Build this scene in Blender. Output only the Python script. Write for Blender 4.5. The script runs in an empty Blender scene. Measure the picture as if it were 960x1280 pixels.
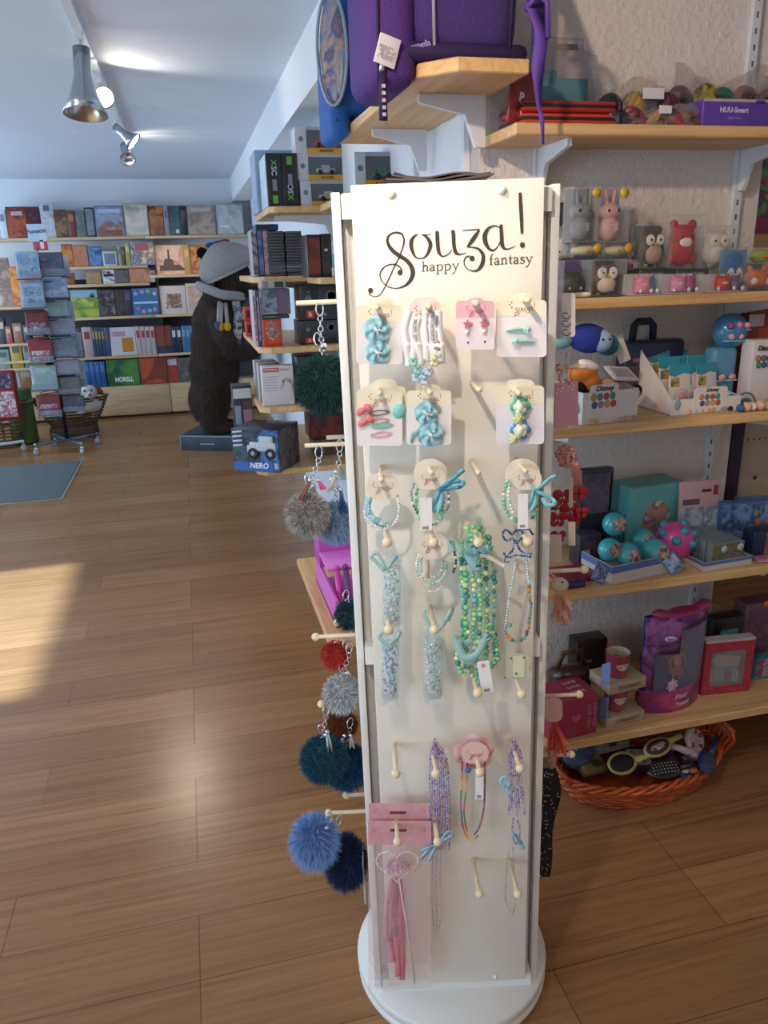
import bpy, bmesh, math, random
from mathutils import Vector, Matrix, Euler, noise
random.seed(7)
PI = math.pi
scene = bpy.context.scene
COL = scene.collection
V = Vector
# ------------------------------------------------------------------ camera (needed for measuring places in the room)
F, PITCH, YAW, ROLL, EYE = 950.0, math.radians(18.0), math.radians(13.6), math.radians(1.6), V((0, 0, 1.6))
FW = V((math.sin(YAW)*math.cos(PITCH), math.cos(YAW)*math.cos(PITCH), -math.sin(PITCH)))
RT0 = V((math.cos(YAW), -math.sin(YAW), 0)); UP0 = RT0.cross(FW)
RT = RT0*math.cos(ROLL) - UP0*math.sin(ROLL); UP = UP0*math.cos(ROLL) + RT0*math.sin(ROLL)
def ray(px, py): return RT*((px-480)/F) - UP*((py-640)/F) + FW
def W(px, py, axis, val):
    d = ray(px, py); t = (val - EYE[axis])/d[axis]; return EYE + d*t
cam = bpy.data.cameras.new('camera'); camo = bpy.data.objects.new('camera', cam); COL.objects.link(camo)
m = Matrix((RT, UP, -FW)).transposed().to_4x4(); m.translation = EYE; camo.matrix_world = m
cam.sensor_fit = 'VERTICAL'; cam.sensor_height = 36.0; cam.sensor_width = 27.0; cam.lens = 36.0*F/1280.0
cam.clip_start = 0.02; cam.clip_end = 200
scene.camera = camo

# ------------------------------------------------------------------ materials
def lin(c):
    if isinstance(c, str):
        c = c.lstrip('#'); c = [int(c[i:i+2], 16)/255 for i in (0, 2, 4)]
    return [x/12.92 if x <= .04045 else ((x+.055)/1.055)**2.4 for x in c] + [1]
MATS = {}
def nodes(name):
    m = bpy.data.materials.new(name); m.use_nodes = True; n = m.node_tree.nodes; l = m.node_tree.links
    return m, n, l, n['Principled BSDF']
def coords(n, l, scale, kind='Object', loc=(0, 0, 0)):
    t = n.new('ShaderNodeTexCoord'); mp = n.new('ShaderNodeMapping')
    mp.inputs['Scale'].default_value = scale if hasattr(scale, '__len__') else (scale,)*3
    mp.inputs['Location'].default_value = loc
    l.new(t.outputs[kind], mp.inputs['Vector']); return mp.outputs['Vector']
def ramp(n, stops, interp='LINEAR'):
    r = n.new('ShaderNodeValToRGB'); e = r.color_ramp.elements; r.color_ramp.interpolation = interp
    while len(e) < len(stops): e.new(.5)
    for k, (p, c) in enumerate(stops): e[k].position = p; e[k].color = lin(c)
    return r
def M(col, rough=.55, metal=0, bump=0, bscale=60, var=0, vscale=6, alpha=1, trans=0, coat=0, emit=0, sheen=0):
    key = (str(col), rough, metal, bump, bscale, var, vscale, alpha, trans, coat, emit, sheen)
    if key in MATS: return MATS[key]
    m, n, l, b = nodes('mat_' + str(col).strip('#'))
    c = lin(col); b.inputs['Base Color'].default_value = c
    b.inputs['Roughness'].default_value = rough; b.inputs['Metallic'].default_value = metal
    b.inputs['Alpha'].default_value = alpha; b.inputs['Transmission Weight'].default_value = trans
    b.inputs['Coat Weight'].default_value = coat; b.inputs['Sheen Weight'].default_value = sheen
    if emit: b.inputs['Emission Color'].default_value = c; b.inputs['Emission Strength'].default_value = emit
    if var:
        t = n.new('ShaderNodeTexNoise'); t.inputs['Scale'].default_value = vscale; t.inputs['Detail'].default_value = 4
        l.new(coords(n, l, 1), t.inputs['Vector'])
        lo = [max(0, x*(1-var)) for x in c[:3]] + [1]; hi = [min(1, x*(1+var)) for x in c[:3]] + [1]
        r = n.new('ShaderNodeValToRGB'); r.color_ramp.elements[0].color = lo; r.color_ramp.elements[1].color = hi
        r.color_ramp.elements[0].position = .3; r.color_ramp.elements[1].position = .7
        l.new(t.outputs['Fac'], r.inputs['Fac']); l.new(r.outputs['Color'], b.inputs['Base Color'])
    if bump:
        t = n.new('ShaderNodeTexNoise'); t.inputs['Scale'].default_value = bscale; t.inputs['Detail'].default_value = 5
        l.new(coords(n, l, 1), t.inputs['Vector'])
        bp = n.new('ShaderNodeBump'); bp.inputs['Strength'].default_value = min(1, bump); bp.inputs['Distance'].default_value = .01*max(1, bump)
        l.new(t.outputs['Fac'], bp.inputs['Height']); l.new(bp.outputs['Normal'], b.inputs['Normal'])
    MATS[key] = m; return m
def PIC(cols, scale=9, seed=0, rough=.35, kind='noise'):
    """printed artwork: soft patches of several inks"""
    key = ('pic', tuple(cols), scale, seed, rough, kind)
    if key in MATS: return MATS[key]
    m, n, l, b = nodes('print_' + cols[0].strip('#'))
    v = coords(n, l, scale, 'Object', (seed*3.7, seed*1.3, seed*2.1))
    if kind == 'voronoi':
        t = n.new('ShaderNodeTexVoronoi'); t.inputs['Scale'].default_value = 1; out = t.outputs['Color']
        l.new(v, t.inputs['Vector']); s = n.new('ShaderNodeSeparateColor'); l.new(out, s.inputs[0]); out = s.outputs[0]
        stops = [(i/len(cols), c) for i, c in enumerate(cols)]; r = ramp(n, stops, 'CONSTANT')
    else:
        t = n.new('ShaderNodeTexNoise'); t.inputs['Scale'].default_value = 1; t.inputs['Detail'].default_value = 4
        t.inputs['Distortion'].default_value = .6
        l.new(v, t.inputs['Vector']); out = t.outputs['Fac']
        k = len(cols); stops = [(.3 + .4*i/max(1, k-1), c) for i, c in enumerate(cols)]; r = ramp(n, stops)
    l.new(out, r.inputs['Fac']); l.new(r.outputs['Color'], b.inputs['Base Color']); b.inputs['Roughness'].default_value = rough
    MATS[key] = m; return m
def CLEAR(tint='#ffffff', opac=.10, rough=.08, edge=.45):
    """thin clear plastic: mostly see-through with a glossy film"""
    key = ('clear', tint, opac, rough, edge)
    if key in MATS: return MATS[key]
    m = bpy.data.materials.new('clear_film'); m.use_nodes = True; n = m.node_tree.nodes; l = m.node_tree.links
    for x in list(n): n.remove(x)
    o = n.new('ShaderNodeOutputMaterial'); t = n.new('ShaderNodeBsdfTransparent'); p = n.new('ShaderNodeBsdfPrincipled')
    p.inputs['Base Color'].default_value = lin(tint); p.inputs['Roughness'].default_value = rough
    t.inputs['Color'].default_value = [.5+.5*x for x in lin(tint)]
    lw = n.new('ShaderNodeLayerWeight'); lw.inputs['Blend'].default_value = .25
    mr = n.new('ShaderNodeMapRange'); mr.inputs['To Min'].default_value = opac; mr.inputs['To Max'].default_value = min(1, opac+edge)
    mx = n.new('ShaderNodeMixShader')
    l.new(lw.outputs['Facing'], mr.inputs['Value']); l.new(mr.outputs['Result'], mx.inputs['Fac'])
    l.new(t.outputs[0], mx.inputs[1]); l.new(p.outputs[0], mx.inputs[2]); l.new(mx.outputs[0], o.inputs['Surface'])
    MATS[key] = m; return m
def WOOD(name, dark, light, axis='X', scale=6, rough=.45):
    key = ('wood', name)
    if key in MATS: return MATS[key]
    m, n, l, b = nodes(name)
    sc = {'X': (1.2, 18, 18), 'Y': (18, 1.2, 18), 'Z': (18, 18, 1.2)}[axis]
    t = n.new('ShaderNodeTexNoise'); t.inputs['Scale'].default_value = scale*.25; t.inputs['Detail'].default_value = 6; t.inputs['Distortion'].default_value = 1.2
    l.new(coords(n, l, sc), t.inputs['Vector'])
    r = ramp(n, [(.32, dark), (.68, light)]); l.new(t.outputs['Fac'], r.inputs['Fac']); l.new(r.outputs['Color'], b.inputs['Base Color'])
    b.inputs['Roughness'].default_value = rough; MATS[key] = m; return m

# ------------------------------------------------------------------ mesh builder
class MB:
    def __init__(s): s.v = []; s.f = []; s.m = []; s.s = []
    def add(s, vs, fs, mat=0, smooth=False, mx=None):
        o = len(s.v)
        s.v += [tuple(mx @ V(p)) if mx is not None else tuple(p) for p in vs]
        for f in fs: s.f.append([i+o for i in f]); s.m.append(mat); s.s.append(smooth)
        return s
    def box(s, c, d, mat=0, rot=None, bev=0, seg=2, mx=None):
        R = (rot if isinstance(rot, Matrix) else Euler(rot).to_matrix()).to_4x4() if rot is not None else Matrix()
        T = Matrix.Translation(c) @ R
        if mx is not None: T = mx @ T
        if bev:
            bm = bmesh.new(); bmesh.ops.create_cube(bm, size=1); bmesh.ops.scale(bm, vec=d, verts=bm.verts)
            bmesh.ops.bevel(bm, geom=bm.edges[:], offset=min(bev, min(d)*.49), segments=seg, profile=.5, affect='EDGES')
            bm.verts.index_update(); s.add([v.co[:] for v in bm.verts], [[v.index for v in f.verts] for f in bm.faces], mat, seg > 1, T); bm.free()
        else:
            x, y, z = d[0]/2, d[1]/2, d[2]/2
            s.add([(-x,-y,-z),(x,-y,-z),(x,y,-z),(-x,y,-z),(-x,-y,z),(x,-y,z),(x,y,z),(-x,y,z)],
                  [(0,3,2,1),(4,5,6,7),(0,1,5,4),(1,2,6,5),(2,3,7,6),(3,0,4,7)], mat, False, T)
        return s
    def bb(s, x0, x1, y0, y1, z0, z1, mat=0, bev=0, seg=2):
        return s.box(((x0+x1)/2, (y0+y1)/2, (z0+z1)/2), (abs(x1-x0), abs(y1-y0), abs(z1-z0)), mat, None, bev, seg)
    def ell(s, c, r, mat=0, rot=None, seg=16, rings=10):
        if not hasattr(r, '__len__'): r = (r, r, r)
        R = (rot if isinstance(rot, Matrix) else Euler(rot).to_matrix()).to_4x4() if rot is not None else Matrix()
        T = Matrix.Translation(c) @ R; vs = [(0, 0, r[2])]
        for i in range(1, rings):
            a = PI*i/rings
            for j in range(seg): b = 2*PI*j/seg; vs.append((r[0]*math.sin(a)*math.cos(b), r[1]*math.sin(a)*math.sin(b), r[2]*math.cos(a)))
        vs.append((0, 0, -r[2])); fs = []
        for j in range(seg):
            k = (j+1) % seg; fs.append((0, 1+j, 1+k))
            for i in range(rings-2): a = 1+i*seg; fs.append((a+j, a+seg+j, a+seg+k, a+k))
            a = 1+(rings-2)*seg; fs.append((a+j, len(vs)-1, a+k))
        return s.add(vs, fs, mat, True, T)
    def tube(s, pts, r, mat=0, n=8, closed=False, flat=1.0, cap=True):
        pts = [V(p) for p in pts]; N = len(pts)
        rs = r if hasattr(r, '__len__') else [r]*N
        up = None; vs = []; fs = []
        for i, p in enumerate(pts):
            a = pts[(i+1) % N] if (closed or i < N-1) else p; b = pts[(i-1) % N] if (closed or i > 0) else p
            t = (a-b); t = t.normalized() if t.length > 1e-9 else V((0, 0, 1))
            if up is None: up = V((0, 0, 1)) if abs(t.z) < .9 else V((0, 1, 0))
            sd = t.cross(up); sd = sd.normalized() if sd.length > 1e-6 else V((1, 0, 0)); up = sd.cross(t).normalized()
            for j in range(n): q = 2*PI*j/n; vs.append(p + sd*math.cos(q)*rs[i] + up*math.sin(q)*rs[i]*flat)
        for i in range(N if closed else N-1):
            k = (i+1) % N
            for j in range(n): jj = (j+1) % n; fs.append((i*n+j, i*n+jj, k*n+jj, k*n+j))
        if not closed and cap: fs.append(tuple(range(n))[::-1]); fs.append(tuple((N-1)*n+j for j in range(n)))
        return s.add(vs, fs, mat, True)
    def lathe(s, prof, mat=0, mx=None, n=24, cap=True, smooth=True):
        vs = []; fs = []
        for r, z in prof:
            for j in range(n): q = 2*PI*j/n; vs.append((r*math.cos(q), r*math.sin(q), z))
        for i in range(len(prof)-1):
            for j in range(n): k = (j+1) % n; fs.append((i*n+j, i*n+k, (i+1)*n+k, (i+1)*n+j))
        if cap:
            if prof[0][0] > 1e-5: fs.append(tuple(range(n))[::-1])
            if prof[-1][0] > 1e-5: fs.append(tuple((len(prof)-1)*n+j for j in range(n)))
        return s.add(vs, fs, mat, smooth, mx)
    def prism(s, out, y0, y1, mat=0, mx=None):
        """outline in (x,z), extruded along y"""
        N = len(out); a = sum(out[i][0]*out[(i+1) % N][1]-out[(i+1) % N][0]*out[i][1] for i in range(N))
        if a < 0: out = out[::-1]
        lo, hi = min(y0, y1), max(y0, y1)
        vs = [(x, lo, z) for x, z in out] + [(x, hi, z) for x, z in out]
        fs = [tuple(range(N)), tuple(range(2*N-1, N-1, -1))] + [((i+1) % N, i, N+i, N+(i+1) % N) for i in range(N)]
        return s.add(vs, fs, mat, False, mx)
    def ribbon(s, pts, w, y0, y1, mat=0, mx=None):
        """flat calligraphic stroke in (x,z) with varying width"""
        P = [V((p[0], p[1])) for p in pts]; N = len(P); ws = w if hasattr(w, '__len__') else [w]*N; L = []; R = []
        for i in range(N):
            t = P[min(i+1, N-1)]-P[max(i-1, 0)]; t = t.normalized() if t.length > 1e-9 else V((1, 0)); nn = V((-t.y, t.x))
            L.append(P[i]+nn*ws[i]/2); R.append(P[i]-nn*ws[i]/2)
        vs = []
        for y in (y0, y1):
            vs += [(p.x, y, p.y) for p in L] + [(p.x, y, p.y) for p in R]
        fs = []; B = 2*N
        for i in range(N-1):
            fs += [(i, i+1, N+i+1, N+i), (B+i, B+N+i, B+N+i+1, B+i+1), (i, B+i, B+i+1, i+1), (N+i, N+i+1, B+N+i+1, B+N+i)]
        fs += [(0, N, B+N, B), (N-1, B+N-1, B+2*N-1, 2*N-1)]
        return s.add(vs, fs, mat, False, mx)
    def strip(s, A, Bp, mat=0, smooth=True):
        """surface between two polylines"""
        N = len(A); return s.add(list(A)+list(Bp), [(i, i+1, N+i+1, N+i) for i in range(N-1)], mat, smooth)
    def build(s, name, mats, parent=None, loc=(0, 0, 0), rot=(0, 0, 0)):
        me = bpy.data.meshes.new(name); me.from_pydata([tuple(v) for v in s.v], [], s.f)
        mats = mats if isinstance(mats, (list, tuple)) else [mats]
        for m in mats: me.materials.append(m)
        for p, i, sm in zip(me.polygons, s.m, s.s): p.material_index = min(i, len(mats)-1); p.use_smooth = sm
        o = bpy.data.objects.new(name, me); COL.objects.link(o)
        if parent: o.parent = parent
        o.location = loc; o.rotation_euler = rot; return o
def tag(o, label, cat, group=None):
    o['label'] = label; o['category'] = cat
    if group: o['group'] = group
    return o
def struct(o): o['kind'] = 'structure'; return o
def thing(name, label, cat, loc=(0, 0, 0), rz=0, group=None, rot=None):
    o = bpy.data.objects.new(name, None); COL.objects.link(o); o.empty_display_size = .05
    o.location = loc; o.rotation_euler = rot if rot is not None else (0, 0, rz); return tag(o, label, cat, group)
def dup(src, label, loc, rz=0, group=None, rot=None):
    def cp(o, par):
        c = o.copy(); COL.objects.link(c)
        if par: c.parent = par
        for ch in o.children: cp(ch, c)
        return c
    c = cp(src, None); c.location = loc; c.rotation_euler = rot if rot is not None else (0, 0, rz); c['label'] = label
    if group: c['group'] = group
    return c
def solid(o, voxel, smooth=6, sub=0):
    """fuse overlapping lumps into one continuous skin"""
    r = o.modifiers.new('fuse', 'REMESH'); r.mode = 'VOXEL'; r.voxel_size = voxel; r.use_smooth_shade = True
    if smooth: q = o.modifiers.new('soft', 'SMOOTH'); q.iterations = smooth; q.factor = .6
    return o
def text(s, size, mat, parent, loc, rot=(PI/2, 0, 0), name='lettering', ext=.0004, align='CENTER', xs=1, shear=0, bold=0, space=1):
    c = bpy.data.curves.new(name, 'FONT'); c.body = s; c.size = size; c.extrude = ext; c.align_x = align; c.align_y = 'CENTER'; c.shear = shear; c.offset = bold; c.space_character = space
    c.resolution_u = 3
    t = bpy.data.objects.new(name, c); COL.objects.link(t); dg = bpy.context.evaluated_depsgraph_get(); dg.update()
    me = bpy.data.meshes.new_from_object(t.evaluated_get(dg)); bpy.data.objects.remove(t)
    me.materials.clear(); me.materials.append(mat)
    for p in me.polygons: p.material_index = 0
    o = bpy.data.objects.new(name, me); COL.objects.link(o); o.parent = parent; o.location = loc; o.rotation_euler = rot; o.scale = (xs, 1, 1); return o
def spline(pts, k=6, closed=False):
    """Catmull-Rom through points of any dimension"""
    P = [tuple(p) for p in pts]; N = len(P); out = []
    for i in range(N if closed else N-1):
        p0, p1, p2, p3 = (P[(i+d) % N] if closed else P[min(max(i+d, 0), N-1)] for d in (-1, 0, 1, 2))
        for j in range(k):
            t = j/k; out.append(tuple(.5*(2*b+(c-a)*t+(2*a-5*b+4*c-d)*t*t+(3*b-a-3*c+d)*t**3) for a, b, c, d in zip(p0, p1, p2, p3)))
    if not closed: out.append(P[-1])
    return out
def fur_ball(mb, r, length, n, mat=0, squash=(1, 1, 1), width=.0022, rnd=None, droop=.25):
    rnd = rnd or random
    for i in range(n):
        z = rnd.uniform(-1, 1); a = rnd.uniform(0, 2*PI); q = math.sqrt(1-z*z); d = V((q*math.cos(a), q*math.sin(a), z))
        p = V((d.x*r*squash[0], d.y*r*squash[1], d.z*r*squash[2]))*rnd.uniform(.8, 1.0)
        j = V((rnd.uniform(-1, 1), rnd.uniform(-1, 1), rnd.uniform(-1, 1)))*.45; dd = (d+j).normalized(); L = length*rnd.uniform(.55, 1.15)
        sd = dd.cross(V((rnd.uniform(-1, 1), rnd.uniform(-1, 1), rnd.uniform(-1, 1)))).normalized()*width
        mid = p+dd*L*.55; tip = p+dd*L+V((0, 0, -droop*L))
        mb.add([p-sd, p+sd, mid+sd*.7, mid-sd*.7, tip], [(0, 1, 2, 3), (3, 2, 4)], mat if not isinstance(mat, list) else rnd.choice(mat), True)
    return mb
# ------------------------------------------------------------------ the room
XC, YW, YF, ZC, XL = .80, 2.10, 9.45, 2.57, -3.3          # corner of side wall, right wall, far wall, ceiling, left wall
WR = 1.685                                                 # right wall ends here
def floor_mat():
    m, n, l, b = nodes('laminate_planks')
    v = coords(n, l, 1, 'Object', (.13, .115, 0))
    br = n.new('ShaderNodeTexBrick'); br.inputs['Scale'].default_value = 1; br.inputs['Brick Width'].default_value = 1.29; br.inputs['Row Height'].default_value = .195
    br.inputs['Mortar Size'].default_value = .0016; br.inputs['Mortar Smooth'].default_value = .3; br.offset = .37; br.offset_frequency = 3; br.squash = 1
    br.inputs['Color1'].default_value = lin('#a1734a'); br.inputs['Color2'].default_value = lin('#b4855a'); br.inputs['Mortar'].default_value = lin('#7a5634')
    br.inputs['Bias'].default_value = 0
    l.new(v, br.inputs['Vector'])
    t = n.new('ShaderNodeTexNoise'); t.inputs['Scale'].default_value = 1.6; t.inputs['Detail'].default_value = 9; t.inputs['Distortion'].default_value = 1.5
    l.new(coords(n, l, (.9, 22, 1)), t.inputs['Vector'])
    r = ramp(n, [(.25, '#bdb2a8'), (.5, '#e6e1dc'), (.75, '#ffffff')]); l.new(t.outputs['Fac'], r.inputs['Fac'])
    mx = n.new('ShaderNodeMix'); mx.data_type = 'RGBA'; mx.blend_type = 'MULTIPLY'; mx.inputs[0].default_value = .8
    l.new(br.outputs['Color'], mx.inputs[6]); l.new(r.outputs['Color'], mx.inputs[7]); l.new(mx.outputs[2], b.inputs['Base Color'])
    b.inputs['Roughness'].default_value = .27; b.inputs['Specular IOR Level'].default_value = .4
    bp = n.new('ShaderNodeBump'); bp.inputs['Strength'].default_value = .25; bp.inputs['Distance'].default_value = .002
    iv = n.new('ShaderNodeMath'); iv.operation = 'SUBTRACT'; iv.inputs[0].default_value = 1; l.new(br.outputs['Fac'], iv.inputs[1])
    l.new(iv.outputs[0], bp.inputs['Height']); l.new(bp.outputs['Normal'], b.inputs['Normal']); return m
def plaster(name, col, bump, scale):
    m, n, l, b = nodes(name); b.inputs['Base Color'].default_value = lin(col); b.inputs['Roughness'].default_value = .85
    t = n.new('ShaderNodeTexNoise'); t.inputs['Scale'].default_value = scale; t.inputs['Detail'].default_value = 3; l.new(coords(n, l, 1), t.inputs['Vector'])
    bp = n.new('ShaderNodeBump'); bp.inputs['Strength'].default_value = bump; bp.inputs['Distance'].default_value = .006
    l.new(t.outputs['Fac'], bp.inputs['Height']); l.new(bp.outputs['Normal'], b.inputs['Normal']); return m
WALLM = plaster('rough_plaster', '#ded6d0', 1, 55); SMOOTHW = plaster('smooth_plaster', '#dfe2e6', .12, 40); CEILM = plaster('ceiling_paint', '#d9e1ee', .1, 12)
struct(MB().bb(XL-.1, 3.4, -2.6, YF+.1, -.1, 0).build('floor', floor_mat()))
struct(MB().bb(XL-.1, 3.4, -2.6, YF+.1, ZC, ZC+.1).build('ceiling', CEILM))
struct(MB().bb(XL-.1, XC, YF, YF+.1, 0, ZC).build('wall_far', SMOOTHW))
struct(MB().bb(XC, XC+.012, YW+.001, YF, 0, ZC).bb(XC+.012, XC+.1, YW+.1, YF, 0, ZC).build('wall_side', SMOOTHW))
struct(MB().bb(XC, WR, YW, YW+.1, 0, ZC).build('wall_right', WALLM))
struct(MB().bb(WR-.1, WR, YW+.1, 2.75, 0, ZC).bb(WR, 3.4, 2.65, 2.75, 0, ZC).bb(3.3, 3.4, -2.6, 2.65, 0, ZC).build('wall_recess', WALLM))
# the dropped beam above the side shelves
struct(MB().bb(.605, XC, YW+.02, YF, 2.325, ZC).build('beam', SMOOTHW))
# seam in the ceiling
struct(MB().bb(-3.2, .60, 6.425, 6.44, ZC-.006, ZC).build('trim_1', M('#e3e8f0', .4)))
# left wall, out of the frame: two shop windows
lw = MB(); zs = .5; zt = 2.3; wins = [(-1.9, .9), (2.75, 4.35), (5.4, 9.0)]
lw.bb(XL-.1, XL, -2.6, YF, 0, zs).bb(XL-.1, XL, -2.6, YF, zt, ZC)
prev = -2.6
for a, b_ in wins: lw.bb(XL-.1, XL, prev, a, zs, zt); prev = b_
lw.bb(XL-.1, XL, prev, YF, zs, zt); struct(lw.build('wall_left', SMOOTHW))
for k, (a, b_) in enumerate(wins):
    f = MB().bb(XL-.09, XL-.02, a, a+.05, zs, zt).bb(XL-.09, XL-.02, b_-.05, b_, zs, zt).bb(XL-.09, XL-.02, a, b_, zs, zs+.05).bb(XL-.09, XL-.02, a, b_, zt-.05, zt)
    struct(f.build('window_%d' % (k+1), M('#e8e8ea', .4)))
struct(MB().bb(XL-.1, 3.4, -2.7, -2.6, 0, ZC).build('wall_back', M('#e6dccf', .8)))
struct(MB().bb(XL-2.7, XL-.12, 4.9, 9.5, 2.42, 2.46).build('sun_blocker', M('#c9c4ba', .7)))      # unseen slab added outside to keep the sun out of the far window
# floor mat by the card racks
tag(MB().bb(-2.45, -1.066, 5.87, 7.08, 0, .012, 0, .004).bb(-2.47, -1.046, 5.85, 7.10, 0, .006, 1, .002).build('floor_mat', [M('#687070', .9, bump=.5, bscale=300, var=.15, vscale=200), M('#9a9a92', .6)]),
    'flat grey doormat lying on the wood floor in front of the card racks', 'mat')

# ------------------------------------------------------------------ shelves
PINE = WOOD('pine_board', '#c79a62', '#e3bd86', 'X'); PINEY = WOOD('pine_board_long', '#c79a62', '#e3bd86', 'Y'); FARP = WOOD('pale_pine', '#c9a67a', '#e0c49c', 'X')
BRK = M('#d6dade', .4)
SHELVES = {'A': (1.88, 1.917), 'B': (1.85, 1.504), 'C': (1.80, 1.178), 'D': (1.75, .727), 'E': (1.70, .277)}
def bracket(mb, x, z, y0, y1, t=.012, h=.11):
    """slim shelf bracket in the y-z plane"""
    mx = Matrix.Translation((x, 0, 0)) @ Matrix.Rotation(PI/2, 4, 'Z')
    mb.prism([(y1, z), (y0+.03, z), (y0+.03, z-.018), (y1-.045, z-.045), (y1-.02, z-h), (y1, z-h)], -t/2, t/2, 0, mx)
def right_board(k, lab):
    yf, z = SHELVES[k]; t = thing('wall_shelf', lab, 'shelf', (0, 0, z), 0, 'pine shelves on the right wall')
    o = MB()
    pts = [(XC+.006, yf+.0), (3.2, yf), (3.2, YW+.5), (WR+.005, YW+.5), (WR+.005, YW-.002), (XC+.006, YW-.002)] if k != 'A' else [(XC+.006, yf), (3.2, yf), (3.2, YW-.002), (XC+.006, YW-.002)]
    o.prism(pts, -.028, 0, 0, Matrix(((1, 0, 0, 0), (0, 0, 1, 0), (0, 1, 0, 0), (0, 0, 0, 1))))
    bv = o.build('board', PINE, t); bv.modifiers.new('b', 'BEVEL').width = .003
    for x in (.965, 1.60, 2.3):
        b = MB(); bracket(b, x, -.0285, yf, YW-.019); b.build('bracket', BRK, t)
right_board('A', 'topmost pine shelf on the right wall carrying the pouches and the purple box')
right_board('B', 'pine shelf on the right wall carrying the clear boxes of squishy animals')
right_board('C', 'pine shelf on the right wall carrying the white trays of plush toys')
right_board('D', 'pine shelf on the right wall carrying the turquoise balls and the blue trays')
right_board('E', 'lowest pine shelf on the right wall, above the wicker basket')
for x, lab in ((.965, 'white slotted wall upright near the corner on the right wall'), (1.60, 'white slotted wall upright behind the white owl box on the right wall')):
    u = MB().bb(x-.0125, x+.0125, YW-.017, YW-.001, .02, 2.5)
    for k in range(60): u.bb(x-.003, x+.003, YW-.0175, YW-.0165, .06+k*.04, .075+k*.04, 1)
    tag(u.build('shelf_upright', [BRK, M('#5b5c60', .6)]), lab, 'shelf upright', 'slotted uprights')
# shelf unit glimpsed past the end of the right wall
tag(MB().bb(WR+.02, 2.6, 2.30, 2.64, 1.62, 1.665, 0, .003).build('recess_shelf', PINE), 'short pine shelf in the recess past the end of the right wall', 'shelf')
# shelves along the side wall (they run away from the camera)
def side_board(x0, y0, y1, z, lab, group, chamfer=.05, brk=()):
    t = thing('side_shelf', lab, 'shelf', (0, 0, z), 0, group)
    o = MB().prism([(x0, y0+chamfer), (x0+chamfer, y0), (XC-.002, y0), (XC-.002, y1), (x0, y1)], -.03, 0, 0, Matrix(((1, 0, 0, 0), (0, 0, 1, 0), (0, 1, 0, 0), (0, 0, 0, 1))))
    bv = o.build('board', PINEY, t); bv.modifiers.new('b', 'BEVEL').width = .003
    for y in brk:
        b = MB(); mx = Matrix.Translation((0, y, 0)); z1 = -.0305; h = .12
        b.prism([(x0+.05, z1), (XC-.02, z1), (XC-.02, z1-h), (XC-.045, z1-h), (XC-.075, z1-.045), (x0+.05, z1-.02)], -.008, .008, 0, mx); b.build('bracket', BRK, t)
side_board(.556, 1.79, 2.83, 2.03, 'pine shelf with a rounded corner holding the two school backpacks', 'side wall shelves', .07, (2.02, 2.52))
side_board(.42, 3.9, 4.62, 1.88, 'highest side wall shelf, under the black boxes and toy car boxes', 'side wall shelves', .03, (4.1,))
side_board(.33, 4.02, 5.0, 1.56, 'side wall shelf with a rounded end under the dark game cases', 'side wall shelves', .06, (4.2,))
side_board(.325, 3.9, 5.0, 1.22, 'side wall shelf carrying the orange box and the racing picture box', 'side wall shelves', .06, (4.2,))
side_board(.31, 3.92, 5.1, .915, 'side wall shelf carrying the white game controller boxes', 'side wall shelves', .05, (4.3,))
side_board(.27, 3.92, 5.1, .585, 'lowest side wall shelf, under the blue toy car box', 'side wall shelves', .05, (4.15,))
side_board(.335, 2.18, 2.95, .45, 'low pine shelf on the side wall under the pink display box', 'side wall shelves', .04, (2.4,))
for y, lab in ((2.02+.17, 'white slotted upright on the side wall under the near end of the backpack shelf'), (2.69, 'white slotted upright on the side wall under the far end of the backpack shelf')):
    tag(MB().bb(XC-.018, XC-.001, y-.0125, y+.0125, .02, 1.999).build('shelf_upright', BRK), lab, 'shelf upright', 'slotted uprights')

# ------------------------------------------------------------------ track light
SIL = M('#b9bfc6', .22, metal=1); WHT = M('#e6e8ea', .4); BULB = M('#fff4e0', .5, emit=14)
tr = thing('track_rail', 'white ceiling track rail carrying the metal spotlights', 'light track', (-.32, 0, ZC))
MB().bb(-.018, .018, -1.2, 6.45, -.03, -.001).build('rail', WHT, tr)
for y in (.3, 2.2, 4.2, 6.1): MB().bb(-.024, .024, y-.03, y+.03, -.036, -.03).build('connector', WHT, tr)
def spot_head(lab, loc, aim, cone=True, L=.20, r0=.022, r1=.062, on=True):
    t = thing('track_spotlight', lab, 'spotlight', loc, 0, 'spotlights on the ceiling track')
    MB().bb(-.012, .012, -.03, .03, -.03, 0).tube([(0, 0, -.03), (0, 0, -.06)], .008).build('adapter', WHT, t)
    q = V(aim).normalized().to_track_quat('Z', 'Y').to_matrix().to_4x4(); q.translation = (0, 0, -.075)
    MB().lathe([(.006, -.02), (r0, -.018), (r0, L*.35), (r1*.62, L*.7), (r1, L), (r1-.004, L), (r1*.58, L*.7), (r0*.8, L*.55), (.001, L*.55)], 0, q, 28).build('lamp_shade', SIL, t)
    if on: MB().lathe([(.0005, L*.9), (r1*.86, L*.9), (r1*.9, L*.94), (.0005, L*.955)], 0, q, 24).build('bulb', BULB, t)
    return t

spot_head('big silver cone spotlight pointing down, nearest on the visible track', (-.32, 3.76, ZC-.03), (-.05, -.18, -1), L=.24, r0=.035, r1=.09, on=False)
spot_head('round spotlight whose bright lens faces the camera, second on the track', (-.32, 4.55, ZC-.03), (.22, -1, -.35), L=.10, r0=.03, r1=.052)
spot_head('small white tilted spotlight, third on the visible track', (-.32, 5.55, ZC-.03), (.75, -.15, -.65), L=.13, r0=.024, r1=.062)
spot_head('small silver spotlight at the far end of the track', (-.32, 6.38, ZC-.03), (.05, -.75, -.8), L=.12, r0=.04, r1=.06, on=False)
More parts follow.
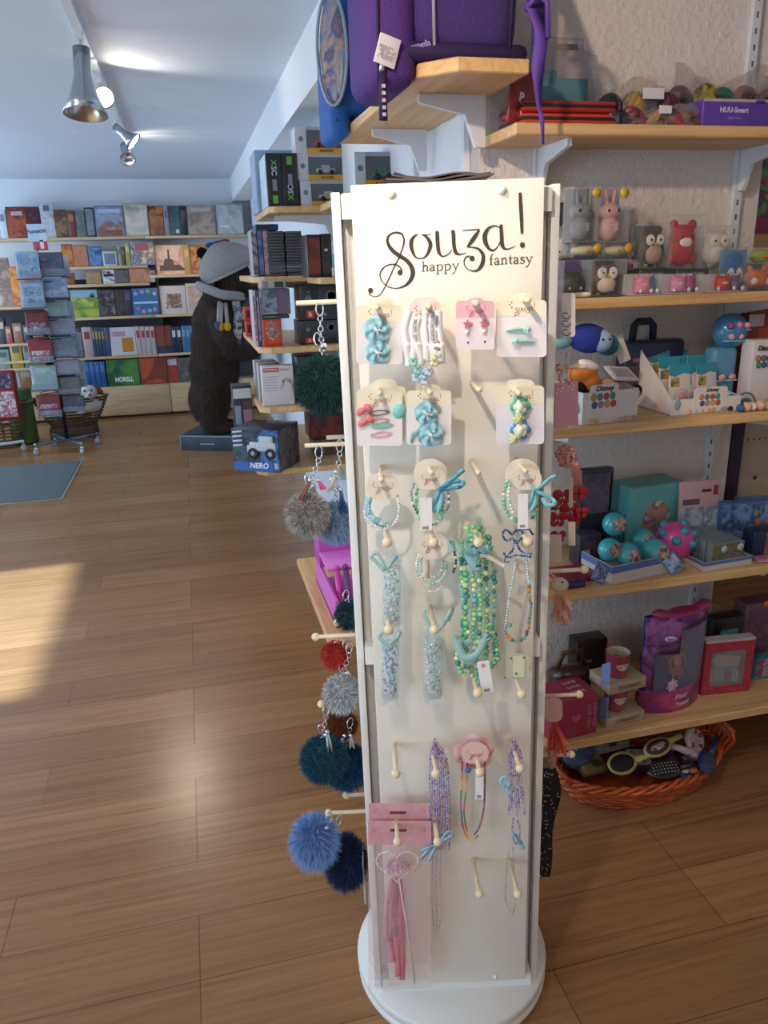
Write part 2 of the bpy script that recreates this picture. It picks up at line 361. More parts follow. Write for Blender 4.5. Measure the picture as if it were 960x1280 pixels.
# ------------------------------------------------------------------ the revolving display stand
ANG, LEAN = math.radians(-12.57), math.radians(-.71)
SO = V((.459, 1.339, 0)); PD = .14
SM = Matrix.Translation(SO) @ (Matrix.Rotation(ANG, 4, 'Z') @ Matrix.Rotation(LEAN, 4, 'Y')); SI = SM.inverted()
SROT = SM.to_euler()
SE = SI @ EYE
def S(px, py, off=0.0):
    """point of the photo on a plane parallel to the stand's front, off metres before it (stand coordinates)"""
    d = SI.to_3x3() @ ray(px, py); t = (-PD-off-SE.y)/d.y; return SE + d*t
def SX(px, py, x):
    d = SI.to_3x3() @ ray(px, py); t = (x-SE.x)/d.x; return SE + d*t
CREAM = M('#ede7d9', .38); CREAM2 = M('#ecebe6', .42); PEGM = WOOD('peg_beech', '#efd9b4', '#f7e8cc', 'Y'); BALLM = M('#f0dab2', .35, var=.06, vscale=40)
st = thing('display_stand', 'tall cream revolving display stand with wooden pegs and black lettering', 'display stand', SO, rot=SROT)
MB().lathe([(.205, 0), (.218, .004), (.222, .012), (.222, .024), (.214, .027), (.214, .031), (.221, .034), (.223, .040), (.223, .052), (.219, .058), (.0005, .059)], 0, None, 72).build('base', M('#e9e6de', .4), st)
ZT = 1.72
MB().bb(-.15, .15, -PD, -PD+.012, .094, ZT, 0, .0015).build('front_panel', CREAM, st)
for sx in (-1, 1):
    MB().bb(sx*.168, sx*.182, -.112, .112, .06, 1.713, 0, .0015).build('side_panel', CREAM2, st)
MB().bb(-.15, .15, PD-.012, PD, .094, ZT, 0, .0015).build('back_panel', CREAM2, st)
fr = MB()
for sx in (-1, 1):
    for sy in (-1, 1): fr.bb(sx*.150, sx*.166, sy*.05, sy*.09, .06, 1.713, 0, .001)
for z in (.075, .9, 1.69):
    for s in (-1, 1): fr.bb(-.166, .166, s*.098, s*.124, z-.018, z+.018); fr.bb(s*.150, s*.166, -.1, .1, z-.018, z+.018)
fr.build('inner_frame', CREAM2, st)
for px, py in ((489, 242), (627, 237)): MB().lathe([(.0075, 0), (.007, .003), (.0045, .006), (.0005, .0072)], 0, Matrix.Translation(S(px, py)) @ Matrix.Rotation(PI/2, 4, 'X'), 20).build('screw_cap', M('#f4f1e8', .3), st)
for px, py in ((619, 1221),): MB().lathe([(.0055, 0), (.005, .003), (.0005, .005)], 0, Matrix.Translation(S(px, py)) @ Matrix.Rotation(PI/2, 4, 'X'), 16).build('screw_cap', M('#f4f1e8', .3), st)
def peg(root, d, L=.09, ball=True, parent=st, r=.0042):
    """a dowel; its end ball is a sub-part"""
    d = V(d).normalized(); o = MB().tube([V((0, 0, 0)), d*L*.92, d*L], [r, r*1.05, r*1.0], 0, 12).build('peg', PEGM, parent, root)
    if ball: MB().ell(d*(L+.004), .0085, 0, None, 18, 12).build('ball', BALLM, o)
    return o
PEGS = [(472, 384, 0), (537, 383, 0), (597, 379, 0), (662, 375, 0), (475, 492, 0), (538, 491, 0), (600, 488, 0), (650, 492, 0),
        (477, 601, 0), (540, 592, 0), (599, 592, 0), (658, 590, 0), (484, 678, 1), (542, 678, 1), (598, 678, 1), (660, 677, 1),
        (486, 787, 1), (543, 787, 1), (597, 866, 1), (652, 867, 1), (495, 967, 1), (545, 967, 1), (600, 965, 1), (650, 960, 1),
        (497, 1052, 1), (547, 1052, 1), (599, 1117, 1), (647, 1117, 1)]
for px, py, b in PEGS:
    tp = S(px, py, .094); peg(V((tp.x, -PD, tp.z-.002)), (0, -1, .02), .09, bool(b))
LPEGS = [(370, 379, 0), (381, 557, 0), (397, 796, 1), (404, 880, 1), (413, 1016, 1)]
for px, py, b in LPEGS:
    tp = S(px, py, -PD); peg(V((-.182, 0, tp.z)), (-1, 0, .0), -.182-tp.x, bool(b))
for px, py, b in ((408, 547, 0), (424, 778, 1), (435, 994, 1)):
    tp = S(px, py, -PD-.075); peg(V((-.182, .075, tp.z)), (-1, 0, 0), -.182-tp.x, bool(b))
RPEGS = [(738, 368, 0), (735, 458, 0), (728, 712, 1), (722, 868, 1), (712, 943, 1)]
for px, py, b in RPEGS:
    tp = S(px, py, -PD); peg(V((.182, 0, tp.z)), (1, 0, 0), tp.x-.182, bool(b))
# lettering on the header
INK = M('#3b362e', .6); RINK = M('#b0604a', .6)
def pathS(pts, ox, oy, sc, ks=6):
    """(x,y,width) control points of a crop -> smooth stroke in panel coordinates"""
    sp = spline(pts, ks); out = []; ws = []
    for x, y, w in sp:
        a = S(ox+x/sc, oy+y/sc); b = S(ox+(x+1)/sc, oy+y/sc); out.append((a.x, a.z)); ws.append(max(1, w)*(b-a).length)
    return out, ws
SW = [(90,770,14),(105,792,8),(150,805,7),(200,785,8),(245,715,9),(300,600,10),(350,490,11),(390,415,11),(420,330,13),(440,250,17),(425,190,18),(395,170,20),(355,165,18),(305,180,16),(276,222,24),(280,275,32),(320,340,38),(390,395,40),(460,440,38),(510,500,42),(528,570,44),(505,640,36),(450,695,22),(370,722,10),(290,710,9),(230,665,10),(200,600,12),(215,540,12),(265,495,11),(330,482,12),(385,500,14),(415,540,16),(405,568,20)]
LOGO = [(SW, 450, 270, 8),
 ([(582,180,5),(545,200,20),(515,245,36),(512,305,38),(535,380,26),(565,415,14),(600,425,11)], 450, 270, 8),
 ([(618,186,6),(665,212,26),(698,260,38),(700,312,36),(670,385,24),(635,418,13),(600,425,11)], 450, 270, 8),
 ([(618,186,9),(660,188,8),(706,184,4)], 450, 270, 8),
 ([(771,164,36),(772,210,38),(775,270,38),(785,350,36),(805,390,22),(835,402,12),(880,382,9),(916,338,8)], 450, 270, 8),
 ([(930,152,34),(934,200,36),(936,260,36),(943,320,36),(960,368,34),(990,382,18),(1020,380,10),(1062,366,4)], 450, 270, 8),
 ([(205,431,5),(290,423,10),(362,417,11)], 550, 230, 7.385),
 ([(364,420,14),(330,472,34),(290,530,36),(250,582,14)], 550, 230, 7.385),
 ([(248,582,8),(305,585,12),(358,602,22),(395,650,32),(398,700,36),(378,760,34),(335,800,18),(275,797,9),(232,760,9),(221,715,9),(238,675,11),(275,664,14)], 550, 230, 7.385),
 ([(552,402,8),(520,388,12),(490,388,14),(445,410,26),(414,470,42),(418,535,40),(450,595,26),(490,612,16),(530,580,9),(556,525,8)], 550, 230, 7.385),
 ([(563,373,26),(564,420,32),(568,490,34),(572,555,36),(590,592,24),(620,600,12),(660,588,8),(692,572,4)], 550, 230, 7.385),
 ([(738,84,28),(744,200,32),(750,320,32),(756,460,22)], 550, 230, 7.385)]
lg = MB()
for pts, ox, oy, sc in LOGO:
    p, w = pathS(pts, ox, oy, sc); lg.ribbon(p, w, -PD-.0009, -PD-.0001)
for x, y, r, ox, oy, sc in ((105,745,25,450,270,8),(400,566,25,450,270,8),(295,687,23,550,230,7.385),(760,563,23,550,230,7.385),(771,168,19,450,270,8),(928,158,18,450,270,8),(738,92,14,550,230,7.385)):
    a = S(ox+x/sc, oy+y/sc); b = S(ox+(x+r)/sc, oy+y/sc); R = (b-a).length
    lg.prism([(a.x+R*math.cos(q*PI/10), a.z+R*1.05*math.sin(q*PI/10)) for q in range(20)], -PD-.001, -PD-.0001)
lo = lg.build('lettering', INK, st)
# small serif alphabet (unit = x-height)
GL = {
 'h': (.86, [[(.16,0,.15),(.16,1.62,.13)],[(0,.04,.07),(.34,.04,.07)],[(.0,1.56,.06),(.16,1.6,.08)],[(.2,.7,.08),(.36,.95,.13),(.54,.92,.15),(.62,.7,.15),(.62,0,.15)],[(.48,.04,.07),(.8,.04,.07)]]),
 'a': (.78, [[(.1,.76,.14),(.2,.94,.1),(.36,.97,.11),(.5,.82,.15),(.5,.15,.15),(.58,.02,.09),(.7,.06,.05)],[(.5,.58,.07),(.25,.5,.1),(.08,.28,.14),(.16,.05,.12),(.34,.03,.1),(.5,.2,.06)]]),
 'p': (.90, [[(.16,-.6,.15),(.16,.97,.13)],[(0,-.57,.07),(.36,-.57,.07)],[(0,.9,.06),(.16,.95,.09)],[(.2,.8,.07),(.42,.97,.1),(.68,.8,.15),(.72,.45,.16),(.6,.1,.13),(.4,.0,.09),(.18,.1,.07)]]),
 'y': (.84, [[(.1,.95,.14),(.28,.55,.15),(.44,.12,.13)],[(0,.95,.06),(.26,.95,.06)],[(.74,.95,.07),(.58,.5,.07),(.4,-.1,.08),(.22,-.5,.09),(.04,-.56,.15)],[(.6,.95,.06),(.86,.95,.06)]]),
 'f': (.58, [[(.22,0,.15),(.22,1.2,.14),(.32,1.55,.1),(.5,1.6,.13)],[(.02,.93,.08),(.46,.93,.08)],[(.05,.04,.07),(.42,.04,.07)]]),
 'n': (.88, [[(.16,0,.15),(.16,.97,.13)],[(0,.9,.06),(.16,.95,.09)],[(0,.04,.07),(.34,.04,.07)],[(.2,.7,.08),(.36,.95,.13),(.54,.92,.15),(.62,.7,.15),(.62,0,.15)],[(.48,.04,.07),(.8,.04,.07)]]),
 't': (.56, [[(.22,1.35,.08),(.22,.7,.15),(.22,.2,.15),(.32,.02,.1),(.5,.08,.06)],[(.02,.93,.08),(.46,.93,.08)]]),
 's': (.66, [[(.54,.78,.09),(.4,.97,.09),(.2,.92,.12),(.12,.72,.15),(.3,.53,.17),(.52,.35,.16),(.5,.1,.12),(.3,.0,.09),(.08,.1,.1),(.06,.26,.06)]]),
}
sm = MB()
def word(wd, x, y, xh, tilt, fit):
    tot = sum(GL[c][0] for c in wd); k = fit/(tot*xh); cx = 0
    for c in wd:
        w, strokes = GL[c]
        for stq in strokes:
            sp = spline([(cx+a, b, q) for a, b, q in stq], 4) if len(stq) > 2 else [(cx+a, b, q) for a, b, q in stq]
            pts = []; ws = []
            for a, b, q in sp:
                X = x + a*xh*k; Y = y - b*xh - a*xh*k*tilt; p = S(X, Y); p2 = S(X+1, Y); pts.append((p.x, p.z)); ws.append(q*1.15*xh*(p2-p).length)
            sm.ribbon(pts, ws, -PD-.0008, -PD-.0001)
        cx += w
word('happy', 527.3, 339.5, 7.9, .058, 46.5); sm.build('lettering', INK, st)
sm = MB(); word('fantasy', 611.2, 331.3, 8.1, .052, 54.5); sm.build('lettering', INK, st)
# something dark lying on the open top
tp = S(547, 224); t = thing('cardboard_sheets', 'dark grey folded sheets lying on top of the display stand', 'cardboard', SM @ V((.0, -.02, 1.7205)), rot=SROT)
ob = MB()
for k, (x0, x1, zz, d) in enumerate(((-.095, .075, 0, .10), (-.085, .07, .004, .09), (-.08, .072, .008, .085))):
    n_ = 9; A = []; B = []; A2 = []; B2 = []
    for i in range(n_):
        x = x0+(x1-x0)*i/(n_-1); z = zz+.003*math.sin(i*1.1+k)+.003+ (.004 if i in (0, n_-1) else 0); A.append((x, -d, z)); B.append((x, d, z+.002)); A2.append((x, -d, z+.0025)); B2.append((x, d, z+.0045))
    ob.strip(A, B).strip(A2, B2).strip(A, A2).strip(B, B2)
ob.build('sheet', M('#4a474a', .7, var=.2, vscale=30), t)
# ------------------------------------------------------------------ goods hanging on the front of the stand
def sitem(name, label, cat, px, py, off, group=None):
    r = S(px, py, off); return thing(name, label, cat, SM @ r, rot=SROT, group=group), r
def sb(mb, name, mats, t, r):
    mb.v = [(x-r.x, y-r.y, z-r.z) for x, y, z in mb.v]; return mb.build(name, mats, t)
def xz(pts, off): return [(lambda q: (q.x, q.z))(S(a, b, off)) for a, b in pts]
def p3(pts, off, d=None): return [S(p[0], p[1], off + (p[2] if len(p) > 2 else 0)) for p in pts]
def mm(px, py, off): return (S(px+1, py, off)-S(px, py, off)).length          # metres per photo pixel there
def rrect(x0, y0, x1, y1, r=4, bump=None):
    """rounded card outline in photo pixels, with an optional scalloped top"""
    o = []
    for cx, cy, a0 in ((x1-r, y1-r, 0), (x0+r, y1-r, 90), (x0+r, y0+r, 180), (x1-r, y0+r, 270)):
        if bump and a0 == 270: 
            bx0, bx1, by = bump; o += [(bx0, y0), (bx0+1, by+3), (bx0+4, by), ((bx0+bx1)/2, by-1.5), (bx1-4, by), (bx1-1, by+3), (bx1, y0)]
        for k in range(5): a = math.radians(a0+90*k/4); o.append((cx+r*math.cos(a), cy+r*math.sin(a)))
    return o
def mini(mb, x, y, w, off, mat=0):
    """tiny printed word mark, x,y = left/baseline in photo pixels"""
    k = w/204
    for pts, ox, oy, sc in LOGO:
        sp = spline(pts, 2) if len(pts) > 3 else pts; P = []; Wd = []
        for a, b, q in sp:
            X = x+(ox+a/sc-461)*k; Y = y+(oy+b/sc-322)*k; s_ = S(X, Y, off); P.append((s_.x, s_.z)); Wd.append(max(q/sc*k, .42)*mm(X, Y, off))
        mb.ribbon(P, Wd, -PD-off-.0004, -PD-off, mat)
    for dx, dy in ((-.13, -.28), (-.05, -.38), (-.04, -.16)):
        s_ = S(x+w*dx, y+w*dy, off); R = w*.035*mm(x, y, off)
        mb.prism([(s_.x+R*math.cos(q*PI/4), s_.z+R*math.sin(q*PI/4)) for q in range(8)], -PD-off-.0004, -PD-off, mat)
def card(t, r, x0, y0, x1, y1, off, head='#f3ead0', body='#f1ebe8', hy=None, bump=None, logo=True, lx=None):
    c = MB(); o = rrect(x0, y0, x1, y1, 5, bump); th = .0012
    c.prism(xz(o, off), -PD-off-th, -PD-off, 0); sb(c, 'card', M(body, .55), t, r)
    hy = hy or y0+(y1-y0)*.33
    h = [p for p in o if p[1] <= hy]; h = sorted([p for p in h if p[0] < (x0+x1)/2], key=lambda p: -p[1]) + sorted([p for p in h if p[0] >= (x0+x1)/2], key=lambda p: p[1])
    h = [(x0, hy)] + h + [(x1, hy)]; e = off+th
    hd = MB(); q = xz(h, e); hd.prism(q, -PD-e-.0003, -PD-e); sb(hd, 'card_header', M(head, .5), t, r)
    if logo:
        k = MB(); mini(k, lx or x0+(x1-x0)*.33, hy-6, (x1-x0)*.46, e+.0003); sb(k, 'lettering', RINK, t, r)
TUL = M('#b9e2ea', .6, alpha=.8, sheen=.4); TUL2 = M('#93cdd9', .6, alpha=.9); PEARL = M('#f3ede6', .2, coat=.5); SILV = M('#cfd3d8', .15, metal=1); MINT = M('#9fd9c6', .45)
def rosette(t, r, px, py, rad, off, m1=TUL, m2=TUL2, core=PEARL, name='tulle_flower'):
    c = S(px, py, off); R = rad*mm(px, py, off); f = MB(); n = 40
    for k, (ra, dz, tw) in enumerate(((1, .0, 0), (.86, .003, .4), (.66, .006, 1.1), (.44, .009, .2))):
        A = []; B = []
        for i in range(n+1):
            a = 2*PI*i/n+tw; w = 1+.035*math.sin(a*5+k)+.03*math.sin(a*9+k*2)
            A.append((c.x+R*ra*w*math.cos(a), c.y-dz-.0035*math.sin(a*6+k)-.002, c.z+R*ra*w*math.sin(a)))
            B.append((c.x+R*ra*.25*math.cos(a), c.y-dz-.004, c.z+R*ra*.25*math.sin(a)))
        f.strip(A, B, k % 2)
    sb(f, name, [m1, m2], t, r)
    b = MB()
    for i in range(5):
        a = i*2*PI/5; b.ell((c.x+R*.17*math.cos(a), c.y-.012, c.z+R*.17*math.sin(a)), R*.11, i % 2, None, 8, 6)
    b.ell((c.x, c.y-.014, c.z), R*.12, 0, None, 8, 6); sb(b, 'bead_cluster', [core, SILV], t, r)
def beads(t, r, path, off, size, mats, name='bead_strand', step=None, jit=0, seed=1, closed=False, every=None):
    """beads threaded along a path given in photo pixels"""
    rn = random.Random(seed); P = p3(spline(path, 8, closed), off); b = MB(); acc = 0; last = P[0]; step = step or size*2.02; k = 0; i = 0
    pts = [P[0]]
    for q in P[1:]:
        while (q-last).length >= step: last = last + (q-last).normalized()*step; pts.append(last)
    for k, q in enumerate(pts):
        s_ = size*(1+rn.uniform(-jit, jit)); mi = (k//every) % len(mats) if every else rn.randrange(len(mats))
        b.ell(q+V((rn.uniform(-jit, jit)*size, -abs(rn.uniform(0, jit))*size, 0)), (s_, s_, s_*.9), mi, None, 8, 6)
    b.tube(P, size*.18, 0, 4, closed); return sb(b, name, mats, t, r)
def tagcard(t, r, x0, y0, x1, y1, off, tilt=0, marks=True):
    cx = (x0+x1)/2; cy = (y0+y1)/2; ct, st_ = math.cos(tilt), math.sin(tilt)
    rot = lambda p: (cx+(p[0]-cx)*ct-(p[1]-cy)*st_, cy+(p[0]-cx)*st_+(p[1]-cy)*ct)
    c = MB(); c.prism(xz([rot(p) for p in rrect(x0, y0, x1, y1, 1.2)], off), -PD-off-.0006, -PD-off, 0); o = sb(c, 'price_tag', M('#f6f3f0', .5), t, r)
    if marks:
        k = MB(); w = x1-x0
        for i in range(7):
            a = rot((x0+w*(.25+.075*i), y1-5)); b = rot((x0+w*(.25+.075*i), y1-1.5)); k.ribbon(xz([a, b], off+.0006), [w*.04*mm(cx, cy, off)]*2, -PD-off-.0009, -PD-off-.0006)
        a = rot((cx, y0+3)); s_ = S(a[0], a[1], off+.0006); k.prism([(s_.x+.0006*math.cos(q*PI/4), s_.z+.0006*math.sin(q*PI/4)) for q in range(8)], -PD-off-.0009, -PD-off-.0006)
        k.v = [(x-r.x, y-r.y, z-r.z) for x, y, z in k.v]; q = k.build('barcode', M('#4a4a4e', .6), o)
def band(t, r, pts, wpx, off, mat, name='ribbon', twist=0):
    """satin ribbon through photo pixels with depth"""
    sp = spline(pts, 6); A = []; B = []; N = len(sp)
    P = p3(sp, off); s_ = mm(pts[0][0], pts[0][1], off)
    for i, p in enumerate(P):
        a = P[min(i+1, N-1)]-P[max(i-1, 0)]; a.normalize(); nn = a.cross(V((math.sin(twist*i/N), -math.cos(twist*i/N), 0))).normalized()*wpx*s_/2
        A.append(p+nn); B.append(p-nn)
    m = MB().strip(A, B); o = sb(m, name, mat, t, r); q = o.modifiers.new('t', 'SOLIDIFY'); q.thickness = .0006; return o
AQ = M('#7ecbd6', .3, sheen=.3); AQ2 = M('#5fb3c4', .3)

# row of cards along the top
t, r = sitem('hair_clip_card', 'cream hair clip card with two pale blue tulle flowers, topmost on the left', 'hair accessory', 474, 415, .055, 'hair accessory cards')
card(t, r, 445, 381, 503, 455, .055, hy=403, bump=(460, 492, 373)); rosette(t, r, 471, 412, 17, .058); rosette(t, r, 472, 440, 16, .058)
t, r = sitem('hair_band', 'white hair band with satin ribbons hanging from a rounded pink card', 'hair accessory', 531, 420, .058)
c = MB(); c.prism(xz(rrect(511, 371, 552, 409, 17), .058), -PD-.0592, -PD-.058); sb(c, 'card', M('#f2dfd6', .5), t, r)
c = MB(); mini(c, 522, 392, 24, .0595); sb(c, 'lettering', RINK, t, r)
WHS = M('#f8f6f2', .35, sheen=.3)
for k, (a, b, dx) in enumerate(((512, 508, 0), (518, 516, 2), (525, 523, -1), (532, 532, 1), (538, 540, 0), (544, 545, -1), (548, 550, 1))):
    band(t, r, [(a, 388+k % 3*3), (b-2+dx, 410, .006), (b+dx, 430, .009), (b+3-dx, 448, .005), (b+2, 458-(k*5) % 9, .002)], 9.5, .062, WHS)
for k, (x, y, c1) in enumerate(((516, 452, '#a8d8c0'), (522, 462, '#8ed0c4'), (529, 468, '#a9c9dc'), (536, 464, '#b9c6d6'), (543, 452, '#d9d6a4'), (547, 440, '#cfd9b8'), (520, 472, '#b6d2d8'), (531, 475, '#c5ced8'), (546, 432, '#a58e7c'))):
    b = MB(); q = S(x, y, .066)
    for j in range(5): b.ell(q+V((.004*math.cos(j*1.26), -.001*j, .0045*math.sin(j*1.26))), (.0035, .002, .0042), 0, (0, j*1.26, 0), 8, 6)
    sb(b, 'petal', M(c1, .4), t, r)
t, r = sitem('earring_card', 'small pink card with a pair of star earrings', 'earrings', 594, 405, .06, 'hair accessory cards')
card(t, r, 570, 376, 618, 437, .06, '#e9b9c4', '#f0e2e6', 397, (583, 606, 373))
for x, y in ((584, 405), (605, 404)):
    b = MB(); q = S(x, y, .063); R = 6*mm(x, y, .063)
    b.prism([(q.x+(R if i % 2 == 0 else R*.45)*math.sin(i*PI/5), q.z+(R if i % 2 == 0 else R*.45)*math.cos(i*PI/5)) for i in range(10)], q.y-.003, q.y)
    sb(b, 'star', M('#d8677f', .35), t, r); b = MB(); b.ell(S(x, y+10, .064), .0034, 0, None, 10, 8); sb(b, 'pearl', PEARL, t, r)
    b = MB(); b.ell(S(x+1, y+23, .0615), .0016, 0, None, 8, 6); sb(b, 'ear_stud', M('#4d4540', .4), t, r)
def clip(t, r, x0, x1, y, off, mat, flip=False, rose=None):
    a, b = (x1, x0) if flip else (x0, x1); o = MB()
    P = [S(a, y+1, off), S((a+b)/2, y-1, off+.003), S(b, y, off+.002)]; sp = [V(q) for q in spline([tuple(p) for p in P], 5)]
    o.tube(sp, [.0012+.0034*math.sin(PI*(.12+.8*i/(len(sp)-1))) for i in range(len(sp))], 0, 8, flat=.45); sb(o, 'clip', mat, t, r)
    if rose:
        o = MB(); c = S(b, y, off+.005)
        for j in range(6): o.ell(c+V((.0032*math.cos(j), -.0012*(j % 2), .0032*math.sin(j))), (.0032, .0016, .0028), 0, (0, j, 0), 8, 6)
        o.ell(c+V((0, -.002, 0)), .0024, 0, None, 8, 6); sb(o, 'rosebud', rose, t, r)
t, r = sitem('hair_clip_card', 'cream hair clip card with two mint clips with rosebuds', 'hair accessory', 651, 410, .052, 'hair accessory cards')
card(t, r, 620, 375, 683, 446, .052, '#f4eed2', '#efe8ea', 395, (636, 668, 367), lx=641)
clip(t, r, 633, 659, 412, .056, MINT, False, M('#b7e3d2', .4)); clip(t, r, 644, 668, 427, .056, MINT, True, M('#b7e3d2', .4))
# second row of cards
t, r = sitem('hair_clip_card', 'hair clip card with a turquoise bow, half hidden behind the pink snap clips', 'hair accessory', 480, 515, .045, 'hair accessory cards')
card(t, r, 450, 483, 507, 550, .045, hy=504, bump=(466, 496, 475), logo=False)
b = MB(); c = S(499, 514, .055); b.ell(c, (.011, .006, .013), 0, (0, .5, 0)); sb(b, 'bow', M('#7fd0c8', .4), t, r)
t, r = sitem('hair_clip_card', 'hair clip card with pink and green snap clips and coral bows', 'hair accessory', 474, 520, .055, 'hair accessory cards')
card(t, r, 446, 487, 503, 557, .055, hy=509, bump=(461, 491, 479))
for y, m_, x0, x1 in ((516, '#5b5552', 461, 486), (526, '#d98a8f', 461, 486), (532, '#86c4ae', 464, 491), (543, '#e3a3b3', 463, 489)):
    o = MB(); sp = spline([(x0, y+1), ((x0+x1)/2, y-3), (x1, y-1), ((x0+x1)/2, y+3)], 5, True); o.tube(p3(sp, .059), .0009, 0, 6, True)
    if m_ == '#86c4ae': o.prism(xz([(p[0], p[1]) for p in sp], .058), -PD-.0595, -PD-.058)
    sb(o, 'snap_clip', M(m_, .35), t, r)
for x, y in ((455, 512), (457, 526)):
    o = MB(); c = S(x, y, .06)
    for sgn in (-1, 1): o.ell(c+V((sgn*.006, -.001, .003*sgn)), (.0075, .004, .006), 0, (0, sgn*.5, 0))
    o.ell(c+V((0, -.003, 0)), .0028); sb(o, 'bow', M('#e77f83', .45), t, r)
t, r = sitem('hair_clip_card', 'hair clip card with two turquoise tulle flowers, in the second row of cards', 'hair accessory', 536, 520, .055, 'hair accessory cards')
card(t, r, 508, 488, 564, 556, .055, hy=508, bump=(522, 551, 481)); rosette(t, r, 533, 516, 15, .058, TUL2, TUL); rosette(t, r, 538, 542, 17, .058, TUL2, TUL)
b = MB(); q = [S(514, 553, .06), S(516, 541, .062), S(524, 539, .062), S(524, 548, .06)]; b.tube(q, .0022); sb(b, 'elastic_loop', TUL2, t, r)
t, r = sitem('hair_elastic_card', 'cream card of green and blue fabric rose hair elastics, in the second row', 'hair accessory', 650, 515, .055, 'hair accessory cards')
card(t, r, 620, 482, 680, 555, .055, '#f2ead0', '#ebe5ea', 505, (633, 668, 475), lx=640)
def rose(t, r, x, y, rad, off, m1, m2=None):
    o = MB(); c = S(x, y, off); R = rad*mm(x, y, off)
    for ring, k, q in ((.75, 6, 0), (.42, 5, 1), (.1, 2, 2)):
        for j in range(k):
            a = j*2*PI/k+q*.6; o.ell(c+V((R*ring*math.cos(a), -.003*q-.002, R*ring*math.sin(a))), (R*.42, R*.26, R*.40), 1 if (m2 and q) else 0, (0, a, .5), 10, 6)
    sb(o, 'fabric_rose', [m1, m2 or m1], t, r)
rose(t, r, 650, 508, 12, .06, M('#4fbf9a', .45), M('#eef0d8', .45)); rose(t, r, 648, 523, 7, .064, M('#d5db9a', .45)); rose(t, r, 650, 537, 12, .06, M('#3f93c6', .45), M('#e7ead0', .45)); rose(t, r, 642, 548, 6.5, .066, M('#dfe3b4', .45))
# bracelets
def oval_card(t, r, x0, y0, x1, y1, off, col='#f0e4cf', logo=True):
    cx, cy, rx, ry = (x0+x1)/2, (y0+y1)/2, (x1-x0)/2, (y1-y0)/2; o = []
    for i in range(32):
        a = 2*PI*i/32; px = cx+rx*math.cos(a); py = cy+ry*math.sin(a); o.append((px, min(py, cy+ry*.88)))
    c = MB(); c.prism(xz(o, off), -PD-off-.0012, -PD-off); sb(c, 'card', M(col, .5), t, r)
    if logo: k = MB(); mini(k, cx-rx*.45, cy+4, rx*1.1, off+.0013); sb(k, 'lettering', RINK, t, r)
BL = [M('#8fd0dc', .25), M('#bfe4ea', .25), M('#5aa6b8', .25)]; WP = [PEARL]; GR = [M('#86cfae', .25), M('#a9dfc4', .2), M('#5fb497', .25)]
t, r = sitem('bracelet', 'white pearl bracelet with a pale blue ribbon and a silver ring charm', 'bracelet', 478, 608, .06, 'bracelets on oval cards')
oval_card(t, r, 457, 591, 500, 626, .06)
beads(t, r, [(497, 620), (499, 634), (497, 648), (489, 658), (481, 661)], .055, .0026, WP, 'pearl_strand'); beads(t, r, [(462, 622), (456, 636), (457, 648), (464, 657), (474, 662), (481, 661)], .055, .0026, WP, 'pearl_strand')
beads(t, r, [(463, 625), (461, 640), (465, 651), (477, 658), (488, 656)], .056, .0024, BL, 'bead_strand', jit=.2)
band(t, r, [(461, 622), (459, 636, .004), (466, 648, .006), (475, 652, .003)], 9, .057, M('#a9d7e6', .35, alpha=.85)); 
b = MB(); b.tube(p3([(483, 662), (483, 667), (486, 671), (483, 676), (480, 671), (483, 667)], .058), .0012); sb(b, 'ring_charm', SILV, t, r)
t, r = sitem('bracelet', 'green bead bracelet with a long white tag and a turquoise bow on its right', 'bracelet', 540, 600, .058, 'bracelets on oval cards')
oval_card(t, r, 517, 573, 559, 612, .052, logo=False); oval_card(t, r, 519, 582, 557, 613, .06)
beads(t, r, [(522, 612), (520, 628), (523, 645), (533, 655), (546, 654), (553, 640), (553, 615)], .055, .0034, GR, jit=.2, seed=3); beads(t, r, [(517, 605), (514, 618), (517, 632), (522, 640)], .058, .0028, [SILV, PEARL, M('#5d6a68', .3)], 'silver_strand', seed=4)
beads(t, r, [(559, 610), (561, 622), (560, 634), (555, 642)], .058, .0024, [M('#8a6a50', .3), PEARL, GR[2]], 'brown_strand', seed=5)
tagcard(t, r, 525, 622, 540, 663, .066)
for q in ([(551, 611), (562, 602, .004), (574, 592, .006), (580, 587, .004)], [(551, 612), (565, 603, .006), (578, 602, .01), (576, 608, .012), (562, 610, .008), (551, 612)], [(551, 611), (546, 622, .005), (541, 634, .004), (545, 640)], [(551, 611), (552, 625, .006), (548, 640, .004)]): band(t, r, q, 6, .062, AQ if len(q) % 2 else AQ2)
t, r = sitem('bracelet', 'green and white bead bracelet with a turquoise ribbon looping past the stand edge', 'bracelet', 654, 600, .058, 'bracelets on oval cards')
oval_card(t, r, 631, 573, 675, 613, .052, logo=False); oval_card(t, r, 640, 583, 677, 614, .06)
beads(t, r, [(634, 602), (630, 617), (630, 632), (636, 645), (645, 650)], .056, .0038, GR+[PEARL], jit=.25, seed=7); beads(t, r, [(637, 606), (636, 622), (641, 640)], .06, .003, [PEARL, GR[1]], 'pearl_strand', seed=8); beads(t, r, [(668, 612), (671, 628), (669, 643), (662, 650)], .056, .0036, [GR[2], M('#4b7f86', .3), M('#c79a7a', .3)], 'dark_strand', seed=9)
tagcard(t, r, 647, 617, 660, 661, .066)
for q in ([(666, 614), (676, 608, .004), (688, 598, .006), (695, 595, .005)], [(666, 615), (678, 617, .006), (691, 625, .01), (694, 630, .012), (684, 631, .01), (678, 622, .006)], [(668, 614), (664, 626, .004), (660, 634, .003)], [(668, 616), (670, 628, .004), (663, 640, .003)]): band(t, r, q, 5, .062, AQ)
t, r = sitem('bracelet', 'mint and white bead bracelets on an oval card, over the bead filled tube', 'bracelet', 541, 690, .06, 'bracelets on oval cards')
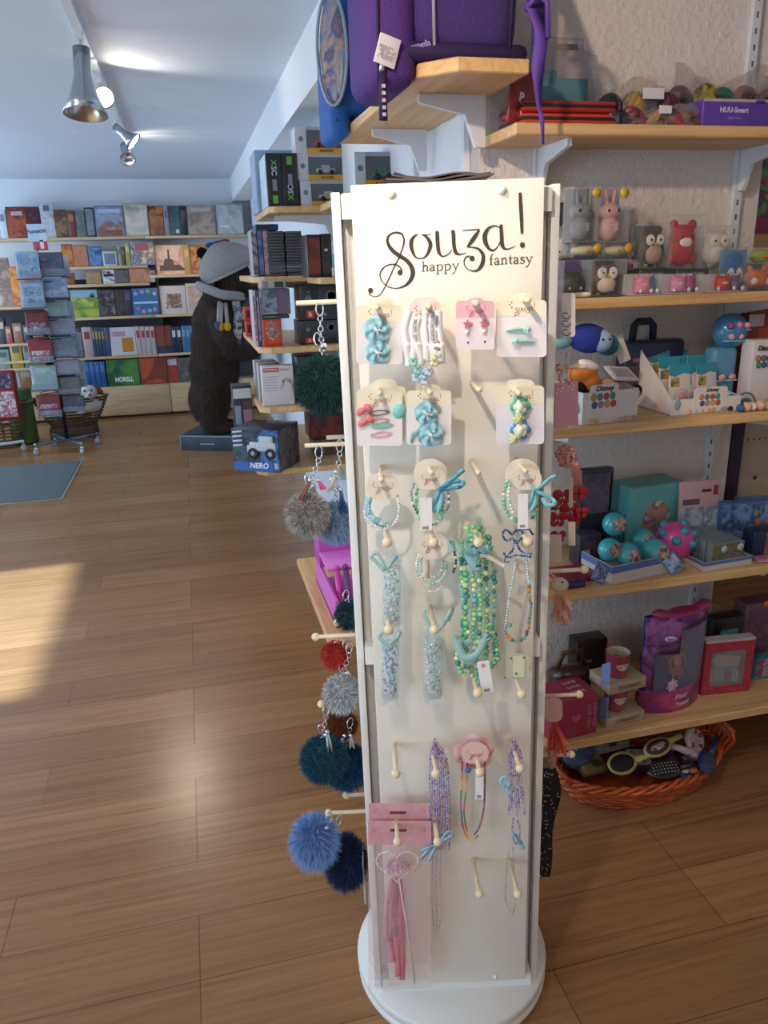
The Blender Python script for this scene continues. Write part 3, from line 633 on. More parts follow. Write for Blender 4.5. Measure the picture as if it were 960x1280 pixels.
oval_card(t, r, 520, 665, 561, 700, .058)
beads(t, r, [(524, 694), (521, 706), (525, 720), (536, 729), (548, 727), (557, 715), (558, 700)], .056, .0026, [GR[1], PEARL], jit=.1, seed=10); beads(t, r, [(527, 696), (526, 712), (538, 722), (551, 716), (554, 700)], .06, .0022, [M('#bfe6d8', .3), SILV], seed=11); beads(t, r, [(519, 715), (528, 732), (540, 740), (552, 733)], .05, .0018, [M('#eac3c0', .3), PEARL], 'pink_strand', seed=12)
band(t, r, [(532, 700), (533, 712), (531, 722)], 9, .062, M('#d9cfc2', .5))
# tubes of beads in clear wrap
def tubeof(label, x0, x1, y0, y1, off, cols, bow, seed, body='#dfe6ea'):
    t, r = sitem('bead_tube', label, 'craft beads', (x0+x1)/2, y0, off, 'clear tubes of beads'); rn = random.Random(seed)
    a = S((x0+x1)/2, y0+14, off); b = S((x0+x1)/2, y1-10, off); R = (x1-x0)/2*mm(x0, y0, off); k = MB()
    k.tube([a, b], R, 0, 20); sb(k, 'clear_tube', CLEAR('#eef4f6', .1, .06), t, r)
    k = MB()
    for i in range(150):
        u = rn.random(); q = rn.uniform(0, 2*PI); rr = R*.86*math.sqrt(rn.random()); p = a.lerp(b, .04+.92*u); k.ell(p+V((rr*math.cos(q), rr*math.sin(q), 0)), rn.uniform(.0016, .003), rn.randrange(len(cols)), None, 7, 5)
    sb(k, 'beads', cols, t, r)
    w = MB(); n = 10
    for s_ in range(3):
        A = []; B = []
        for i in range(n+1): 
            u = i/n; p = S(x0-3+(x1-x0+6)*u, y0+4*math.sin(u*9+s_), off+.004*math.sin(u*7+s_*2)); q = S(x0+2+(x1-x0-4)*u, y0+16, off+.006*math.cos(u*6+s_)); A.append(p); B.append(q)
        w.strip(A, B)
    sb(w, 'wrapping', CLEAR('#f4f8f8', .13, .15), t, r); w = MB()
    for s_ in range(2):
        A = []; B = []
        for i in range(n+1): 
            u = i/n; A.append(S(x0+2+(x1-x0-4)*u, y1-12, off+.005*math.cos(u*6+s_))); B.append(S(x0+1+(x1-x0-2)*u, y1+3*math.sin(u*8+s_), off+.003*math.sin(u*9+s_)))
        w.strip(A, B)
    sb(w, 'wrapping', CLEAR('#f4f8f8', .13, .15), t, r)
    for q in bow: band(t, r, q, 5, off+.012, M('#b5e0d6', .35, alpha=.75))
    return t
SPK = [M('#dde4e8', .12, metal=.7), M('#c4dcd4', .2), M('#f2f4f4', .15), M('#9fb4b8', .2)]
tubeof('clear tube of silver beads with a mint bow, upper one in the left column', 478, 501, 695, 790, .05, SPK, ([(480, 714), (470, 702, .004), (464, 696), (472, 692, .003), (482, 712)], [(482, 713), (492, 700, .003), (497, 694)]), 1)
tubeof('clear tube of pale blue beads below the silver bead tube', 476, 499, 790, 880, .045, [M('#9fc3da', .2), M('#c6dbe8', .15), SPK[0], M('#6f93ac', .25)], ([(484, 806), (474, 797, .004), (478, 790)], [(486, 806), (496, 798, .004), (500, 790)]), 2)
tubeof('clear tube of mint and silver beads in the second column', 529, 554, 785, 878, .045, SPK+[M('#a8d2c2', .2)], ([(543, 790), (532, 772, .004), (530, 762)], [(545, 790), (556, 778, .004), (566, 760), (560, 776)]), 3)
# thick bundle of green necklaces
t, r = sitem('bead_necklace', 'thick bundle of green bead necklaces with turquoise organza and a white tag', 'necklace', 598, 668, .06)
GN = [M('#8fce8f', .2), M('#b5dd9a', .2), M('#5fae8c', .25), M('#6fc0bf', .25), M('#3d8f86', .25), M('#d7e6b0', .2)]
for k, (path, sz, off) in enumerate((([(588, 668), (582, 690), (583, 730), (582, 780), (584, 830), (595, 850)], .0052, .05), ([(590, 662), (590, 700), (594, 750), (592, 800), (600, 846)], .0046, .055), ([(603, 662), (606, 690), (609, 740), (608, 790), (607, 826)], .005, .052), ([(610, 672), (616, 700), (618, 745), (617, 790), (618, 830)], .0046, .046), ([(584, 660), (592, 657), (602, 660)], .005, .06), ([(578, 676), (577, 710), (580, 760), (577, 810), (586, 836)], .0042, .044), ([(594, 664), (600, 720), (600, 770), (598, 815)], .0045, .06), ([(586, 790), (576, 806), (571, 826), (578, 842), (590, 836)], .0046, .056), ([(612, 780), (620, 802), (622, 824), (612, 834)], .0044, .054), ([(596, 838), (599, 852), (602, 862)], .0048, .058))):
    beads(t, r, path, off, sz, GN if k % 2 else [GN[0], GN[1], GN[2], GN[4]], 'bead_strand', jit=.3, seed=20+k)
ORG = M('#9fd6dc', .45, alpha=.7, sheen=.4); ORG2 = M('#b4e2da', .45, alpha=.65)
for q, w_ in (([(580, 684), (588, 690, .01), (600, 690, .012), (612, 686, .008)], 12), ([(584, 688), (590, 702, .012), (598, 712, .01)], 12), ([(578, 690), (570, 682, .004), (564, 676), (566, 690)], 9), ([(590, 800), (578, 806, .01), (570, 798, .008), (580, 822, .01), (596, 818, .01), (606, 800, .012)], 10), ([(596, 816), (588, 828, .012), (578, 834, .01)], 9), ([(606, 802), (612, 792, .01), (610, 800, .012)], 10)): band(t, r, q, w_, .066, ORG if w_ > 10 else ORG2, 'organza')
for q in ([(600, 694), (612, 697, .004), (630, 708, .003)],): band(t, r, q, 5, .078, M('#e9dcc6', .5), 'card_edge')
beads(t, r, [(568, 690), (570, 704), (566, 716)], .06, .0026, [M('#37474a', .3), PEARL], 'dark_strand', seed=33)
tagcard(t, r, 599, 826, 614, 866, .082, -.16)
c = MB(); q = S(604, 832, .083); R = .0028; c.tube([(q.x+R*math.cos(a*PI/8), q.y-.0008, q.z+R*math.sin(a*PI/8)) for a in range(16)], .0004, 0, 5, True); c.tube([(q.x-R*.7, q.y-.0008, q.z+R*.7), (q.x+R*.7, q.y-.0008, q.z-R*.7)], .0004, 0, 5); sb(c, 'warning_mark', M('#c8443c', .5), t, r)
# blue bead ornament and bright necklace
t, r = sitem('bead_necklace', 'thin necklace of coloured beads with a dark blue bead bow on top', 'necklace', 650, 680, .06)
DB = [M('#3f63a8', .25), M('#6f8fca', .2), M('#2d4a86', .25)]
for k, path in enumerate(([(640, 668), (632, 662), (628, 668), (633, 676), (641, 672)], [(640, 668), (648, 662), (654, 668), (647, 677), (640, 672)], [(643, 676), (641, 688), (634, 694), (630, 702), (638, 702)], [(645, 676), (650, 688), (660, 692), (666, 693)], [(630, 692), (636, 697), (646, 694), (664, 696)], [(648, 664), (660, 661), (666, 668)])): beads(t, r, path, .062, .0024, DB, 'bead_bow', jit=.2, seed=40+k)
CB = [M('#c86a3a', .3), M('#3f8f8a', .25), M('#8a8f94', .3), M('#7a4a6a', .3), M('#e08a3a', .3), M('#5fae9c', .25)]
beads(t, r, [(645, 700), (641, 725), (636, 750), (633, 775), (630, 790)], .055, .0026, [M('#cfdfe2', .15), M('#b7cdd2', .15)], 'clear_strand', seed=46)
beads(t, r, [(658, 700), (660, 720), (661, 732)], .055, .0026, [M('#cfdfe2', .15)], 'clear_strand', seed=47); beads(t, r, [(661, 732), (663, 755), (661, 780), (657, 795), (648, 801), (637, 798), (630, 788), (634, 782), (640, 780)], .055, .0034, CB, 'coloured_strand', jit=.35, seed=48)
t, r = sitem('hair_clip_card', 'pale yellow clear card hanging low on the peg at the right, below the thin necklace', 'hair accessory', 650, 820, .05)
c = MB(); c.prism(xz(rrect(632, 817, 661, 848, 3), .05), -PD-.0508, -PD-.05); sb(c, 'card', CLEAR('#e6ead2', .45, .2), t, r)
c = MB(); c.prism(xz(rrect(641, 820, 656, 846, 2), .052), -PD-.0526, -PD-.052); sb(c, 'label', M('#dfe0bc', .5), t, r)
for x, y in ((639, 823), (655, 822), (645, 842), (631, 847)): b = MB(); b.ell(S(x, y, .054), .002, 0, None, 8, 6); sb(b, 'bead', M('#5d6a5a', .3), t, r)
# lower necklaces
PU = [M('#a986b8', .25), M('#c9a5c4', .2), M('#7d5f9c', .25), M('#d6b4c6', .2), M('#8fa3c8', .2)]
t, r = sitem('bead_necklace', 'bundle of thin purple bead chains with a blue ribbon bow, in the second column', 'necklace', 545, 930, .055, 'purple bead chains')
for k in range(9):
    x = 538+k*2.4; beads(t, r, [(543, 924+k % 3), (x, 945), (x-1+k*.6, 985), (x+k*.9-2, 1025), (x+k*.5, 1062)], .035+.004*(k % 4), .0017, PU, jit=.4, seed=60+k)
for k, x in enumerate((541, 546, 551)): beads(t, r, [(x, 1062), (x-1, 1100), (x+(k-1), 1135), (546+(k-1)*2, 1168)], .036, .0012, PU+[M('#5a3f66', .3)], 'thin_strand', step=.006, seed=70+k)
for q in ([(546, 1056), (536, 1062, .004), (526, 1074, .002)], [(546, 1056), (535, 1060, .004), (527, 1064)], [(546, 1055), (556, 1050, .004), (566, 1044, .004), (560, 1040, .004), (550, 1052)], [(546, 1056), (540, 1068), (536, 1076)]): band(t, r, q, 4, .055, M('#9ccbe0', .3))
t, r = sitem('bead_necklace', 'rainbow bead necklace hanging from a pink tulle flower', 'necklace', 592, 940, .05)
rosette(t, r, 592, 940, 25, .04, M('#eebcc0', .6, alpha=.8), M('#e3a4ac', .6, alpha=.8), name='tulle_flower'); oval_card(t, r, 577, 927, 611, 956, .062, '#ecc4bd')
RB = [M('#a04a5f', .3), M('#e08a3a', .3), M('#e9c25a', .3), M('#4f9f6a', .3), M('#c86a86', .3), M('#4a7fae', .3)]
beads(t, r, [(578, 952), (577, 975), (576, 1005), (578, 1030), (583, 1045), (590, 1051), (597, 1045)], .055, .0022, RB, 'bead_strand', every=5, seed=80); beads(t, r, [(584, 955), (583, 985), (580, 1015), (584, 1040)], .052, .0018, RB, 'bead_strand', every=6, seed=81); beads(t, r, [(606, 952), (606, 985), (604, 1015), (598, 1036), (592, 1044)], .055, .0022, [RB[0], RB[4], RB[5]], 'bead_strand', every=3, seed=82)
b = MB(); b.ell(S(585, 963, .06), (.006, .004, .006)); sb(b, 'charm', M('#3f73b0', .3), t, r); tagcard(t, r, 594, 961, 604, 999, .066)
t, r = sitem('bead_necklace', 'bundle of thin purple bead chains with a small blue bow, near the right edge', 'necklace', 645, 930, .055, 'purple bead chains')
for k in range(7):
    x = 636+k*2.6; beads(t, r, [(642, 924+k % 3), (x, 945), (x+1, 980), (x+k*.7, 1020-k % 3*8)], .035+.004*(k % 4), .0016, PU, jit=.4, seed=90+k)
beads(t, r, [(642, 1022), (640, 1040), (645, 1056), (650, 1040), (646, 1022)], .05, .002, PU+[M('#b0566a', .3)], seed=98)
for k, path in enumerate(([(636, 1062), (633, 1095), (632, 1125), (640, 1142)], [(641, 1060), (643, 1100), (645, 1125), (641, 1143)])): beads(t, r, path, .045, .0012, [M('#8a5a6a', .3), PU[3]], 'thin_strand', step=.005, seed=100+k)
for q in ([(638, 978), (630, 972, .004), (626, 978, .003), (634, 984)], [(638, 978), (634, 988, .003), (638, 992)], [(644, 1042), (650, 1052, .003), (654, 1062)], [(640, 1040), (646, 1048, .003), (652, 1056)]): band(t, r, q, 5, .056, M('#9ccbe0', .3))
# two pink wand bags at the lower left
def wandbag(label, x0, x1, y0, y1, yb, off, inside):
    t, r = sitem('wand_bag', label, 'toy wand', (x0+x1)/2, y0, off, 'pink wand bags')
    c = MB(); o = [(x0, y0), (x1, y0), (x1, y1), (x0, y1)]; c.prism(xz(o, off), -PD-off-.0016, -PD-off)
    sb(c, 'header_card', M('#e2a9ae', .5, var=.08, vscale=60), t, r)
    k = MB()
    for i in range(26):
        x = x0+12+i*(x1-x0-22)/26; y = y0+(y1-y0)*.62+1.2*math.sin(i*2.4)
        if i % 9 == 8: continue
        h = 1.6+(i*7 % 4)*.7; q = xz([(x, y), (x, y-h)], off+.0016); k.ribbon(q, [.0007]*2, -PD-off-.002, -PD-off-.0016)
    for cx_, s_ in ((x0+9, 1), (x1-9, -1)):
        P = [(cx_+s_*a*math.cos(a*1.1), y0+(y1-y0)*.42+a*math.sin(a*1.1)*.8) for a in [i*.45 for i in range(12)]]; k.ribbon(xz(P, off+.0016), [.0008]*12, -PD-off-.002, -PD-off-.0016)
    sb(k, 'print', M('#b06a78', .6), t, r)
    k = MB(); hx = (x0+x1)/2-2; k.prism(xz(rrect(hx-10, y0+10, hx+11, y0+13.5, 1.5), off+.0016), -PD-off-.0021, -PD-off-.0016); sb(k, 'hang_slot', M('#6d4a52', .7), t, r)
    g = MB(); A = []; B = []
    for yy in [y1+(yb-y1)*i/8 for i in range(9)]: pass
    n = 10
    for layer in (.0, .006):
        for i in range(9):
            pass
    rows = [y1-3+(yb-y1+3)*i/10 for i in range(11)]; vs = []; fs = []
    for L_ in (0, 1):
        for i, y in enumerate(rows):
            for j in range(9):
                u = j/8; bulge = math.sin(PI*u)*math.sin(PI*min(1, i/9))*.006*(1 if L_ else -.4); vs.append(S(x0+(x1-x0)*u, y, off+.0005+bulge+.0012*math.sin(j*1.7+i*.8)))
    for L_ in (0, 1):
        for i in range(10):
            for j in range(8): a = L_*99+i*9+j; fs.append((a, a+1, a+10, a+9))
    g.add(vs, fs, 0, True); sb(g, 'clear_bag', CLEAR('#fff6f4', .07, .12), t, r)
    if inside:
        hc = ((x0+x1)/2-3, y1+26); P = []
        for i in range(40):
            a = 2*PI*i/40; X = 16*math.sin(a)**3; Y = 13*math.cos(a)-5*math.cos(2*a)-2*math.cos(3*a)-math.cos(4*a); P.append((hc[0]+X*1.62, hc[1]-Y*1.35))
        beads(t, r, P, off+.004, .0022, [PEARL, M('#f0d0d4', .2)], 'pearl_heart', step=.0062, closed=True)
        rn = random.Random(5); f = MB(); c0 = S(hc[0], hc[1], off+.004); f.ell(c0, (.022, .004, .014), 0); fb = MB(); fur_ball(fb, .016, .012, 900, 0, (1.35, .3, .85), .0007, rn); fb.v = [(a+c0.x, b_+c0.y, c_+c0.z) for a, b_, c_ in fb.v]; f.v += fb.v; o_ = len(f.v)-len(fb.v); f.f += [[i+o_ for i in q] for q in fb.f]; f.m += fb.m; f.s += fb.s
        sb(f, 'feather_trim', M('#f0cfd6', .7, alpha=.75), t, r)
        for k_, (dx, w_, yb_, c_) in enumerate(((-8, 9, 150, '#efa5b4'), (-2, 8, 168, '#f08f9c'), (3, 9, 130, '#ee9bb0'), (-13, 7, 120, '#f0b8c4'), (6, 7, 172, '#ea7f8c'), (-5, 10, 100, '#f4c3cd'))):
            band(t, r, [(hc[0]+dx*.4, hc[1]+16), (hc[0]+dx, hc[1]+50, .002*(k_ % 3)), (hc[0]+dx*1.2+2*(k_ % 2), hc[1]+90, .003), (hc[0]+dx*.7+(k_*3 % 5), hc[1]+yb_-28)], w_, off+.004, M(c_, .6, alpha=.6))
        s_ = MB(); s_.tube(p3([(hc[0]+2, hc[1]+16), (hc[0]+13, hc[1]+85), (hc[0]+22, hc[1]+148)], off+.004), .0016); sb(s_, 'wand_stick', M('#f2dcd8', .4), t, r)
    return t
wandbag('pink header bag hanging behind the front wand bag at lower left', 461, 537, 1004, 1029, 1225, .034, False)
wandbag('pink header bag holding a pearl heart wand with pink ribbons, front one at lower left', 460, 539, 1026, 1055, 1236, .045, True)
# ------------------------------------------------------------------ key rings on the left pegs, scarves and tags on the right pegs
CHROME = M('#d9dce0', .12, metal=1)
def side_item(name, label, cat, px, py, y, group=None):
    r = S(px, py, -PD-y); return thing(name, label, cat, SM @ r, rot=SROT, group=group), r
def pom(label, px, py, rpx, cols, y=0.0, ring=None, fl=.016, n=3800, squash=(1, 1, 1), seed=1, tassels=(), chain=True):
    """fur pom-pom key ring; ring = photo pixel of the key ring on its peg"""
    t, r = side_item('pompom_keyring', label, 'key ring', px, py, y, 'fur pom-pom key rings')
    R = rpx*(S(px+1, py, -PD-y)-S(px, py, -PD-y)).length; rn = random.Random(seed)
    mats = [M(c, .85) for c in cols]; b = MB(); b.ell((0, 0, 0), tuple(R*.86*q for q in squash), 0, None, 20, 14)
    fur_ball(b, R*.9, fl, int(n*1.7), list(range(len(mats))), squash, .0007, rn); b.build('pompom', mats, t)
    if ring:
        q = S(ring[0], ring[1], -PD-y)-r; c = MB(); rr = .012
        c.tube([q+V((rr*.5*math.cos(a*PI/10), rr*math.cos(a*PI/10)*.6, rr*math.sin(a*PI/10)-rr*.7)) for a in range(20)], .0013, 0, 6, True); c.build('key_ring', CHROME, t)
        a = q+V((0, 0, -rr*1.7)); e = V((0, 0, R*.9)); k = max(2, int((a-e).length/.0085)) if chain else 0; c = MB()
        for i in range(k):
            p = a.lerp(e, (i+.5)/k); w = i % 2; c.tube([p+V(((0 if w else .0042)*math.cos(z*PI/5), (.0042 if w else 0)*math.cos(z*PI/5), .0058*math.sin(z*PI/5))) for z in range(10)], .0011, 0, 5, True)
        if k: c.build('chain', CHROME, t)
        if k > 2:
            c = MB(); p = a.lerp(e, .55); c.tube([p+V((-.007+.006*math.cos(z*PI/6), 0, .012*math.sin(z*PI/6))) for z in range(10)], .0016, 0, 6); c.ell(p+V((.004, -.004, -.012)), (.006, .004, .006)); c.build('clasp', CHROME, t)
    for tx, ty, x2, y2, col in tassels:
        a = S(tx, ty, -PD-y+.015)-r; e = S(x2, y2, -PD-y+.02)-r; c = MB(); d = e-a
        for i in range(14):
            o_ = V((rn.uniform(-1, 1), rn.uniform(-1, 1), 0))*.006; c.tube([a+o_*.25, a+d*.5+o_*.7, e+o_], .0011, 0, 4)
        c.ell(a, .0048, 1, None, 10, 8); c.build('tassel', [M(col, .6), CHROME], t)
    return t
pom('big dark green fur pom-pom key ring on the topmost left peg', 405, 480, 36, ['#17423f', '#1d4f4a', '#12332f'], .0, (399, 380), seed=1, n=5200)
pom('grey and brown speckled fur pom-pom key ring with a brown tassel', 384, 642, 25, ['#b9b4ae', '#8f8a84', '#d8d4ce', '#77716b'], -.01, (398, 560), seed=2, tassels=((388, 600, 376, 625, '#8a5a3c'), (398, 600, 404, 612, '#e05a8a')))
pom('pale blue fur pom-pom key ring with a blue tassel, beside the speckled one', 420, 652, 25, ['#8fa7c2', '#a9bdd4', '#7690b0'], .04, (424, 552), seed=3, tassels=((426, 612, 429, 640, '#2f5c94'), (420, 590, 412, 614, '#d9cdb4')))
pom('small red fur pom-pom key ring', 419, 818, 16, ['#c0362c', '#a82a24', '#d24a3c'], .03, (432, 801), seed=4, n=2400, fl=.012)
pom('dark teal fur pom-pom key ring half hidden behind the stand, above the red one', 438, 768, 17, ['#1c3a40', '#12282c', '#2d6a70'], .08, (432, 740), seed=5, n=1800)
pom('white and grey marbled fur pom-pom key ring', 428, 866, 22, ['#d7d9dc', '#f0f0f0', '#a5a8ac', '#73767a'], .01, (436, 806), seed=6, n=3400)
pom('rust brown fur pom-pom key ring, partly hidden above the two teal ones', 427, 905, 17, ['#7a3f22', '#92502c', '#5f2f1a'], .06, (436, 880), seed=7, n=1800, chain=False)
pom('teal blue fur pom-pom key ring, left one of the touching pair', 405, 948, 29, ['#144a63', '#1c5a74', '#103c52'], -.01, (407, 884), seed=8, n=4200, tassels=((409, 915, 412, 938, '#b7c4c8'),))
pom('dark blue fur pom-pom key ring, right one of the touching pair', 434, 958, 28, ['#16476c', '#1c557c', '#10385a'], .03, (437, 900), seed=9, n=4200, tassels=((430, 920, 424, 936, '#7fb0a8'), (438, 920, 440, 934, '#d4d8da')))
pom('light blue long haired fur pom-pom key ring on the lowest left peg', 393, 1050, 25, ['#7fa6da', '#98b9e4', '#6b94cc'], -.02, (411, 1018), seed=10, fl=.030, n=4200, squash=(.9, .9, 1.15), tassels=((408, 1035, 398, 1082, '#c25a9a'),), chain=False)
pom('navy blue fur pom-pom key ring on the lowest left peg', 432, 1076, 27, ['#16264f', '#1c3060', '#0f1b3c'], .02, (423, 1022), seed=11, fl=.024, n=4200, squash=(.85, .85, 1.3), tassels=((412, 1030, 408, 1046, '#6fc3d8'),), chain=False)
# clear sleeve edge low on the left
t, r = side_item('clear_sleeve', 'clear plastic sleeve of cards hanging low on the left side of the stand', 'packaging', 457, 1090, .02)
MB().box((-.004, 0, 0), (.004, .06, .13), 0, None, .001).build('sleeve', CLEAR('#eef0ee', .25, .15), t); MB().box((-.004, 0, 0), (.0016, .052, .12)).build('card', M('#d8d2c2', .6), t)
# right side
t, r = side_item('tag_card', 'white card with grey curls hanging on the topmost right peg', 'hair accessory', 709, 395, -.05, 'hair accessory cards on the right side')
c = MB(); c.prism([(lambda q: (q.x, q.z))(S(a, b, -PD+.05)) for a, b in rrect(702, 366, 719, 421, 4)], r.y-.0006, r.y+.0006); sb(c, 'card', M('#efebe8', .5), t, r)
for yy in (394, 404, 415):
    c = MB(); P = [S(708+5*math.cos(a*.5), yy+4.5*math.sin(a*.5)*(1 if a < 9 else .6), -PD+.0525) for a in range(11)]; c.tube(P, .0009, 0, 6); sb(c, 'curl', M('#77757a', .4), t, r)
t, r = side_item('tag_card', 'white card hanging behind the curl card on the topmost right peg', 'hair accessory', 699, 395, -.02, 'hair accessory cards on the right side')
c = MB(); c.prism([(lambda q: (q.x, q.z))(S(a, b, -PD+.02)) for a, b in rrect(692, 366, 704, 424, 3)], r.y-.0006, r.y+.0006); sb(c, 'card', M('#e9e4e0', .5), t, r)
for k, (x0, x1, y0, y1, lab) in enumerate(((693, 709, 479, 535, 'pink gift card with small white flowers, left one on its peg'), (707, 722, 476, 532, 'pink gift card with small white flowers, right one on its peg'))):
    t, r = side_item('gift_card', lab, 'gift card', (x0+x1)/2, y0, -.04+.012*k, 'pink gift cards on the right side'); yy = -.04+.012*k
    c = MB(); c.prism([(lambda q: (q.x, q.z))(S(a, b, -PD-yy)) for a, b in rrect(x0, y0, x1, y1, 1)], r.y-.004, r.y+.004); sb(c, 'card', M('#dba0b0', .5), t, r)
    for dx, dy in ((5, 8), (10, 6), (8, 11), (3, 12)):
        c = MB(); c.ell(S(x0+dx, y0+dy, -PD-yy+.0045), (.002, .0006, .002), 0, None, 8, 5); sb(c, 'flower_print', M('#f4dfe4', .5), t, r)
    c = MB(); c.tube(p3([((x0+x1)/2, y0, 0), ((x0+x1)/2-2, y0-9, 0), ((x0+x1)/2+2, y0-17, 0)], -PD-yy), .001); sb(c, 'loop', M('#d8707c', .5), t, r)
    if k == 0:
        c = MB(); rn = random.Random(3)
        for i in range(50): p = S(700+rn.uniform(-7, 12), 462+rn.uniform(-8, 16), -PD-yy-rn.uniform(-.01, .02)); q = p+V((rn.uniform(-1, 1), rn.uniform(-1, 1), rn.uniform(-1, .4)))*.009; c.add([p, p+V((.004, .002, 0)), q], [(0, 1, 2)], 0)
        sb(c, 'tulle_tuft', M('#d4505a', .7, alpha=.75), t, r)
t, r = side_item('butterfly_garland', 'red butterfly garland with a pink crocheted top hanging right of the stand', 'garland', 706, 600, -.02)
rn = random.Random(12); c = MB()
for i in range(260):
    u = rn.random(); x = 707+rn.uniform(-12, 12)*(1-abs(u-.4)) ; p = S(x, 557+u*26, -PD+.02+rn.uniform(-.015, .015)); c.ell(p, rn.uniform(.002, .0042), 0, None, 6, 5)
for k in range(7): P = [S(712+k*1.4, 572, -PD+.02), S(716+k*1.6, 590, -PD+.025), S(719+k*1.7, 618, -PD+.02)]; c.tube(P, .0012, 0, 5)
sb(c, 'crochet_top', M('#d99a98', .8), t, r)
for k, (x, y, s_) in enumerate(((703, 622, 1.2), (724, 618, 1.1), (697, 650, 1.2), (712, 640, 1.3), (727, 642, .9), (698, 672, 1), (718, 652, .8), (692, 632, .9))):
    c = MB(); p = S(x, y, -PD+.02+.008*(k % 3))
    for sgn in (-1, 1):
        for up, q in ((1, 1), (-1, .75)): c.ell(p+V((sgn*.008*s_*q, .002*k % .003, up*.006*s_)), (.0085*s_*q, .0016, .0075*s_*q), 0, (0, sgn*.6*up, .3*sgn), 10, 6)
    c.ell(p, (.0016, .002, .009), 1, None, 8, 6); sb(c, 'butterfly', [M('#b3202c', .35, alpha=.95), M('#3a1a1a', .5)], t, r)
for x0, y0, x1, y1 in ((711, 596, 716, 634), (688, 668, 702, 702), (710, 652, 719, 682)):
    c = MB(); c.prism([(lambda q: (q.x, q.z))(S(a, b, -PD+.05)) for a, b in rrect(x0, y0, x1, y1, 1.5)], -.051, -.0502) ; sb(c, 'tag', M('#cdbfae', .6), t, r)
t, r = side_item('felt_pouch', 'cream felt pouch with pink tulle on the middle right peg', 'pouch', 698, 730, -.01)
c = MB(); c.ell(S(699, 731, -PD+.02), (.019, .010, .016), 0, (0, .2, 0)); sb(c, 'pouch', M('#d9c9a8', .8, bump=.4, bscale=300), t, r)
c = MB(); c.ell(S(703, 728, -PD+.032), .0022, 0, None, 8, 6); sb(c, 'button', M('#3a332c', .4), t, r)
c = MB(); rn = random.Random(8)
for i in range(60):
    p = S(692+rn.uniform(0, 14), 742, -PD+.02); q = S(690+rn.uniform(0, 26), 752+rn.uniform(0, 30), -PD+.02+rn.uniform(-.02, .02)); d = V((rn.uniform(-1, 1), rn.uniform(-1, 1), 0))*.005; c.add([p, q+d, q-d], [(0, 1, 2)], 0)
sb(c, 'tulle', M('#e2a190', .7, alpha=.55), t, r)
t, r = side_item('tulle_fairy', 'coral tulle hair ornament with a pink card on the lower right peg', 'hair accessory', 697, 885, -.02)
c = MB(); c.prism([(lambda q: (q.x, q.z))(S(a, b, -PD+.02)) for a, b in rrect(680, 872, 703, 902, 8)], r.y-.0006, r.y+.0006); sb(c, 'card', M('#dba8a4', .5), t, r)
c = MB()
for i in range(70):
    p = S(688+rn.uniform(0, 8), 902, -PD+.02); q = S(684+rn.uniform(0, 24), 925+rn.uniform(0, 22), -PD+.02+rn.uniform(-.02, .02)); d = V((rn.uniform(-1, 1), rn.uniform(-1, 1), 0))*.005; c.add([p, q+d, q-d], [(0, 1, 2)], 0)
sb(c, 'tulle', M('#e0564c', .7, alpha=.65), t, r)
t, r = side_item('dotted_scarf', 'narrow black scarf with white dots on the lowest right peg', 'scarf', 685, 960, -.03)
A = []; B = []; c = MB()
for i in range(26):
    u = i/25; y = 962+u*134; w_ = 10+3*math.sin(u*9); x = 686+4*math.sin(u*5)-6*u; A.append(S(x-w_, y, -PD+.03+.006*math.sin(u*14))); B.append(S(x+w_, y, -PD+.03+.006*math.cos(u*11)))
c.strip(A, B); o = sb(c, 'scarf', M('#16161c', .7), t, r); q = o.modifiers.new('t', 'SOLIDIFY'); q.thickness = .008
c = MB(); rn = random.Random(4)
for i in range(70):
    u = rn.random(); k = min(24, int(u*25)); v_ = rn.uniform(.08, .92); p = A[k].lerp(B[k], v_).lerp(A[k+1].lerp(B[k+1], v_), u*25-k); c.ell((p.x-r.x, p.y-r.y-.0012, p.z-r.z), (.0013, .0006, .0013), 0, None, 6, 4)
c.build('dots', M('#d9d6d0', .6), o)
c = MB(); c.tube(p3([(690, 962), (692, 950), (690, 938)], -PD+.03), .006, 0, 8, flat=.5); sb(c, 'tie', M('#b99b78', .7), t, r)
# ------------------------------------------------------------------ far wall: bookcase, books, racks, baskets, bear
FB = 9.16                                   # front edge of the far shelves
def fz(px, py, y=FB): q = W(px, py, 1, y); return q.x, q.z
def far_shelf(lab, x0, x1, z):
    t = MB().bb(x0, x1, FB, YF-.0125, z-.03, z, 0, .003).build('bookcase_shelf', FARP); tag(t, lab, 'shelf', 'bookcase shelves on the far wall')
L = fz(193, 400)[0]
ZS = [fz(120, 296)[1], fz(140, 332.2)[1], fz(140, 354.5)[1], fz(170, 394.3)[1], fz(170, 443.7)[1]]
Z2R = fz(220, 343)[1]
far_shelf('highest bookcase shelf on the far wall, left length', -2.9, L-.002, ZS[0]); far_shelf('highest bookcase shelf on the far wall, right length behind the bear hat', L+.002, .79, ZS[0])
far_shelf('bookcase shelf with the small puzzles and the yellow green spine', -1.30, L-.004, ZS[1]); far_shelf('bookcase shelf under the lit peach picture box', L+.004, .79, Z2R)
far_shelf('narrow bookcase shelf with the tan and salmon boxes', -1.30, L-.004, ZS[2])
far_shelf('bookcase shelf with the blue dotted box', -1.30, L-.004, ZS[3]); far_shelf('bookcase shelf under the white box with a dark figure', L+.004, .79, ZS[3])
far_shelf('bookcase shelf with the four red and white spines', -2.9, L-.004, ZS[4]); far_shelf('bookcase shelf behind the bear back', L+.004, .79, ZS[4])
zl = [fz(30, y)[1] for y in (383, 429, 460)]
for z, lab in zip(zl, ('left bookcase shelf with the lit orange box', 'left bookcase shelf with the small red and blue boxes', 'left bookcase shelf with the yellow boxes')): far_shelf(lab, -2.9, -1.306, z)
ZB = fz(170, 481.5)[1]
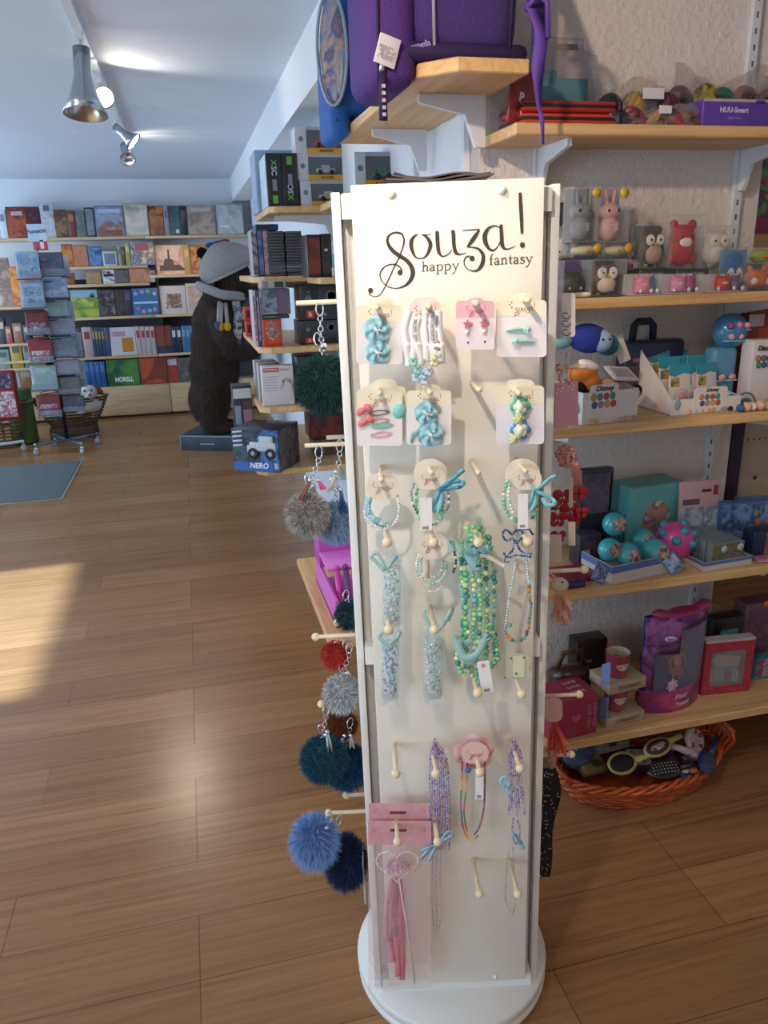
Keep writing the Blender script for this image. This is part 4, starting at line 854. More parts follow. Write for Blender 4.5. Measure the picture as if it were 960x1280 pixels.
for x0, x1, lab in ((-2.9, -1.31, 'plain wooden plinth drawer behind the baskets'), (-1.304, fz(214, 500)[0]-.004, 'plain wooden plinth drawer between the basket and the bear'), (fz(214, 500)[0]+.004, .79, 'plain wooden plinth drawer behind the bear')):
    t = thing('plinth_drawer', lab, 'drawer', ((x0+x1)/2, FB+.02, 0), 0, 'wooden plinth drawers'); h = x1-x0
    MB().bb(-h/2, h/2, 0, YF-FB-.035, .03, ZB, 0, .004).build('box', FARP, t); MB().bb(-h/2+.01, h/2-.01, .03, .26, 0, .03).build('toe_kick', M('#4a3a2c', .7), t)
for px in (193, 24, 134):
    x = fz(px, 320)[0]; z1 = ZS[0]-.031
    if px == 193: 
        tag(MB().bb(x-.0015, x+.0015, FB-.0005, YF-.013, ZB+.002, z1).build('bookcase_divider', M('#9a7a55', .6)), 'thin upright divider in the middle of the far bookcase', 'divider')
struct(MB().bb(-2.9, .79, YF-.012, YF-.0005, .03, ZS[2]+.05).build('shade_panel', M('#4c4a50', .8)))  # dark sheet added to imitate the shade behind the lower bookcase shelves
BK = 0
def bk(px0, py0, px1, z, lab, cols, kind='book', d=.045, y=None, art=None, band=None, tilt=.06, grp='boxes and books on the far bookcase', spines=None, txt=None):
    """front-facing book or box standing on a far shelf; left, top, right in photo pixels"""
    global BK
    BK += 1; yy = FB+.012 if y is None else y
    x0 = fz(px0, py0, yy)[0]; x1 = fz(px1, py0, yy)[0]; top = fz((px0+px1)/2, py0, yy)[1]; h = max(.05, top-z-.001); w = x1-x0-.002
    name = {'book': 'book', 'box': 'board_game_box', 'spine': 'book', 'mag': 'magazine'}[kind]; cat = {'book': 'book', 'box': 'board game', 'spine': 'book', 'mag': 'magazine'}[kind]
    t = thing(name, lab, cat, ((x0+x1)/2, yy, z+.0005), 0, grp, rot=(-tilt if kind != 'spine' else 0, 0, 0))
    b = MB().bb(-w/2, w/2, 0, d, 0, h, 0, min(.003, w*.1)); b.build('cover', M(cols[0], .4, coat=.2), t)
    if art:
        a = MB(); m_ = art[4] if len(art) > 4 else .04; a.bb(-w/2+w*m_, w/2-w*m_, -.0012, -.0002, h*art[2], h*art[3]); a.build('picture', PIC(art[0], art[1], BK, .3), t)
    if band:
        for (z0, z1_, x0_, x1_, c) in band: MB().bb(-w/2+w*x0_, -w/2+w*x1_, -.0022, -.0012, h*z0, h*z1_).build('title_band', M(c, .4), t)
    if kind == 'spine' or not art: MB().bb(-w*.3, w*.3, -.0012, -.0002, h*.6, h*.85).build('title_band', M(cols[1] if len(cols) > 1 else '#d8cfc0', .45), t)
    return t
z = ZS[0]
bk(-4, 262, 5, z, 'white edged book at the far left of the highest shelf', ['#d3d6da', '#7a8a9a'])
bk(5, 258, 31, z, 'maroon box with an orange glow on the highest shelf, left of the rack sign', ['#6b2422'], 'box', .07, None, (['#7c2020', '#b4532a', '#5a1a1c', '#93756a'], 6, .05, .95), [(.72, .85, .25, .8, '#b9a39a')])
bk(31, 258, 47, z, 'dark maroon book directly behind the rack sign', ['#5a1c26'], 'book', .06, None, (['#5a1420', '#3a1018', '#7a3038'], 9, .05, .95))
bk(48, 254, 65, z, 'pale grey magazine with a dark circle on top, on the highest shelf', ['#b4b7bd'], 'mag', .02, None, (['#aeb2ba', '#c2c4c8', '#9a8f92'], 7, .05, .7), [(.78, .95, .25, .7, '#59626c')])
bk(65, 262, 82, z, 'dark brown book with a golden figure on the highest shelf', ['#3a2420'], 'book', .05, None, (['#2e1d1a', '#6a3a2a', '#8a7048', '#3a2622'], 8, .04, .96))
bk(82, 263, 92, z, 'red brown spine on the highest shelf', ['#74392c', '#a8705a'], 'spine', .16)
bk(92, 263, 104, z, 'grey green book on the highest shelf, right of the red brown spine', ['#74797a'], 'book', .05, None, (['#7c8280', '#5f6a5a', '#8f9296'], 8, .05, .95))
bk(104, 259, 116, z, 'grey book with a black edge on the highest shelf', ['#26272b'], 'book', .05, None, (['#85898c', '#6e7478', '#a2a4a6'], 8, .05, .95, .12))
bk(116, 257, 153, z, 'wide blue grey box with a rust coloured ground on the highest shelf', ['#5d6c88'], 'box', .07, None, (['#6d7fa4', '#8f9cb4', '#8a5a4c', '#a3746a'], 5, .04, .96), [(.78, .9, .12, .88, '#a9b4cc'), (.05, .22, .3, .92, '#8a4f40')])
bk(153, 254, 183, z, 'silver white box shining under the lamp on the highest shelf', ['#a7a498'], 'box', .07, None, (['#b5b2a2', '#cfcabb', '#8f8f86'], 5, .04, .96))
bk(184, 257, 203, z, 'dark orange and black box on the highest shelf', ['#3a1a14'], 'box', .06, None, (['#25120f', '#7a3a1c', '#b06a34', '#1c0f0e'], 6, .03, .97))
bk(203, 257, 209, z, 'grey spine on the highest shelf, left of the teal book', ['#8b9094', '#62686e'], 'spine', .16)
bk(209, 257, 223, z, 'deep teal book with a white dot on the highest shelf', ['#12313c'], 'book', .05, None, (['#123844', '#1f5a68', '#0e2830'], 7, .03, .97), [(.08, .2, .55, .85, '#c9d2d4')])
bk(223, 257, 232, z, 'black spine on the highest shelf', ['#1e1e24', '#4a4a52'], 'spine', .16)
bk(232, 256, 268, z, 'pinkish grey box with pale title on the highest shelf', ['#8e8580'], 'box', .07, None, (['#9b8f88', '#7a6c66', '#b09c8c', '#8d8a84'], 5, .03, .97), [(.78, .9, .15, .85, '#b7aca6')])
bk(269, 255, 303, z, 'silver grey box with white spots, last on the highest shelf', ['#9aa0a2'], 'box', .07, None, (['#a3a9aa', '#c3c8c8', '#868c90'], 5, .03, .97), [(.25, .29, .15, .45, '#f0f2f2'), (.8, .9, .5, .9, '#b7b0b4')])
z = ZS[1]
bk(75, 305, 89, z, 'red and orange box behind the card rack, on the second shelf', ['#a84026'], 'box', .06, None, (['#c0462a', '#d98a3a', '#a83a30'], 7, .05, .95))
bk(89, 306, 108, z, 'salmon orange puzzle box on the second shelf', ['#b85c38'], 'box', .06, None, (['#c8633c', '#a58a74', '#d07a50', '#7f7468'], 8, .05, .95))
bk(110, 308, 126, z, 'blue book on the second shelf', ['#35588c'], 'book', .05, None, (['#3c64a0', '#6b90c0', '#2a467a', '#a3b8d4'], 8, .05, .95))
bk(127, 314, 145, z, 'small white framed grey blue picture on the second shelf', ['#c3c9ce'], 'book', .04, None, (['#5d6c80', '#75849a', '#4a5668'], 9, .1, .85, .12))
bk(146, 308, 150, z, 'thin grey spine on the second shelf', ['#a09c90', '#6f6a60'], 'spine', .14); bk(150, 309, 155, z, 'thin brown spine on the second shelf', ['#6a4a3a', '#927464'], 'spine', .14); bk(155, 304, 161, z, 'yellow green spine on the second shelf', ['#a3a45c', '#c8c88c'], 'spine', .14)
bk(161, 302, 192, z, 'white and blue box of colourful characters, on the second shelf', ['#7f98b4'], 'box', .06, None, (['#b8c4d0', '#3c6a9c', '#c08a4a', '#dfe4e8', '#8a3a34'], 10, .05, .95), [(.62, .95, .2, .75, '#b0625a')])
z = Z2R
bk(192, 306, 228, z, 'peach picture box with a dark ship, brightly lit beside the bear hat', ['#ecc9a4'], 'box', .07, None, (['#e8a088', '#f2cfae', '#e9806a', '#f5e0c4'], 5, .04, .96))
ship = bpy.data.objects['board_game_box.001'] if False else None
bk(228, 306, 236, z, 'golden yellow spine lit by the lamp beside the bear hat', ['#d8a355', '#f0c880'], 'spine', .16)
bk(236, 306, 258, z, 'red orange picture box half behind the bear hat', ['#b5603a'], 'box', .06, None, (['#c8633f', '#e2a25a', '#a84a34', '#f0c880'], 6, .04, .96))
z = ZS[2]
bk(76, 341, 92, z, 'dull orange box behind the card rack on the narrow shelf', ['#9a5030', '#c07a50'], 'box', .08)
bk(106, 340, 126, z, 'tan flat box on the narrow shelf', ['#a07a56'], 'box', .08, None, (['#a5805c', '#b8946c', '#8a684a'], 8, .08, .92, .08))
bk(127, 337, 142, z, 'black and white book on the narrow shelf', ['#d0d0d2'], 'book', .04, None, (['#26262a', '#e4e4e6', '#5a5a60'], 12, .06, .94), [(.5, .7, .1, .9, '#1c1c20')])
bk(142, 337, 160, z, 'dark grey green book on the narrow shelf', ['#3c4042'], 'book', .04, None, (['#33393a', '#5d605c', '#7a5048'], 10, .05, .95))
bk(160, 335, 187, z, 'salmon coloured box on the narrow shelf', ['#a8634c'], 'box', .08, None, (['#b36c52', '#c88468', '#8f4f40'], 8, .06, .94))
bk(187, 338, 193, z, 'small white and green box at the end of the narrow shelf', ['#b5b8a4', '#4a5a44'], 'box', .05)
z = ZS[3]
bk(86, 362, 121, z, 'lime green meadow picture box', ['#7d9a3c'], 'box', .06, None, (['#8aa83e', '#b4bc4a', '#6a8a34', '#d2c860'], 6, .02, .7, .03), [(.72, .97, .03, .97, '#8fb0c0'), (.7, .86, .72, .88, '#3c3434')])
bk(121, 362, 142, z, 'purple brown picture book with a glimmer', ['#3c2e36'], 'book', .05, None, (['#3a2c34', '#6e5c68', '#2a2026', '#8a7a70'], 8, .04, .96))
bk(142, 362, 154, z, 'very dark brown book beside the purple brown one', ['#2c2428'], 'book', .05, None, (['#2a2226', '#4a3e38', '#1c181a'], 9, .04, .96))
bk(154, 362, 163, z, 'dark purple spine on the middle shelf', ['#3a3048', '#7a4a58'], 'spine', .16)
d_ = bk(163, 360, 197, z, 'blue box with coloured dots and white title', ['#2c6c9a'], 'box', .06, None, (['#2f74a4', '#2a6896', '#3a82ac'], 4, .03, .97), [(.42, .5, .06, .94, '#a9cfe0')])
for k, (u, v_, c) in enumerate(((.15, .8, '#7fb0d8'), (.4, .86, '#c88ac0'), (.62, .88, '#8ac06a'), (.86, .78, '#c0a8d4'), (.2, .25, '#b06aa8'), (.4, .14, '#d08a9a'), (.62, .16, '#7fc0a0'), (.82, .2, '#d0809a'))):
    me = d_.children[0]; w = max(v.co.x for v in me.data.vertices)*2; h = max(v.co.z for v in me.data.vertices); MB().ell((-w/2+u*w, -.002, v_*h), (.022, .0015, .022), 0, None, 12, 6).build('dot', M(c, .4), d_)
bk(198, 357, 231, z, 'white box with a dark painted figure, left of the bear', ['#d2ccc6'], 'box', .06, None, (['#d2ccc4', '#6a5448', '#a88c80', '#d8d2cc', '#d0cac4'], 9, .2, .72, .18))
bk(231, 354, 252, z, 'beige box right behind the bear shoulder', ['#cdbfae'], 'box', .06, None, (['#d0c4b6', '#b89a84', '#ddd4ca'], 6, .1, .9, .1))
z = ZS[4]
for px0, px1, lab, c, c2 in ((95, 101, 'dark maroon spine beside the rack', '#4a2a34', '#6a4a50'), (101, 113, 'white and red spine on the lower shelf', '#b8a09c', '#a03a3a'), (113, 117, 'yellow topped dark spine, first of four', '#3c4a5c', '#a89a4a'), (117, 121, 'yellow topped dark spine, second of four', '#3c4a5c', '#a89a4a'), (121, 125, 'yellow topped dark spine, third of four', '#344254', '#a08a44'), (125, 129, 'yellow topped dark spine, fourth of four', '#344254', '#a08a44'), (129, 135, 'red over blue spine on the lower shelf', '#34507a', '#a04038')):
    bk(px0, 409, px1, z, lab, [c, c2], 'spine', .18)
t = bk(135, 409, 168, z, 'white box with an orange basket picture on the lower shelf', ['#c8c4c4'], 'box', .06, None, (['#cac6c6', '#d2cccc'], 4, .03, .97), [(.12, .62, .45, .88, '#c87a2a'), (.68, .85, .12, .6, '#b88a92')])
for k in range(4): bk(168+k*6.2, 408, 174+k*6.2, z, 'red and white spine, %s of four in a row' % ('first', 'second', 'third', 'fourth')[k], ['#c2b2ae', '#b03a38'], 'spine', .18)
bk(193, 407, 213, z, 'brick red book with a dark blue foot', ['#8a3830'], 'book', .06, None, (['#8f3a32', '#9a463a'], 5, .3, .97), [(.0, .28, .0, 1, '#2c3450')])
bk(213, 408, 219.5, z, 'black and blue spine with a white square, left one', ['#26304c', '#d4d8dc'], 'spine', .18); bk(219.5, 408, 226, z, 'black and blue spine with a white square, right one', ['#26304c', '#d4d8dc'], 'spine', .18)
for k in range(3): bk(226+k*5, 407, 231+k*5, z, 'light blue spine by the bear, %s of three' % ('left', 'middle', 'right')[k], ['#4a7aa4', '#7aa4c0'], 'spine', .18)
z = ZB
bk(97, 452, 104, z, 'grey strip of a box on the lowest shelf', ['#8a8f9c', '#6a6f7c'], 'spine', .18)
for k in range(4): bk(104+k*6.6, 452, 110.4+k*6.6, z, 'blue spine on the lowest shelf, %s of four' % ('first', 'second', 'third', 'fourth')[k], ['#2f5a94', '#4f7ab0'], 'spine', .2)
t = bk(131, 449, 173, z, 'large green game box with white lettering on the lowest shelf', ['#2e5a34'], 'box', .07, None, (['#2c5a34', '#4a8a3a', '#1c4a44', '#7aa04a'], 4, .03, .97))
w = max(v.co.x for v in t.children[0].data.vertices)*2; text('NORELL', .07, M('#dfe8dc', .4), t, (0, -.002, .07), xs=w*.62/.29, bold=.003)
bk(173, 447, 207, z, 'red orange box with a dark swoosh on the lowest shelf', ['#9a3424'], 'box', .07, None, (['#a83c26', '#c0522c', '#6a3a26', '#8f2f22'], 5, .03, .97))
t = bk(207, 446, 221, z, 'narrow red box with white letters near the bear', ['#a83a28'], 'box', .09, None, (['#a83a28', '#b84a30'], 5, .03, .6), [(.68, .9, .1, .9, '#d4ccc8')])
bk(221, 447, 241, z, 'grey and pink box right behind the bear', ['#6e6064'], 'box', .07, None, (['#7a6a6e', '#5a5458', '#9a8a88'], 6, .03, .97))
# left bay
z = zl[0]
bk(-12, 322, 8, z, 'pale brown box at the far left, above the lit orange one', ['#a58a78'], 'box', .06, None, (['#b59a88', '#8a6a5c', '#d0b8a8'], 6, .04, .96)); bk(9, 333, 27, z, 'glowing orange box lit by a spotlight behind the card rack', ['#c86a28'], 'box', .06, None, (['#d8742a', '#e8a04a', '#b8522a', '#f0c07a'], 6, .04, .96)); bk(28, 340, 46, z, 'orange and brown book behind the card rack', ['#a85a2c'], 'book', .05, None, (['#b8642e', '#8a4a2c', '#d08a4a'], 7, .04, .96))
z = zl[1]
for px0, py0, px1, lab, c in ((-6, 398, 4, 'dark box at the far left edge of the middle shelf', '#3c3a40'), (5, 408, 13, 'small coral red box on the left middle shelf', '#b0584a'), (14, 404, 26, 'small rust and cream box on the left middle shelf', '#9a6a54'), (27, 406, 36, 'small navy box on the left middle shelf', '#2f3a5c'), (38, 402, 52, 'small orange brown box behind the red cards', '#8f5c3c')): bk(px0, py0, px1, z, lab, [c, '#c8b8a4'], 'box', .08)
z = zl[2]
for px0, py0, px1, lab, c in ((-6, 437, 10, 'pale teal box on the left lower shelf', '#7f9a98'), (10, 428, 25, 'yellow box on the left lower shelf', '#b8963a'), (26, 427, 38, 'grey green box on the left lower shelf', '#6e7a68'), (39, 436, 54, 'yellow and black box behind the red cards', '#8a7a34')): bk(px0, py0, px1, z, lab, [c, '#5a5a4c'], 'box', .1)
for px0, py0, px1, lab, c in ((-4, 458, 8, 'dark blue book on the plinth at far left', '#2c2f4a'), (8, 460, 18, 'purple book on the plinth at far left', '#4a3a5c'), (18, 460, 23, 'white spine on the plinth at far left', '#a8a29c'), (23, 459, 38, 'orange brown book on the plinth at far left', '#8f5a30'), (40, 460, 60, 'dark red book on the plinth behind the rack', '#5a2a2a')): bk(px0, py0, px1, ZB, lab, [c, '#9a8f84'], 'book', .08)
# painted ship on the lit box
for o in list(bpy.data.objects):
    if o.get('label', '').startswith('peach picture'):
        MB().prism([(-.11, .10), (.10, .10), (.14, .07), (.16, .04), (-.12, .04)], -.003, -.0012).prism([(-.075, .10), (.045, .10), (.03, .16), (-.05, .17)], -.003, -.0012).prism([(-.02, .16), (.005, .16), (.0, .26), (-.016, .27)], -.003, -.0012).build('picture', M('#5d4a4a', .4), o)
# ------------------------------------------------------------------ card rack
RY = 7.55; DK = M('#2a2e36', .35, metal=.6)
def rp(px, py, y=RY): q = W(px, py, 1, y); return q
b0 = W(82, 556, 2, .06); RC = V((W(84, 550, 2, .09).x, W(84, 550, 2, .09).y, 0)); RYC = RC.y
def card_rack(lab, c, h, ang):
    t = thing('card_rack', lab, 'card rack', c, ang)
    MB().tube([(0, 0, .08), (0, 0, h)], .018, 0, 12).build('pole', DK, t)
    for k in range(4):
        a = k*PI/2; d = V((math.cos(a), math.sin(a), 0)); o = MB().box(d*.16+V((0, 0, .095)), (.30, .035, .022), 0, (0, 0, a), .003).build('foot', M('#6f8496', .25, metal=.7), t)
        e = d*.30; MB().tube([e+V((0, 0, .06)), e+V((0, 0, .11))], .011, 0, 10).box(e+V((0, 0, .055)), (.03, .03, .02), 0, None, .003).build('swivel', CHROME, o); MB().lathe([(.0005, -.012), (.024, -.012), (.028, -.006), (.028, .006), (.024, .012), (.0005, .012)], 0, Matrix.Translation(e+V((0, 0, .0285))) @ Matrix.Rotation(a, 4, 'Z') @ Matrix.Rotation(PI/2, 4, 'X'), 20).build('caster', M('#aeb6bc', .3), o)
    return t
rk = card_rack('tall dark revolving card rack on four casters in front of the bookcase', RC, rp(62, 318, RYC).z, .55)
for k in range(8): 
    z = .55+k*.165; MB().tube([(.17*math.cos(a*PI/8), .17*math.sin(a*PI/8), z) for a in range(16)], .004, 0, 6, True).box((0, 0, z), (.34, .008, .008)).box((0, 0, z), (.008, .34, .008)).build('wire_ring', DK, rk)
def rcard(lab, x0, y0, x1, y1, dy, cols, tilt=-.2, art=True, name='greeting_card', rnd=.006, lean=0, band=None):
    y = RYC+dy; a = rp(x0, y1, y); b = rp(x1, y0, y); w = b.x-a.x; h = b.z-a.z
    t = thing(name, lab, 'card', ((a.x+b.x)/2, y, a.z), 0, 'cards in the revolving rack', rot=(tilt, lean, 0))
    MB().bb(-w/2, w/2, 0, .012, 0, h, 0, rnd, 2).build('card', M(cols[0], .3, coat=.3), t)
    if art: MB().bb(-w*.42, w*.42, -.0015, -.0003, h*.08, h*.9).build('picture', PIC(cols[1:], 10, len(bpy.data.objects) % 97, .3), t)
    if band:
        for z0, z1, c in band: MB().bb(-w*.36, w*.36, -.003, -.0016, h*z0, h*z1).build('print', PIC(c, 28, 3, .4), t)
    p = MB(); p.bb(-w/2-.006, w/2+.006, -.012, .02, -.012, -.006).bb(-w/2-.006, w/2+.006, -.014, -.011, -.012, h*.25, 1); p.build('wire_pocket', [DK, CLEAR('#dfe8f0', .12, .1)], t)
BLU = ['#8fa6bc', '#8097b0', '#6b829c', '#9fb2c4', '#52687f']
rcard('pale blue card with dark print at the top left of the rack', 22, 313, 46, 348, -.22, ['#93abc2', '#94abc0', '#7d96ae', '#a4b8c8'], band=[(.55, .75, ['#2c3c50', '#8fa6bc', '#45586e']), (.15, .45, ['#5d7086', '#a3b6c6', '#3f5268'])])
rcard('pale blue rounded card in a tin frame, second down on the left of the rack', 28, 350, 52, 384, -.22, ['#86a0b8', '#90a8be', '#a2b7c8'], rnd=.012, band=[(.4, .75, ['#2c3c50', '#8fa6bc', '#45586e']), (.12, .35, ['#3c5068', '#a3b6c6'])])
rcard('dark red card with a silver figure, third down on the left of the rack', 34, 388, 58, 418, -.22, ['#6a2028', '#6a1c24', '#7a2a30', '#531820'], band=[(.08, .5, ['#b9bcc6', '#6a2028', '#8f8a94'])])
rcard('red card with a white church print, on the left of the rack', 37, 424, 63, 453, -.22, ['#8a2430', '#8f2632', '#7a1e28', '#9a3038'], band=[(.3, .5, ['#e0d4d8', '#8a2430']), (.03, .25, ['#d8c4cc', '#8a2430', '#e8dce0'])])
rcard('pale green blue tin card, low on the left of the rack', 41, 456, 68, 488, -.22, ['#8fa8b4', '#9ab0b8', '#84988f', '#b0c4cc'], rnd=.012)
rcard('red card with white print, lowest on the left of the rack', 48, 492, 73, 521, -.22, ['#7a1e28', '#84222c', '#6a1820', '#8f3038'], band=[(.35, .55, ['#c8a8b0', '#7a1e28']), (.05, .25, ['#b89aa4', '#7a1e28'])])
for k, (x0, y0, x1, y1, lab, c) in enumerate(((48, 314, 77, 344, 'dark green and pink picture card at the top of the rack', ['#4a5058', '#5c6a4c', '#44506a', '#8a6a7c', '#3c4858']), (54, 346, 82, 372, 'grey white card with small blue figures, second on the rack front', BLU[:3]+['#aab6c4', '#75889c']), (58, 374, 84, 395, 'grey green landscape card on the rack front', ['#7c8c94', '#8a9c9a', '#6e8478', '#5c7080']), (62, 397, 92, 418, 'grey card with dark signs, fourth on the rack front', ['#8a8c98', '#949aa4', '#7a7c88', '#5a5c68']), (66, 420, 94, 446, 'brown and blue picture card on the rack front', ['#6f7480', '#8a7a6c', '#5c6a7c', '#7a8694']), (70, 448, 98, 468, 'grey card with two small dark figures on the rack front', ['#85858f', '#8f929c', '#75788a']), (74, 470, 99, 492, 'brown card with a blue corner, low on the rack front', ['#6a6460', '#7a6a58', '#5a6470', '#8a7c70']), (80, 494, 104, 514, 'dark blue grey card, lowest on the rack front', ['#454c60', '#4c5468', '#3a4256', '#6a7488']))):
    rcard(lab, x0, y0, x1, y1, -.16, c)
for k, (x0, y0, x1, y1, lab) in enumerate(((77, 318, 84, 345, 'blue card edge seen side-on at the top right of the rack'), (84, 376, 90, 398, 'white card edge seen side-on at the right of the rack'), (92, 415, 100, 446, 'pale grey card edge seen side-on at the right of the rack'), (96, 450, 104, 482, 'pale grey card edge seen side-on low at the right of the rack'))): rcard(lab, x0, y0, x1, y1, -.05, ['#a5acb8', '#9aa4b2', '#b4bac4'], name='greeting_card')
# sign on top
a = rp(33, 283, RYC-.02); b = rp(58, 285, RYC-.02)
t = thing('rack_sign', 'white paper sign with blue lettering and a red foot, topping the card rack', 'sign', (RC.x+.0, RYC-.02, rk.location.z+rp(62, 318, RYC).z))
q0 = rp(33, 283, RYC-.02); q1 = rp(59, 303, RYC-.02); ox = t.location
MB().bb(q0.x-ox.x, q1.x-ox.x, -.004, 0, rp(46, 302, RYC-.02).z-ox.z, rp(46, 280, RYC-.02).z-ox.z).build('paper', M('#bcd0e0', .5), t)
text('Fasnacht', .046, M('#3c5c84', .5), t, ((q0.x+q1.x)/2-ox.x, -.0055, rp(46, 289, RYC-.02).z-ox.z), rot=(PI/2, -.06, 0), bold=.0012)
MB().bb(q0.x-ox.x+.03, q1.x-ox.x, -.002, .008, rp(46, 313, RYC-.02).z-ox.z, rp(46, 300, RYC-.02).z-ox.z, 0, .004).build('foot', M('#b8454c', .5), t); MB().bb(q0.x-ox.x+.09, q0.x-ox.x+.12, -.004, -.001, rp(46, 311, RYC-.02).z-ox.z, rp(46, 300, RYC-.02).z-ox.z).build('stripe', M('#dfd8dc', .5), t)
MB().tube([(0, .0, 0), ((q0.x+q1.x)/2-ox.x, .004, rp(46, 300, RYC-.02).z-ox.z)], .005, 0, 8).build('stem', DK, t)
# ------------------------------------------------------------------ baskets behind the rack
WIK = M('#6a4a30', .7, bump=.6, bscale=90, var=.35, vscale=30)
def wicker(mb, rx, ry, h, flare=.25, n=44, rows=9, r=.008, mat=0, base=.8):
    """woven wall: rows of strands that dip in and out of the stakes"""
    for k in range(rows):
        u = k/(rows-1); s_ = base+(1-base)*u**.8; pts = []
        for j in range(n*2):
            a = PI*j/n; w_ = 1+.018*math.cos(a*n/2+k*PI); pts.append((rx*s_*w_*math.cos(a), ry*s_*w_*math.sin(a), r+u*h))
        mb.tube(pts, r*(1.0 if k < rows-1 else 1.5), mat, 5, True)
    for j in range(n//2):
        a = 2*PI*j/(n//2); mb.tube([(rx*base*math.cos(a), ry*base*math.sin(a), .004), (rx*math.cos(a), ry*math.sin(a), h)], r*.6, mat, 5)
    mb.lathe([(.0005, .004), (base, .004), (base, .008), (.0005, .008)], mat, Matrix.Diagonal((rx, ry, 1, 1)), 32)
    return mb
bx = W(92, 527, 1, 8.3); t = thing('wicker_basket', 'brown flaring wicker basket holding the plush dog, behind the card rack', 'basket', (bx.x, 8.3, 0), 0, 'brown baskets by the bookcase')
MB().bb(-.22, .22, -.15, .15, 0, .12, 0, .01).build('stand', M('#4a3626', .7), t)
o = wicker(MB(), .36, .20, .27, base=.62, rows=10).build('basket', WIK, t, (0, 0, .121))
bx2 = W(14, 560, 2, .0); t = thing('wicker_basket', 'square brown wicker basket at the left, under the hanging red bag', 'basket', (W(4, 540, 1, 8.1).x, 8.1, 0), .0, 'brown baskets by the bookcase')
wicker(MB(), .30, .22, .44, base=.85, rows=14).build('basket', WIK, t)
t = thing('green_pot', 'green round tin standing in the square wicker basket', 'tin', (W(26, 508, 1, 8.1).x, 8.1, .012))
MB().lathe([(.0005, 0), (.11, 0), (.115, .02), (.115, .52), (.108, .53), (.0005, .53)], 0, None, 28).build('pot', M('#44602c', .5, var=.2), t); MB().lathe([(.117, .40), (.12, .405), (.12, .42), (.117, .425)], 0, None, 28, False).build('rim', M('#8a9a8c', .4), t)
# plush dog in the basket
p = W(114, 506, 1, 8.2); t = thing('plush_dog', 'white plush dog with brown ears lying in the flaring basket', 'soft toy', (p.x, 8.22, .26))
d = MB(); d.ell((-.02, 0, .07), (.13, .09, .09)).ell((.0, -.06, .20), (.085, .075, .075)).ell((.02, -.12, .18), (.045, .045, .035)).ell((-.1, -.05, .02), (.06, .05, .04)); solid(d.build('body', M('#d6cec6', .9), t), .011, 4)
for sx in (-1, 1): MB().ell((sx*.08+.01, -.04, .215), (.03, .025, .06), 0, (0, -sx*.8, 0)).build('ear', M('#8a4a30', .9), t)
for sx in (-.03, .035): MB().ell((sx, -.13, .225), .011, 0, None, 10, 8).build('eye', M('#181416', .2), t)
MB().ell((.02, -.165, .19), (.014, .01, .01), 0, None, 10, 8).build('nose', M('#181416', .3), t)
t = thing('plush_toy', 'brown plush lying in the dark left half of the flaring basket', 'soft toy', (W(88, 512, 1, 8.25).x, 8.25, .30)); solid(MB().ell((0, 0, .04), (.12, .08, .07)).ell((.05, -.04, .1), (.05, .05, .05)).build('body', M('#4a2c20', .9), t), .012)
# hanging red bag on a second rack that is mostly out of the frame
c2 = W(-14, 562, 2, .06); r2 = card_rack('second card rack with a white foot, mostly past the left edge of the picture', (c2.x, c2.y, 0), 1.5, .35)
for o in r2.children:
    if o.name.startswith('foot'): o.data.materials[0] = M('#cfd8de', .3)
a = W(4, 525, 1, c2.y-.12); b = W(4, 452, 1, c2.y-.12); t = thing('gift_bag', 'red gift bag with white snowflake print hanging at the far left', 'gift bag', (W(2, 490, 1, c2.y-.12).x, c2.y-.12, a.z)); h = b.z-a.z
MB().bb(-.13, .13, -.04, .04, 0, h*.85, 0, .015).build('bag', M('#8a1c28', .5), t); MB().tube([(-.07, 0, h*.84), (-.05, 0, h*.97), (0, 0, h*1.02), (.05, 0, h*.97), (.07, 0, h*.84)], .006, 0, 8).build('handle', M('#c8bcbc', .6), t)
MB().bb(-.11, .11, -.0425, -.0405, h*.06, h*.5).build('print', PIC(['#9a2430', '#e4d8dc', '#8a1c28', '#d8c4ca'], 22, 5, .5), t); MB().bb(-.10, .10, -.0425, -.0405, h*.56, h*.8).build('print', PIC(['#8a1c28', '#2c3450', '#c8bcc4'], 16, 7, .5), t)
# ------------------------------------------------------------------ the bear
BY = 7.28
def bp(px, py, dy=0): q = W(px, py, 1, BY+dy); return V((q.x, q.y, q.z))
pl0 = W(223, 553, 2, 0); pl1 = W(278, 563, 2, 0); pl2 = V((.55, 7.36, 0))
t = thing('bear_plinth', 'low grey blue box under the bear with scuffed pale edges', 'plinth', (.16, 7.33, 0), -.42)
MB().bb(-.28, .30, -.24, .26, 0, .14, 0, .006).build('box', M('#3d454f', .5, var=.25, vscale=14), t); MB().bb(-.28, .30, -.243, -.2405, .128, .139).bb(-.283, -.2805, -.24, .26, .128, .139).bb(-.272, -.28, -.243, -.2405, .01, .139).build('worn_edge', M('#8b98a6', .6), t); MB().bb(-.08, .06, -.2425, -.2405, .055, .066).build('lettering_strip', M('#93a0ae', .5), t)
root = bp(268, 536); root.z = .1405; bear = thing('standing_bear', 'life-size brown bear figure in a knitted hat and scarf standing upright on the plinth', 'bear figure', root)
def bl(px, py, dy=0): return bp(px, py, dy)-root
b = MB()
for px, py, dy, r in ((262, 500, 0, (.20, .20, .25)), (268, 462, 0, (.235, .235, .30)), (272, 430, 0, (.25, .235, .28)), (272, 405, 0, (.235, .22, .25)), (275, 385, 0, (.20, .19, .18)), (288, 366, 0, (.16, .15, .15)), (290, 344, 0, (.165, .155, .17)), (304, 350, 0, (.10, .11, .09)), (316, 356, 0, (.085, .075, .06)), (322, 357, 0, (.055, .055, .045)), (311, 365, 0, (.08, .06, .035))): b.ell(bl(px, py, dy), r)
